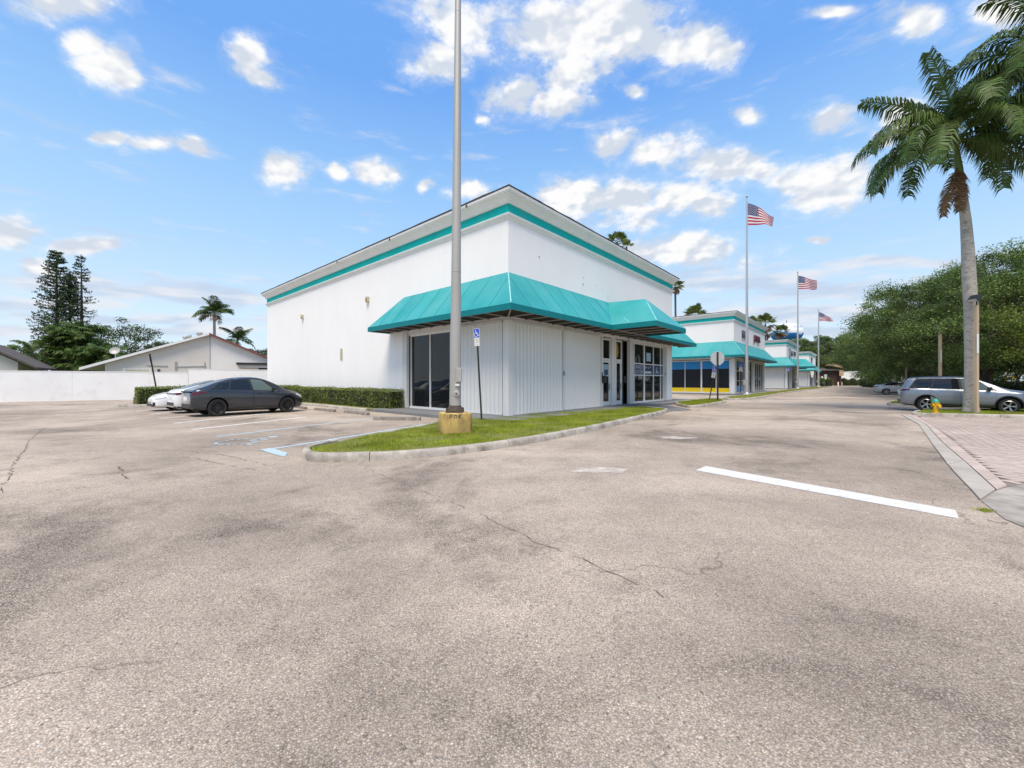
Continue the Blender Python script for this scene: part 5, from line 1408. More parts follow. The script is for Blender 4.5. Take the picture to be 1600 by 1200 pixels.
OAK = [(101, 5.6, 4.5, 5.5, 82000, 0.135, 60, 1.7, 0.24, -0.9, (0.5, 1.5)), (202, 5.3, 4.8, 5.7, 82000, 0.135, 60, 1.7, 0.24, -0.9, (0.5, 1.5)), (303, 5.9, 4.4, 5.3, 82000, 0.135, 60, 1.7, 0.24, -0.9, (0.5, 1.5))]
oaks = [ # a, b, kind, scale, turn, label
 (29.5,-19.2,0,0.98,0.3,'large oak whose crown leaves the frame on the right'), (36,-17.5,1,1.02,2.0,'oak with the thick dark trunk right of the tan pole'),
 (41,-18.5,2,1.24,4.4,'tall oak rising behind the royal palm trunk'), (47,-17,0,1.10,1.1,'oak behind the roof of the silver blue car'),
 (55,-16.5,1,1.34,5.2,'dense oak above the second tan pole'), (63,-16,2,1.16,0.8,'oak left of the second tan pole'),
 (72,-15.5,0,1.36,3.3,'oak above the pale silver sedan'), (83,-15,1,1.12,1.7,'oak beyond the pale silver sedan'),
 (96,-14.3,2,1.36,2.9,'oak near the far end of the parked cars'), (112,-13,0,1.36,0.2,'yellowish oak last in the row on the right'),
 (52,-24,1,1.5,2.2,'oak in the rear rank behind the second tan pole'), (74,-23,0,1.55,4.0,'oak in the rear rank behind the sedan'), (34,-26,2,1.35,1.2,'oak in the rear rank at the right frame edge')]
for a, b, k, s, rz, lab in oaks:
    tree('oak%d' % k, 'oak_tree', lab, bl(a, b), rz, (s * 0.97, s * 0.97, s * 0.95), 'oakleaf', OAK[k], group='oaks along the right side of the driveway')
# yellow green smaller tree reaching in from the right edge
tree('lime', 'broadleaf_tree', 'bright green low tree at the right frame edge below the oaks', bl(24.5,-20.5), 0.4, 1.0, 'limeleaf', (404, 3.6, 2.3, 4.3, 20000, 0.15, 36, 1.6, 0.2))
far = [(1245,150,16,'darkleaf'),(1262,165,19,'oakleaf'),(1285,150,17,'darkleaf'),(1305,175,18,'oakleaf'),(1322,200,18,'limeleaf'),(1345,190,15,'oakleaf'),(1232,135,15,'oakleaf'),(1275,190,20,'darkleaf'),(1358,230,20,'limeleaf'),(1300,230,22,'darkleaf'),(1335,260,20,'darkleaf'),(1318,150,11,'darkleaf'),(1368,170,15,'limeleaf')]
FAROAK = (505, 6.0, 4.6, 6.2, 15000, 0.34, 44, 1.6, 0.34, -0.75)
labs = ['leftmost dark tree showing above the farthest store','tall tree above the farthest flag','dark tree just right of the farthest flagpole','tree above the thatched hut','lighter tree above the white ribbed shed','tree filling the gap right of the white shed','tree directly behind the farthest store','tall dark tree behind the thatched hut','yellow green tree at the far end of the driveway','distant dark tree behind the hut','distant tree behind the white shed','low dark tree between hut and shed','yellow green tree before the row of oaks']
for (px, Y, H, lm), lab in zip(far, labs):
    tree('far' + lm, 'broadleaf_tree', lab, deep(px, Y), random.uniform(0, 6), (H / 11.0 * random.uniform(0.9, 1.1), H / 11.0, H / 11.0), lm, FAROAK, group='trees closing the view beyond the stores')
# left background trees
LOOSE = (606, 4.6, 3.4, 5.4, 9000, 0.24, 40, 2.0, 0.22, -0.5, (0.8, 1.3))
tree('loose', 'broadleaf_tree', 'round open crowned tree left of the gabled house', deep(186, 62), 0.4, (1.1, 1.1, 1.2), 'darkleaf', LOOSE)
tree('fardarkleaf', 'broadleaf_tree', 'small dark tree top behind the gabled house roof', deep(256, 75), 1.0, (0.55, 0.55, 0.78), 'darkleaf', FAROAK)
tree('fardarkleaf', 'broadleaf_tree', 'low tree right of the house ridge by the store wall', deep(412, 70), 2.2, (0.62, 0.62, 0.62), 'darkleaf', FAROAK)
tree('faroakleaf', 'broadleaf_tree', 'tree behind the far left house', deep(52, 80), 2.2, (0.8, 0.8, 0.76), 'oakleaf', FAROAK)
tree('fardarkleaf', 'broadleaf_tree', 'low tree between the far left house and the palm thicket', deep(72, 70), 4.2, (0.6, 0.6, 0.6), 'darkleaf', FAROAK)
tree('faroakleaf', 'broadleaf_tree', 'tree behind the round open crowned tree', deep(150, 85), 0.9, (0.8, 0.8, 0.85), 'oakleaf', FAROAK)
tree('faroakleaf', 'broadleaf_tree', 'low tree peeping over the left slope of the gabled house', deep(222, 80), 3.9, (0.45, 0.45, 0.66), 'oakleaf', FAROAK)
# trees across the street on the far right
for px, Y, H, lab in ((1548,150,13,'distant tree seen under the oaks right of the tan pole'), (1590,140,12,'distant tree across the street at the right edge'), (1520,170,14,'distant tree seen behind the royal palm trunk'), (1640,150,14,'distant tree across the street just beyond the right edge'), (1490,180,14,'distant tree across the street behind the oaks'), (1450,200,14,'distant tree across the street behind the parked cars'), (1470,130,10,'distant tree across the street behind the second tan pole'), (1425,135,10,'distant tree across the street behind the pale silver sedan'), (1505,120,9,'distant tree across the street left of the royal palm trunk'), (1400,150,11,'distant tree beyond the last parked cars')):
    tree('faroakleaf', 'broadleaf_tree', lab, deep(px, Y), random.uniform(0, 6), H / 11.0, 'oakleaf', FAROAK, group='distant trees across the street')

def frond(length, start_el, droop, n_leaf, leaf_len, leaf_w, az=0.0, hang=0.8, twist=0.0, seed=0, vee=0.5):
    """one pinnate palm leaf: rachis and drooping leaflets, as vertices and quads"""
    r = np.random.default_rng(seed); pts = []; p = Vector((0, 0, 0)); el_ = start_el; n = 16
    for i in range(n + 1):
        pts.append(p.copy()); el_ = start_el - droop * (i / n) ** 1.3
        p = p + Vector((math.cos(el_), 0, math.sin(el_))) * (length / n)
    mb = MB(); mb.tube(pts, [0.035 * length / 3.6 * (1 - 0.85 * i / n) + 0.004 for i in range(n + 1)], 5)
    V, F = list(mb.v), [f for f in mb.f if len(f) == 4]
    for sd in (1, -1):
        for k in range(n_leaf):
            t = 0.14 + 0.86 * (k + r.uniform(0, 0.8)) / n_leaf; f = min(t * n, n - 1e-3); i = int(f)
            q = pts[i].lerp(pts[i + 1], f - i); tan = (pts[i + 1] - pts[i]).normalized()
            side = Vector((0, sd, 0)); upv = side.cross(tan) * sd
            L_ = leaf_len * (0.45 + 0.75 * math.sin(math.pi * (0.12 + 0.82 * t))) * r.uniform(0.8, 1.15)
            lift = vee * r.uniform(-0.6, 1.0)
            d = (side * 0.9 + tan * r.uniform(0.35, 0.75) + Vector((0, 0, 1)) * lift * 0.5).normalized()
            w = leaf_w * r.uniform(0.7, 1.2); wv_ = tan * w
            a = q; b = q + d * L_ * 0.45; down = Vector((0, 0, -1)) * hang * r.uniform(0.7, 1.3)
            c = b + (d * 0.55 + down).normalized() * L_ * 0.55
            o = len(V)
            V += [tuple(a - wv_ * 0.4), tuple(a + wv_ * 0.4), tuple(b + wv_ * 0.6), tuple(b - wv_ * 0.6), tuple(c + wv_ * 0.06), tuple(c - wv_ * 0.06)]
            F += [(o, o+1, o+2, o+3), (o+3, o+2, o+4, o+5)]
    return V, F
def frond_obj(name, m, parent, loc, az, tw=0.0, **kw):
    V, F = frond(**kw); o = np_mesh(name, V, F, M[m], parent)
    o.location = loc; o.rotation_euler = (tw, 0, az); return o
def royal_palm(label, base, specs, trunk_pts, trunk_r, crown_h, shaft_len=2.0, fr_len=3.6, dead=(), group=None):
    root = tag(empty('royal_palm', base), label, 'palm tree', group)
    mb = MB(); mb.tube(trunk_pts, trunk_r, 20); mb.build('trunk', M['palmbark'], root, smooth=60)
    top = Vector(trunk_pts[-1]); r0 = trunk_r[-1]
    d = (Vector(trunk_pts[-1]) - Vector(trunk_pts[-3])).normalized()
    mb = MB(); mb.tube([top, top + d * shaft_len * 0.35, top + d * shaft_len * 0.75, top + d * shaft_len], [r0 * 0.98, r0 * 0.92, r0 * 0.62, r0 * 0.35], 14)
    mb.build('crownshaft', M['crownshaft'], root, smooth=60)
    for k, (az_, el_, dr, ln) in enumerate(specs):
        h = top + d * shaft_len * (0.78 + 0.2 * random.random())
        frond_obj('frond', 'frond', root, h, R(az_), tw=R(random.uniform(-20, 20)), length=ln * 1.10, start_el=R(el_), droop=R(dr), n_leaf=100, leaf_len=0.84, leaf_w=0.052, seed=k * 7 + 3, hang=1.0)
    for k, (az_, el_, dr, ln) in enumerate(dead):
        frond_obj('dry_frond', 'deadfrond', root, top + d * shaft_len * 0.35, R(az_), length=ln, start_el=R(el_), droop=R(dr), n_leaf=80, leaf_len=0.42, leaf_w=0.05, seed=k + 900, hang=1.1)
    return root
YP = 17.6
pb = deep(1517, YP, 0.10)
def prel(px, py): q = deep(px, YP); return (q.x - pb.x, 0, hgt(py, YP) - 0.10)
tp = [prel(1517, 643), prel(1517, 634), prel(1517, 600), prel(1517, 540), prel(1517, 480), prel(1514, 430), prel(1512, 385), prel(1509, 345), prel(1505, 312), prel(1501, 285)]
tr_ = [0.29, 0.24, 0.205, 0.205, 0.222, 0.228, 0.205, 0.178, 0.155, 0.145]
# azimuth 0 is to the right of the photo, 180 to the left, 270 towards the camera
specs = [(182,80,28,3.7),(158,70,60,4.1),(22,74,62,4.2),(180,48,140,4.3),(196,38,150,4.0),(160,20,135,4.0),(215,12,120,3.9),(140,52,120,3.8),(120,78,45,3.6),(240,60,150,3.8),(262,30,140,3.6),(285,45,150,3.7),
         (310,20,125,3.9),(335,45,140,4.0),(355,30,135,4.2),(20,40,140,4.1),(45,55,150,3.8),(75,30,130,3.7),(100,40,140,3.8),(172,8,95,3.6),(8,5,90,3.6),(300,-5,70,3.2),(345,-15,62,3.2)]
royal_palm('tall royal palm with pale swollen trunk behind the hydrant', pb, specs, tp, tr_, 12, 2.1, dead=[(200,-52,30,2.7),(225,-66,18,2.3)])
# the second palm stands just beyond the right frame edge and leans its fronds in
pb2 = deep(1668, 16.2, 0.10); q = [(0,0,0),(0,0,0.3),(0.0,0,1.5),(0,0,4),(0,0,7),(0,0,9.5),(0,0,11.2),(0,0,12.4)]
specs2 = [(180,55,125,4.6),(200,40,140,4.4),(165,35,130,4.5),(150,62,120,4.3),(188,15,125,4.3),(215,60,140,4.2),(235,30,130,4.0),(140,25,120,4.0),(175,75,90,4.2),(120,45,130,4.0),(260,50,140,4.0),(300,40,140,4.0),(340,40,140,4.0),(20,40,140,4.0),(60,40,140,4.0),(90,60,130,4.0),(195,-5,85,3.6),(170,0,90,3.7)]
royal_palm('second royal palm whose fronds reach in from the right frame edge', pb2, specs2, q, [0.40,0.36,0.32,0.34,0.36,0.32,0.26,0.21], 12, 2.0)
# coconut palms behind the gabled house
def coconut(label, px, Y, py_crown, fl_, n, seed, lean=0.0, drydown=True):
    base = deep(px, Y); root = tag(empty('coconut_palm', base), label, 'palm tree', 'coconut palms behind the gabled house')
    h = hgt(py_crown, Y); mb = MB(); mb.tube([(-lean, 0, 0), (-lean * 0.5, 0, h * 0.4), (-0.1 * lean, 0, h * 0.8), (0, 0, h)], [0.28, 0.2, 0.17, 0.15], 8); mb.build('trunk', M['palmbark'], root, smooth=60)
    rr = random.Random(seed)
    for k in range(n):
        el_ = rr.choice([80, 65, 50, 35, 20, 5]); frond_obj('frond', 'frond', root, (0, 0, h), R(k * 360 / n + rr.uniform(-12, 12)), length=fl_ * rr.uniform(0.85, 1.1), start_el=R(el_), droop=R(rr.uniform(45, 80)), n_leaf=34, leaf_len=0.85, leaf_w=0.085, seed=seed * 50 + k, hang=0.5, vee=0.3)
    for k in range(3): frond_obj('dry_frond', 'deadfrond', root, (0, 0, h - 0.2), R(rr.uniform(0, 360)), length=fl_ * 0.8, start_el=R(-10), droop=R(60), n_leaf=20, leaf_len=0.7, leaf_w=0.08, seed=seed * 50 + 40 + k, hang=1.0)
coconut('taller coconut palm above the ridge of the gabled house', 335, 58, 489, 2.7, 17, 3)
coconut('shorter coconut palm right of the house ridge', 371, 60, 532, 2.7, 12, 5)
# fan palms behind the stores
def fan_palm(label, px, Y, py_crown, spread, seed, n=26, skirt=8):
    base = deep(px, Y); root = tag(empty('fan_palm', base), label, 'palm tree', 'fan palms behind the stores')
    h = hgt(py_crown, Y); MB().tube([(0, 0, 0), (0.1, 0, h * 0.5), (0, 0, h)], [0.26, 0.17, 0.15], 8).build('trunk', M['bark'], root, smooth=60)
    rr = np.random.default_rng(seed)
    def fans(cnt, elr, L_, wide):
        V, F = [], []
        for k in range(cnt):
            a = rr.uniform(0, 2 * math.pi); el_ = R(rr.uniform(*elr)); d = Vector((math.cos(a) * math.cos(el_), math.sin(a) * math.cos(el_), math.sin(el_)))
            s = Vector((-math.sin(a), math.cos(a), 0)); u = s.cross(d); c = Vector((0, 0, h)) + d * L_ * 0.55 * rr.uniform(0.7, 1.1)
            o = len(V); V += [(0, 0, h), tuple(c - s * 0.03), tuple(c + s * 0.03), (0.02, 0.02, h)]; F.append((o, o+1, o+2, o+3))
            ns = 15
            for j in range(ns):
                b = R(-120 + 240 * j / (ns - 1)); dir_ = d * math.cos(b) + s * math.sin(b); ll = L_ * 0.5 * (1 - 0.25 * abs(b) / 2.1) * rr.uniform(0.85, 1.1)
                m = c + dir_ * ll * 0.6 - u * 0.02; t = c + dir_ * ll + Vector((0, 0, -0.22 * ll)); pw_ = dir_.cross(u).normalized() * ll * 0.10
                o = len(V); V += [tuple(c), tuple(m - pw_), tuple(t), tuple(m + pw_)]; F.append((o, o+1, o+2, o+3))
        return V, F
    V, F = fans(n, (-15, 85), spread, 1); np_mesh('crown', V, F, M['fanleaf'], root)
    if skirt: V, F = fans(skirt, (-75, -20), spread * 0.8, 1); np_mesh('dry_skirt', V, F, M['deadfrond'], root)
    return root
fan_palm('tall slim fan palm at the rear corner of the nearest store', 1055, 62, 448, 1.7, 1)
fan_palm('fan palm top showing over the roof edge of the nearest store', 964, 60, 379, 2.0, 2, 24, 0)
fan_palm('smaller fan palm top showing over the nearest roof edge', 979, 64, 386, 1.4, 9, 16, 0)
fan_palm('fan palm with dry skirt above the left end of the second store', 1086, 66, 492, 2.2, 3, 24, 16)
fan_palm('bright fan palm above the right end of the second store roof', 1196, 84, 506, 2.6, 4, 24, 6)
fan_palm('low fan palm left of the bright one over the second store roof', 1176, 88, 500 + 5, 1.8, 6, 18, 0)
fan_palm('dark fan palm between the second and third stores', 1199, 92, 521, 1.6, 7, 16, 10)
fan_palm('fan palm with dry heart in front of the water tower', 1220, 110, 519, 2.6, 8, 24, 12)
# conifers on the left
def pine(label, px, Y, py_top, width, seed, dens=1.0):
    base = deep(px, Y); root = tag(empty('conifer_tree', base), label, 'tree', 'tall conifers on the left')
    h = hgt(py_top, Y); MB().tube([(0, 0, 0), (0.1, 0, h * 0.5), (0, 0, h)], [0.35, 0.22, 0.03], 8).build('trunk', M['bark'], root, smooth=60)
    rr = random.Random(seed); tw = MB(); cs = []
    z = h * 0.30
    while z < h - 0.3:
        t = (z - h * 0.30) / (h * 0.70); L_ = width * (1 - t) ** 0.62 * (0.75 + 0.25 * min(1, t * 6)) + 0.25
        nb = max(5, int(9 * dens)); off = rr.uniform(0, 6)
        for k in range(nb):
            if rr.random() > 0.92 * min(1, dens + 0.1): continue
            a = off + k * 2 * math.pi / nb + rr.uniform(-.2, .2); l = L_ * rr.uniform(0.78, 1.08); pts = []
            for j in range(6):
                f = j / 5; pts.append((math.cos(a) * l * f, math.sin(a) * l * f, z - 0.10 * l * math.sin(f * math.pi * 0.7) + 0.22 * l * f ** 3))
            tw.tube([pts[0], pts[2], pts[5]], [0.045, 0.03, 0.012], 4, cap=False)
            for j in range(2, 6):
                for _ in range(int(10 * dens) + 3): cs.append(Vector(pts[j]) + Vector((rr.gauss(0, .15), rr.gauss(0, .15), rr.gauss(0.05, .09))))
        z += h * 0.70 / 34 * rr.uniform(0.85, 1.15)
    tw.build('branches', M['bark'], root)
    c = np.array(cs); n = len(c); nr = rand_dirs(n); v, f = leaf_quads(c, nr, 0.34 * rng.uniform(.7, 1.3, n), 0.15 * np.ones(n))
    np_mesh('crown', v, f, M['pineleaf'], root)
pine('tallest dense conifer left of the gabled house', 88, 70, 391, 3.4, 21, 0.82)
pine('shorter dense conifer close to the right of the tallest one', 109, 71, 424, 2.5, 22, 0.75)
pine('thin sparse conifer right of the dense pair', 127, 72, 397, 2.3, 23, 0.42)
# palm thicket below the conifers
def thicket(label, px, Y, hmax, width, n, seed, matn='frond'):
    base = deep(px, Y); root = tag(empty('palm_thicket', base), label, 'palm clump'); rr = random.Random(seed)
    st = MB(); V, F = [], []
    for k in range(n):
        x, y = rr.gauss(0, width * 0.32), rr.gauss(0, 0.9); h = hmax * rr.uniform(0.35, 0.78) * (1 - 0.35 * min(1, abs(x) / width))
        st.tube([(x, y, 0), (x * 1.05, y, h)], [0.06, 0.04], 5)
        for j in range(6):
            v, f = frond(length=rr.uniform(1.6, 2.5), start_el=R(rr.uniform(35, 85)), droop=R(rr.uniform(70, 130)), n_leaf=20, leaf_len=0.62, leaf_w=0.085, seed=seed * 1000 + k * 6 + j, hang=0.6)
            A = Matrix.Translation((x * 1.05, y, h)) @ Matrix.Rotation(rr.uniform(0, 6.28), 4, 'Z'); o = len(V)
            V += [tuple(A @ Vector(q)) for q in v]; F += [tuple(i + o for i in q) for q in f]
    st.build('stems', M['bark'], root); np_mesh('crown', V, F, M[matn], root)
thicket('dense arching palm thicket below the conifers', 118, 50, 10.5, 4.4, 80, 71)
thicket('looser palm thicket between thicket and house roof', 158, 48, 6.6, 3.2, 36, 72)
# hedges: a solid dark core, added to block the view through, inside clipped leaves
def hedge(label, a0, b0, a1, b1, z0, h, n, leaf=0.062, wob=0.05):
    root = tag(empty('hedge', bl((a0 + a1) / 2, (b0 + b1) / 2, 0), TH), label, 'hedge', 'clipped hedges')
    lx, ly = abs(a1 - a0), abs(b1 - b0)
    MB().box(-lx/2+0.10, -ly/2+0.10, z0, lx/2-0.10, ly/2-0.10, h-0.11).build('dark_core', M['hedgecore'], root)
    area = [ly * h, ly * h, lx * h, lx * h, lx * ly]; pr = np.array(area) / sum(area); fc = rng.choice(5, n, p=pr)
    u, w = rng.uniform(-.5, .5, n), rng.uniform(0, 1, n); c = np.zeros((n, 3)); nr = np.zeros((n, 3))
    for k, (axx, sg) in enumerate(((0,-1),(0,1),(1,-1),(1,1))):
        m = fc == k; oth = 1 - axx; dim = (lx, ly)
        c[m, axx] = sg * dim[axx] / 2; c[m, oth] = u[m] * dim[oth]; c[m, 2] = z0 + w[m] * (h - z0); nr[m, axx] = sg
    m = fc == 4; c[m, 0] = u[m] * lx; c[m, 1] = (w[m] - .5) * ly; c[m, 2] = h; nr[m, 2] = 1
    bulge = wob * (np.sin(c[:, 1] * 2.3 + c[:, 0]) * np.sin(c[:, 2] * 4 + c[:, 1] * 1.1) + np.sin(c[:, 1] * 5.1 + 1) * 0.6)
    c += nr * (bulge - np.abs(rng.normal(0, 0.075, n)) + 0.02)[:, None]; c += rng.normal(0, 0.012, (n, 3))
    ctop = rng.uniform(0, 1, n) < 0.04; c[ctop & (fc == 4), 2] += 0.07
    nn = nr * 0.8 + rand_dirs(n) * 0.9; nn /= np.linalg.norm(nn, axis=1)[:, None]
    v, f = leaf_quads(c, nn, leaf * rng.uniform(.7, 1.4, n), leaf * .6 * rng.uniform(.7, 1.3, n)); np_mesh('foliage', v, f, M['hedgeleaf'], root)
hedge('long clipped hedge along the foot of the white store wall', -1.05, 6.95, -0.16, 27.5, 0.08, 1.05, 30000)
hp = at(214, 636); ha, hb = ab(hp)
hedge('short clipped hedge behind the white cars', ha, hb, ha + 9.5, hb + 1.2, 0.05, 1.12, 16000, 0.07)
hk2 = smooth_line([bl(ha + 9.5, hb - 0.4), bl(ha + 0.2, hb - 0.4), bl(ha - 0.7, hb + 0.2), bl(ha - 0.7, hb + 1.6)], 0.3, 1)
kerb(hk2, 'kerb at the end of the short hedge', -1, seg=3)
# hedge in front of the street on the right
def loose_hedge(label, p, q, h, wid, n, leaf, seed, leafm='darkleaf'):
    p, q = Vector(p), Vector(q); d = (q - p); L_ = d.length; root = tag(empty('hedge', (p + q) / 2, math.atan2(d.y, d.x)), label, 'hedge')
    MB().box(-L_/2, -wid*0.3, 0, L_/2, wid*0.3, h*0.72).build('dark_core', M['hedgecore'], root)  # solid dark box added so nothing shows through the leaves
    r = np.random.default_rng(seed); x = r.uniform(-L_/2, L_/2, n); th = r.uniform(0, np.pi, n); rad = 1 + 0.18 * np.sin(x * 1.7 + 1.3 * np.sin(x * .6)) + r.normal(0, .07, n)
    c = np.stack([x, np.cos(th) * wid / 2 * rad, np.abs(np.sin(th)) ** 0.6 * h * rad * r.uniform(.75, 1.0, n)], 1)
    nn = rand_dirs(n); v, f = leaf_quads(c, nn, leaf * r.uniform(.7, 1.4, n), leaf * .55 * np.ones(n)); np_mesh('foliage', v, f, M[leafm], root)
loose_hedge('dark bushy hedge between the parked cars and the street', bl(14,-20.6), bl(75,-20.6), 1.35, 1.6, 26000, 0.13, 5)
loose_hedge('low dark hedge across the far end of the driveway', deep(1306, 122), deep(1352, 122), 1.9, 2.0, 6000, 0.3, 6)
loose_hedge('dark shrubs at the corner before the far parked cars', deep(1352, 100), deep(1378, 84), 1.7, 2.2, 5000, 0.25, 8)
loose_hedge('green shrubs beside the farthest store', deep(1281, 118), deep(1296, 112), 2.2, 2.0, 3000, 0.25, 9, 'oakleaf')
# ================================================================== street furniture
# near lamp post on its yellow block
Yp = 10.75; base = deep(711, Yp, 0.10)
lamp = tag(empty('lamp_post', base), 'tall grey lamp post on a stained yellow concrete block', 'lamp post')
def pr(px, py): return ((px - 711) / FPX * Yp, 0, hgt(py, Yp) - 0.10)
mb = MB(); hw, ch = 0.405, 0.09
mb.prism([(-hw+ch,-hw,0),(hw-ch,-hw,0),(hw,-hw+ch,0),(hw,hw-ch,0),(hw-ch,hw,0),(-hw+ch,hw,0),(-hw,hw-ch,0),(-hw,-hw+ch,0)], (0,0,0.55))
blk = mb.build('concrete_block', M['yellowblock'], lamp, bevel=0.06, smooth=50, rot=(0,0,R(20)))
mb = MB()
for (x0, z0, x1, z1) in ((-0.22,0.42,-0.22,0.52),(-0.22,0.52,-0.14,0.52),(-0.22,0.47,-0.15,0.47),(-0.10,0.42,-0.10,0.51),(-0.10,0.51,-0.04,0.50),(-0.04,0.50,-0.05,0.42),(0.01,0.43,0.01,0.51),(0.01,0.47,0.07,0.51),(0.01,0.47,0.07,0.43)):
    mb.bar((x0,-hw-0.003,z0), (x1,-hw-0.003,z1), 0.016, 0.004, up=(0,1,0))
mb.build('painted_scrawl', M['rust'], blk)
mb = MB(); mb.prism([(-0.22,-0.22,0.551),(0.22,-0.22,0.551),(0.22,0.22,0.551),(-0.22,0.22,0.551)], (0,0,0.05)); mb.lathe([(0.235,0.60),(0.21,0.64),(0.17,0.72),(0.165,0.74)], 20)
for sx in (-.19,.19):
    for sy in (-.19,.19): mb.box(sx-0.025, sy-0.025, 0.60, sx+0.025, sy+0.025, 0.67)
mb.build('base_plate', M['rust'], lamp, smooth=30)
zp = [0.74, 3.0, 5.0, 8.0, 11.2, 14.2]
pts = [((0.069 * z / 10.0), 0, z) for z in zp]
MB().tube(pts, [0.158, 0.140, 0.125, 0.105, 0.085, 0.066], 24).build('shaft', M['galv'], lamp, smooth=60)
for py in (425, 20):
    q = pr(711 + (595 - py) * 0.0069 + 0.3, py); r_ = 0.158 - 0.0068 * q[2]
    MB().lathe([(r_-0.004, -0.02), (r_+0.006, -0.015), (r_+0.006, 0.015), (r_-0.004, 0.02)], 24).build('collar', M['galv'], lamp, smooth=40, loc=(0.0069*q[2], 0, q[2]))
q = pr(716.5, 575); z0 = pr(716, 597)[2]
bx = MB().box(0.05, -0.20, z0, 0.20, -0.10, q[2]).build('switch_box', M['galv'], lamp, bevel=0.015)
MB().box(0.03, -0.175, z0-0.10, 0.14, -0.135, z0-0.045).build('tag_plate', M['signwhite'], lamp)
MB().lathe([(0.001,-0.03),(0.07,-0.03),(0.085,-0.015),(0.085,0.02)], 20, ax='y').build('hand_hole_cover', M['galv'], lamp, smooth=40, loc=(0.055, -0.145, pr(713,615)[2]))
MB().lathe([(0.001,-0.012),(0.022,-0.012),(0.022,0.0)], 10, ax='y').build('cover_bolt', M['black'], lamp, loc=(0.06, -0.176, pr(713,615)[2]))
mb = MB(); mb.bar((0.1,0,14.0), (1.0,0,14.25), 0.06, 0.06); mb.build('lamp_arm', M['galv'], lamp); MB().box(0.9,-0.18,14.15,1.5,0.18,14.32).build('lamp_head', M['galv'], lamp, bevel=0.03)
# accessible parking signs
def access_sign(label, loc, rz, height, lean=(0, 0), sw=0.32, sh=0.42, plate=True, post_w=0.055, group='accessible parking signs', pm='post'):
    root = tag(empty('parking_sign', loc, rz), label, 'sign', group); root.rotation_euler = (lean[0], lean[1], rz)
    MB().box(-post_w/2, 0.008, 0, post_w/2, 0.008+post_w*0.6, height-0.03).build('post', M[pm], root)
    z1 = height; z0 = height - sh
    s_ = MB().box(-sw/2, -0.003, z0, sw/2, 0.0, z1).build('sign_plate', M['signwhite'], root)
    MB().box(-sw/2+0.012, -0.006, z0+0.012, sw/2-0.012, -0.0035, z1-0.012).build('blue_field', M['signblue'], s_)
    w_ = wheelchair(th=0.10); o = w_.build('access_symbol', M['signwhite'], s_)
    o.matrix_local = Matrix.Translation((-0.01, -0.0085, (z0+z1)/2 - 0.01)) @ Matrix.Rotation(R(90), 4, 'X') @ Matrix.Scale(sh * 0.72, 4)
    if plate:
        p2 = MB().box(-sw/2+0.02, -0.003, z0-sh*0.9, sw/2-0.02, 0.0, z0-0.006).build('lower_plate', M['signwhite'], root)
        for k, (t, sz) in enumerate((('PARKING BY', 0.040), ('DISABLED', 0.044), ('PERMIT', 0.044), ('ONLY', 0.044))):
            text('plate_lettering', t, sz * sw / 0.34, frame_m((0, -0.005, z0 - sh * (0.14 + k * 0.20)), (1, 0, 0), (0, 0, 1)), M['ink'], p2, 0.001)
    return root
b0 = deep(752, 14.2, 0.10)
access_sign('leaning blue accessible parking sign in front of the corner shutters', b0, R(-24), 3.28, (0, R(-3.6)), 0.245, 0.33)
access_sign('accessible parking sign in front of the second store', deep(1157, 43.5, 0.1), R(15), 3.4, (0, R(0.5)), 0.50, 0.50, True, 0.08)
access_sign('accessible parking sign seen almost edge on beside the octagonal sign', deep(1108, 29.2, 0.1), R(-62), 2.5, (0, R(11)), 0.34, 0.45, True, 0.06)
access_sign('accessible parking sign in front of the third store', deep(1233, 66, 0.1), R(5), 3.6, (0, R(-2)), 0.6, 0.6, False, 0.10)
# octagonal sign seen from behind
st = tag(empty('stop_sign', deep(1121, 28.0, 0.10)), 'octagonal stop sign seen from its bare grey back', 'sign')
MB().box(-0.05, -0.06, 0, 0.05, -0.006, 3.42).build('post', M['post'], st)
oc = [(0.48 * math.cos(R(22.5 + 45*k)) / math.cos(R(22.5)), 0, 2.98 + 0.48 * math.sin(R(22.5 + 45*k)) / math.cos(R(22.5))) for k in range(8)]
pl_ = MB().prism(oc, (0, 0.004, 0)).build('sign_plate', M['signback'], st)
MB().prism([(p[0]*0.985, 0.005, 2.98 + (p[2]-2.98)*0.985) for p in oc], (0, 0.003, 0)).build('red_face', M['signred'], pl_)
text('sign_lettering', 'STOP', 0.34, frame_m((0, 0.010, 2.98), (-1, 0, 0), (0, 0, 1)), M['signwhite'], pl_, 0.001)
# smaller far signs
def plain_sign(label, px, Y, top_px, w, h, m='signback', extra=None, group='small signs by the far stores'):
    b = deep(px, Y, 0.1); t = hgt(top_px, Y) - 0.1; r = tag(empty('street_sign', b), label, 'sign', group)
    MB().box(-0.05, 0.006, 0, 0.05, 0.07, t-0.02).build('post', M['post'], r); MB().box(-w/2, -0.004, t-h, w/2, 0.004, t).build('sign_plate', M[m], r, bevel=0.0)
    if extra: MB().box(-w*0.3, -0.009, t-h-0.02-extra, w*0.3, 0.0, t-h-0.02).build('lower_plate', M['signwhite'], r)
    return r
plain_sign('white parking sign with lower plate before the farthest store', 1269, 92, 580, 0.75, 0.9, 'signwhite', 0.5)
plain_sign('back of a small sign by the shrubs near the hut', 1290, 108, 585, 0.8, 0.8, 'signback', 0.4)
plain_sign('small white sign beside the dark bin', 1284.5, 110, 588, 0.45, 0.45, 'signwhite')
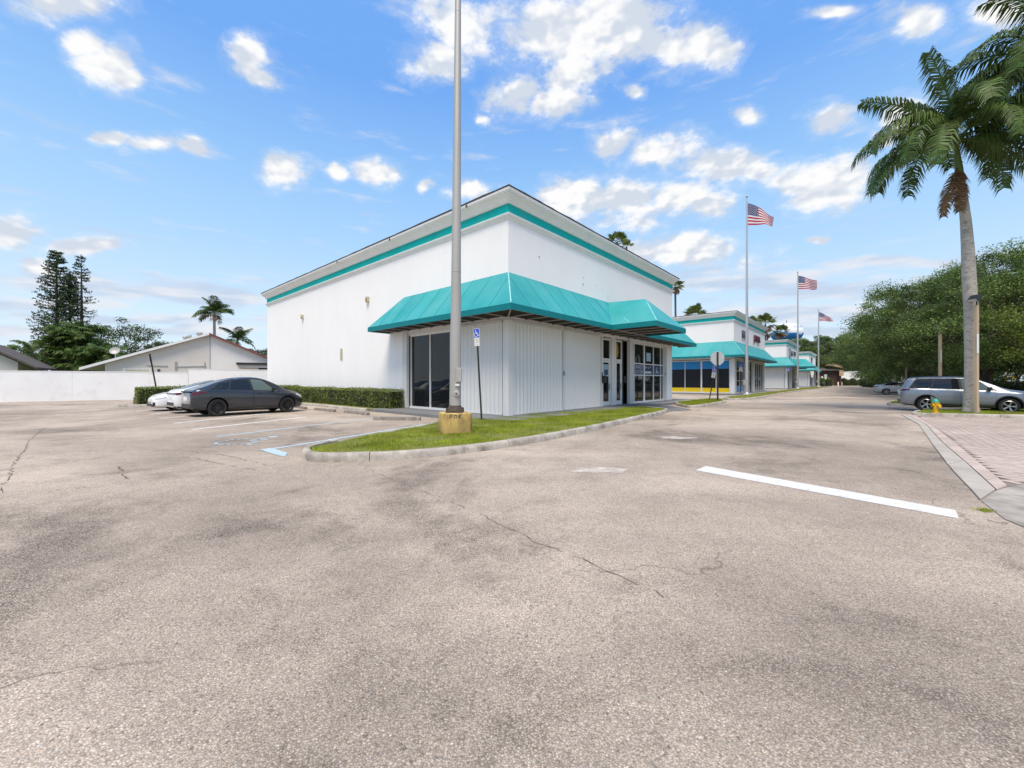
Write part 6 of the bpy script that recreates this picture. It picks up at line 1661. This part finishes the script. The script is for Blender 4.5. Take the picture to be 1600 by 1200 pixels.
# leaning post behind the short hedge
b0 = at(226, 634); r = tag(empty('sign_post', (b0.x + 0.0, b0.y + 1.0, 0)), 'thin dark leaning post with an edge-on sign behind the short hedge', 'sign')
r.rotation_euler = (0, R(-8), R(43))
MB().box(-0.04, -0.03, 0, 0.04, 0.03, 3.2).build('post', M['post'], r); MB().box(-0.05, -0.19, 2.72, -0.041, 0.19, 3.25).build('sign_plate', M['post'], r)
# flags
def flag_mesh(w, h, wave, drop, seed):
    nx, nz = 30, 26; rr = random.Random(seed); V, F, mi = [], [], []
    for i in range(nx + 1):
        for j in range(nz + 1):
            u, v = i / nx, j / nz
            x = u * w * 0.80; y = wave * u * math.sin(u * 7.5 + v * 1.4 + seed); z = -h * (1 - v) - drop * h * u ** 1.3 * (0.12 + 0.88 * v) + 0.05 * h * u * math.sin(u * 9 + seed + v)
            V.append((x, y, z))
    for i in range(nx):
        for j in range(nz):
            F.append((i*(nz+1)+j, (i+1)*(nz+1)+j, (i+1)*(nz+1)+j+1, i*(nz+1)+j+1))
            canton = (i < nx * 0.4) and j >= 12
            mi.append(2 if canton else (0 if (j // 2) % 2 == 0 else 1))
    st_v, st_f = [], []
    def P_(u, v):
        return V[int(round(u*nx))*(nz+1) + int(round(v*nz))]
    for r_ in range(9):
        for c_ in range(11):
            if (r_ + c_) % 2: continue
            u = 0.4 * (c_ + 1) / 12; v = 12/26 + 14/26 * (r_ + 1) / 10
            x = u * w * 0.80; y = wave * u * math.sin(u * 7.5 + v * 1.4 + seed); z = -h * (1 - v) - drop * h * u ** 1.3 * (0.12 + 0.88 * v) + 0.05 * h * u * math.sin(u * 9 + seed + v); s = 0.028 * h
            for off in (-0.012, 0.012):
                o = len(st_v)
                for k in range(10):
                    rr_ = s if k % 2 == 0 else s * 0.4; st_v.append((x + rr_ * math.sin(k * math.pi / 5), y + off, z + rr_ * math.cos(k * math.pi / 5)))
                st_f.append(tuple(range(o, o + 10)))
    return V, F, mi, st_v, st_f
def flagpole(label, px, Y, py_top, w, h, wave, drop, seed, r0, az):
    root = tag(empty('flagpole', deep(px, Y, 0.1)), label, 'flagpole', 'three flagpoles in front of the stores')
    H = hgt(py_top, Y) - 0.1
    MB().tube([(0,0,0),(0,0,H*0.5),(0,0,H)], [r0, r0*0.8, r0*0.45], 14).build('pole', M['alu'], root, smooth=60)
    MB().lathe([(r0*2.4,0),(r0*2.2,0.10),(r0*1.3,0.16),(r0*1.02,0.22)], 16).build('base_collar', M['alu'], root, smooth=40)
    MB().lathe([(0.001,H+0.22),(0.09,H+0.18),(0.12,H+0.11),(0.09,H+0.03),(0.05,H)], 12).build('finial', M['galv'], root, smooth=60)
    MB().box(-0.01, -r0-0.02, 1.2, 0.01, -r0-0.008, H-0.3).build('halyard', M['signback'], root)
    MB().box(-r0-0.22, -0.12, 1.0, -r0-0.01, 0.12, 1.5).build('halyard_box', M['galv'], root)
    V, F, mi, sv, sf = flag_mesh(w, h, wave, drop, seed)
    f = tag(empty('flag', tuple(Vector(root.location) + Vector((r0*0.6, 0, H - 0.55))), R(az)), label.replace('flagpole', 'flag').replace('tall ', '') if False else 'US flag flying from the ' + label.split(' flagpole')[0] + ' flagpole', 'flag', 'US flags')
    np_mesh('cloth', V, F, None, f, mats=[M['flagred'], M['flagwhite'], M['flagblue']], mi=mi, smooth=True)
    mb = MB(); mb.add(sv, sf); mb.build('stars', M['flagwhite'], f)
flagpole('nearest and tallest flagpole by the second store', 1167, 40, 309, 2.85, 2.2, 0.34, 0.72, 1.0, 0.145, -14)
flagpole('middle flagpole by the third store', 1246.5, 71.5, 426, 3.5, 2.4, 0.45, 0.45, 2.6, 0.17, -10)
flagpole('farthest flagpole by the farthest store', 1279, 94, 484, 3.5, 2.1, 0.4, 0.95, 4.2, 0.18, -18)
# tan poles with floodlights on the right
def flood_pole(label, px, Y, py_top, w, flip=False, plate=True):
    root = tag(empty('floodlight_pole', deep(px, Y, 0.05), R(12)), label, 'lamp post', 'tan square poles with floodlights'); H = hgt(py_top, Y) - 0.05
    mb = MB(); v = w / 2
    mb.prism([(-v,-v,0),(v,-v,0),(v,v,0),(-v,v,0)], (0,0,H)); mb.build('pole', M['timberpole'], root, bevel=0.02)
    if plate: MB().box(-v-0.035, -v-0.012, H*0.56, -v+0.085, -v-0.002, H*0.735).build('notice_plate', M['signwhite'], root, bevel=0.003)
    br = MB(); br.tube([(v*0.4,0,H-0.02),(v*0.4,0,H+0.14),(0,-0.03,H+0.25)], 0.03, 8); bk = br.build('bracket', M['black'], root)
    mb = MB(); mb.prism([(-0.26,-0.17,H+0.24),(-0.03,-0.17,H+0.46),(0.10,-0.17,H+0.37),(-0.16,-0.17,H+0.16)], (0,0.34,0)); hd_ = mb.build('floodlight', M['black'], root, bevel=0.015)
    MB().prism([(-0.266,-0.14,H+0.232),(-0.166,-0.14,H+0.160),(-0.176,-0.14,H+0.150),(-0.276,-0.14,H+0.222)], (0,0.28,0)).build('floodlight_glass', M['clearlens'], hd_)
    return root
flood_pole('nearest tan pole with floodlight right against the royal palm', 1525.5, 17.2, 477, 0.125)
flood_pole('second tan pole rising behind the silver blue car roof', 1469, 26.5, 517, 0.135)
flood_pole('third tan pole behind the pale silver sedan', 1416, 45, 569, 0.14, plate=False)
flood_pole('farthest tan pole among the oaks', 1398, 53, 578, 0.14, plate=False)
# hydrant
hy = tag(empty('fire_hydrant', at(1462, 646.2, 0.10)), 'yellow fire hydrant with green cap on the grass', 'fire hydrant'); hs = 0.86; hy.scale = (hs*0.86, hs*0.86, hs)
MB().lathe([(0.17,0),(0.17,0.05),(0.12,0.055),(0.115,0.50),(0.15,0.505),(0.15,0.55),(0.13,0.555)], 20).build('barrel', M['hydrant'], hy, smooth=35)
MB().lathe([(0.135,0.556),(0.155,0.58),(0.135,0.64),(0.09,0.70),(0.04,0.725),(0.035,0.73),(0.035,0.78),(0.001,0.782)], 20).build('bonnet', M['hydrantcap'], hy, smooth=35)
MB().lathe([(0.06,-0.24),(0.075,-0.24),(0.075,-0.20),(0.055,-0.195),(0.055,0)], 14, (0,0,0.42), 'x').build('side_nozzle', M['hydrant'], hy, smooth=35)
MB().lathe([(0.06,0.22),(0.07,0.22),(0.07,0.18),(0.052,0.175),(0.052,0)], 14, (0,0,0.42), 'x').build('side_nozzle', M['hydrant'], hy, smooth=35)
MB().lathe([(0.001,-0.24),(0.085,-0.24),(0.085,-0.19),(0.07,-0.185),(0.07,0)], 16, (0,0,0.38), 'y').build('pumper_nozzle', M['hydrant'], hy, smooth=35)
# signs by the street on the far right
yb = tag(empty('bus_stop_sign', deep(1573, 62, 0)), 'yellow post sign with white panel by the street beyond the oaks', 'sign'); t = hgt(575, 62)
MB().box(-0.14,-0.05,0,0.14,0.05,t).build('post', M['signyellow'], yb); MB().box(-0.42,-0.07,t,0.42,0.07,t+0.35).build('head', M['signyellow'], yb)
MB().box(-0.36,-0.08,t-1.05,0.36,-0.052,t-0.12).build('panel', M['signwhite'], yb); MB().box(-0.10,-0.086,t-0.9,0.10,-0.081,t-0.35).build('panel_mark', M['bar'], yb)
ys = tag(empty('warning_sign', deep(1583, 80, 0)), 'orange diamond warning sign by the street', 'sign'); t = hgt(590, 80)
MB().box(-0.07,0.02,0,0.07,0.12,hgt(570,80)).build('post', M['signback'], ys); MB().prism([(-0.42,0,t),(0,0,t-0.42),(0.42,0,t),(0,0,t+0.42)], (0,0.015,0)).build('sign_plate', M['signyellow'], ys)
MB().box(-0.28,0,t+0.5,0.28,0.015,t+1.2).build('upper_plate', M['signwhite'], ys)
gs = tag(empty('street_name_sign', deep(1493, 48, 0)), 'green street name sign above the silver blue car', 'sign'); t = hgt(588, 48)
MB().box(-0.05,0.02,0,0.05,0.1,t).build('post', M['post'], gs); MB().box(-0.42,0,t-0.02,0.42,0.015,t+0.24).build('name_plate', M['signgreen'], gs)
MB().box(-0.30,-0.004,t+0.08,0.28,-0.001,t+0.13).build('plate_lettering', M['signwhite'], gs)
# water tower
wt = tag(empty('water_tower', deep(1229, 260)), 'distant water tower with white top and blue wave below', 'water tower')
zc = hgt(520, 260); a_, b_ = 9.2, 6.0; prof = []
for k in range(0, 21):
    th = R(-90 + 9 * k); prof.append((max(0.01, a_ * abs(math.cos(th)) ** 0.72), zc + b_ * math.sin(th)))
mb = MB(); mb.lathe(prof, 48)
def wave(q): 
    th = math.atan2(q[1], q[0]); return zc - 0.4 + 1.1 * math.sin(2 * th + 1.0)
for i, f in enumerate(mb.f):
    c_ = np.mean([mb.v[k] for k in f], axis=0); mb.m[i] = 1 if c_[2] < wave(c_) else 0
mb.build('tank', [M['tankwhite'], M['tankblue']], wt, smooth=50)
MB().lathe([(4.6,0),(3.4,4),(3.0,zc-b_-2),(4.6,zc-b_+0.6)], 24).build('pedestal', M['tankwhite'], wt, smooth=50)
MB().tube([(0,0,zc+b_-0.1),(0,0,zc+b_+2.2)], 0.16, 6).build('mast', M['post'], wt)
mb = MB()
for k in range(7):
    th = R(-97 + 7.5 * k - 10); r_ = a_ * 0.93 + 0.06; z = zc + 3.0; x, y = r_ * math.cos(th), r_ * math.sin(th); u = Vector((-math.sin(th), math.cos(th), 0)); n_ = Vector((math.cos(th), math.sin(th), 0.4))
    p = Vector((x, y, z)) + n_*0.25; mb.bar(p - Vector((0,0,0.55)), p + Vector((0,0,0.55)), 0.22, 0.1, up=n_); mb.bar(p + u*0.2, p + u*0.62 + Vector((0,0,0.3*(-1)**k)), 0.22, 0.1, up=n_)
mb.build('tank_lettering', M['tankblue'], wt)

# ================================================================== boundary wall and houses on the left
P0, P1, P2, P3 = at(-420, 636.0), at(0, 628.3), at(294, 622.9), at(432, 620.5)
def wall_run(p, q, ztop, label, pil=()):
    p, q = Vector(p), Vector(q); d = q - p; L_ = d.length; r = tag(empty('boundary_wall', p, math.atan2(d.y, d.x)), label, 'wall', 'white boundary wall runs')
    n = max(1, round(L_ / 6.0))
    for k in range(n):
        MB().box(k * L_/n + 0.004, 0, 0, (k+1) * L_/n - 0.004, 0.2, ztop).build('wall_panel', M['boundary'], r)
        MB().box(k * L_/n + 0.004, -0.02, ztop+0.001, (k+1) * L_/n - 0.004, 0.22, ztop+0.05).build('coping', M['boundary'], r)
    return r
wall_run(P0, P2, 2.18, 'long white boundary wall on the left with a clean coping')
wall_run(P2 + (P2-P1).normalized()*0.01, P3, 2.46, 'higher white boundary wall behind the parked cars')
hd_ = P3 - P0; hz_ = math.atan2(hd_.y, hd_.x)
# gabled house: the gable end faces the lot
Yh, TH_H = 43.0, R(31)
X0h = (328 - 800) / FPX * Yh
def hp(px, py):
    t = (px - 800) / FPX; x = (t * Yh - X0h) / (math.cos(TH_H) - t * math.sin(TH_H))
    return x, hgt(py, Yh + x * math.sin(TH_H))
house = tag(empty('house', (X0h, Yh, 0), TH_H), 'white gabled house behind the boundary wall', 'house')
za = hp(328, 522)[1]; xe, ze_ = hp(128, 576); sl_l = (za - ze_) / -xe; xf, zf = hp(470, 581); sl_r = (za - zf) / xf
xl, xr = hp(164, 570)[0], xf - 0.5
zlf = lambda x: za - 0.12 + x * sl_l
zrf = lambda x: za - 0.12 - x * sl_r
MB().prism([(xl,0,0),(-0.03,0,0),(-0.03,0,zlf(-0.03)),(xl,0,zlf(xl))], (0,10,0)).build('gable_wall', M['housewall'], house)
MB().prism([(0.03,0.02,0),(xr,0.02,0),(xr,0.02,zrf(xr)),(0.03,0.02,zrf(0.03))], (0,10,0)).build('gable_wall', M['housewhite'], house)
MB().box(-0.029,-0.03,0,0.029,0.03,za-0.3).build('corner_joint', M['bar'], house)
lf = MB().prism([(0,-0.5,za-0.1),(xe,-0.5,za-0.1+xe*sl_l),(xe,-0.5,za+0.06+xe*sl_l),(0,-0.5,za+0.06)], (0,11,0)).build('roof', M['greyroof'], house)
MB().prism([(-0.002,-0.53,za-0.14),(xe-0.05,-0.53,za-0.16+xe*sl_l),(xe-0.05,-0.53,za+0.09+xe*sl_l),(-0.002,-0.53,za+0.09)], (0,0.028,0)).build('barge_board', M['barge'], lf)
rf = MB().prism([(0.002,-0.5,za-0.1),(xf,-0.5,za-0.1-xf*sl_r),(xf,-0.5,za+0.08-xf*sl_r),(0.002,-0.5,za+0.08)], (0,11,0)).build('roof', M['redroof'], house)
MB().prism([(0.002,-0.53,za-0.12),(xf,-0.53,za-0.12-xf*sl_r),(xf,-0.53,za+0.10-xf*sl_r),(0.002,-0.53,za+0.10)], (0,0.028,0)).build('barge_board', M['redroof'], rf)
for px, py, s_ in ((309, 515, 1.0), (286, 523, 0.8), (293, 524, 0.6)):
    x = hp(px, py)[0]
    MB().lathe([(0.16*s_,-0.3),(0.16*s_,0.25),(0.28*s_,0.3),(0.30*s_,0.48),(0.2*s_,0.58),(0.01,0.6)], 14).build('roof_vent', M['galv'], house, smooth=40, loc=(x, 1.2, za + x*sl_l + 0.1))
xd, zd = hp(177, 548)
dish = MB(); dish.lathe([(0.01,0),(0.2,0.02),(0.36,0.09),(0.42,0.13)], 20); dish.build('satellite_dish', M['galv'], house, smooth=60, loc=(xd, 0.6, zd), rot=(R(60), R(20), R(-20)))
MB().tube([(xd, 0.6, zlf(xd)), (xd, 0.65, zd)], 0.04, 6).build('dish_mast', M['signback'], house)
def hbox(name, x0, y0, x1, y1, d0, d1, m, par=None):
    a, za_ = hp(x0, y1); b, zb_ = hp(x1, y0); return MB().box(a, -d1, za_, b, -d0, zb_).build(name, M[m], par or house)
for (x0, y0, x1, y1) in ((229,571,262,572),(277,573,322,572),(274,565,274,578),(320,566,320,576),(276,565,276,578)):
    p, q = hp(x0, y0), hp(x1, y1); MB().bar((p[0],-0.04,p[1]), (q[0],-0.04,q[1]), 0.07, 0.06, up=(0,1,0)).build('pipe', M['bar'], house)
wf = hbox('window', 192, 576, 237, 583, 0.004, 0.06, 'barge'); hbox('pane', 196, 577.5, 233, 583, 0.061, 0.07, 'beige', wf)
hbox('wall_meter', 247, 577, 250, 581, 0.01, 0.25, 'post')
p, q = hp(370, 567), hp(374, 574.5); r_ = hp(450, 570)
awn = MB().prism([(p[0],-0.004,p[1]),(p[0],-0.9,p[1]-0.15),(q[0],-0.9,q[1]),(q[0],-0.004,q[1])], (r_[0]-q[0],0,0)).build('window_awning', M['galv'], house)
MB().box(p[0],-1.0,p[1]-0.22,r_[0],-0.905,p[1]+0.02).build('awning_edge', M['post'], awn)
hbox('window', 404, 575.5, 440, 583, 0.004, 0.06, 'hutwood')
# far left house, its gable turned to the lot too
TH2 = R(40); Y2 = 37.0; X02 = (-40 - 800) / FPX * Y2
def hp2(px, py):
    t = (px - 800) / FPX; x = (t * Y2 - X02) / (math.cos(TH2) - t * math.sin(TH2)); return x, hgt(py, Y2 + x * math.sin(TH2))
house2 = tag(empty('house', (X02, Y2, 0), TH2), 'beige house with dark roof at the left frame edge', 'house')
zA = hp2(-40, 534)[1]; xe2, ze2 = hp2(60, 577); sl2 = (zA - ze2) / xe2; xw = hp2(28, 570)[0]
MB().prism([(-xw,0,0),(xw,0,0),(xw,0,zA-0.15-xw*sl2),(0,0,zA-0.15),(-xw,0,zA-0.15-xw*sl2)], (0,8,0)).build('gable_wall', M['housewall'], house2)
for s_ in (1, -1):
    MB().prism([(s_*0.002,-0.6,zA),(s_*xe2,-0.6,zA-xe2*sl2),(s_*xe2,-0.6,zA+0.2-xe2*sl2),(s_*0.002,-0.6,zA+0.2)], (0,9,0)).build('roof', M['darkroof'], house2)
# ================================================================== far end of the driveway
hut = tag(empty('hut', deep(1298, 122), R(-30)), 'small dark red hut with a tan thatched gable at the end of the driveway', 'hut')
zt = hgt(567.5, 122)
MB().box(-4.0, 0, 0, 2.2, 5, hgt(580,122)).build('wall', M['hutwood'], hut)
MB().prism([(-5.5,-1.0,zt-2.2),(3.0,-1.0,zt-2.2),(2.2,-0.2,zt-1.6),(-5.0,-0.2,zt-1.6)], (0,5,0)).build('lower_roof', M['darkroof'], hut)
MB().prism([(-1.2,-1.2,zt-0.6),(0.5,-1.2,zt),(3.6,-1.2,zt-1.6),(3.7,-1.2,zt-2.1),(2.6,-1.2,zt-1.6),(0.4,-1.2,zt-0.9)], (0,3.5,0)).build('thatched_gable', M['thatch'], hut)
MB().box(2.0,-0.9,0,2.4,-0.5,zt-2.2).build('porch_post', M['hutwood'], hut); MB().box(1.9,-1.05,zt-3.9,2.9,-0.95,zt-2.2).build('hanging_sign', M['thatch'], hut)
shed = tag(empty('shed', deep(1310, 140), R(-8)), 'white ribbed shed behind the low dark hedge', 'shed')
MB().box(0, 0, 0, 7.2, 4, 4.2).build('wall', M['signwhite'], shed)
for k in range(16): MB().box(k*0.45+0.03, -0.08, 0.3, k*0.45+0.28, -0.002, 4.1).build('slat', M['frame'], shed)
MB().prism([(3.9,-0.1,4.201),(7.3,-0.1,4.201),(6.9,-0.1,4.9),(4.3,-0.1,4.9)], (0,4,0)).build('roof_hood', M['frame'], shed)
bn = tag(empty('litter_bin', deep(1285.5, 106)), 'dark litter bin near the farthest store', 'bin'); MB().lathe([(0.34,0),(0.40,1.0),(0.42,1.02),(0.42,1.1),(0.3,1.25),(0.01,1.28)], 16).build('drum', M['post'], bn, smooth=40); MB().lathe([(0.405,0.9),(0.425,0.9),(0.425,0.98),(0.41,0.98)], 16).build('lid_band', M['galv'], bn)
for px, lab in ((1309.5, 'left pale bollard at the far end of the driveway'), (1315.5, 'right tan bollard at the far end of the driveway')):
    tag(MB().lathe([(0.16,0),(0.16,1.05),(0.12,1.15),(0.01,1.18)], 12).build('bollard', M['signwhite'] if px < 1312 else M['thatch'], None, smooth=40, loc=deep(px, 114)), lab, 'bollard', 'bollards at the far end')
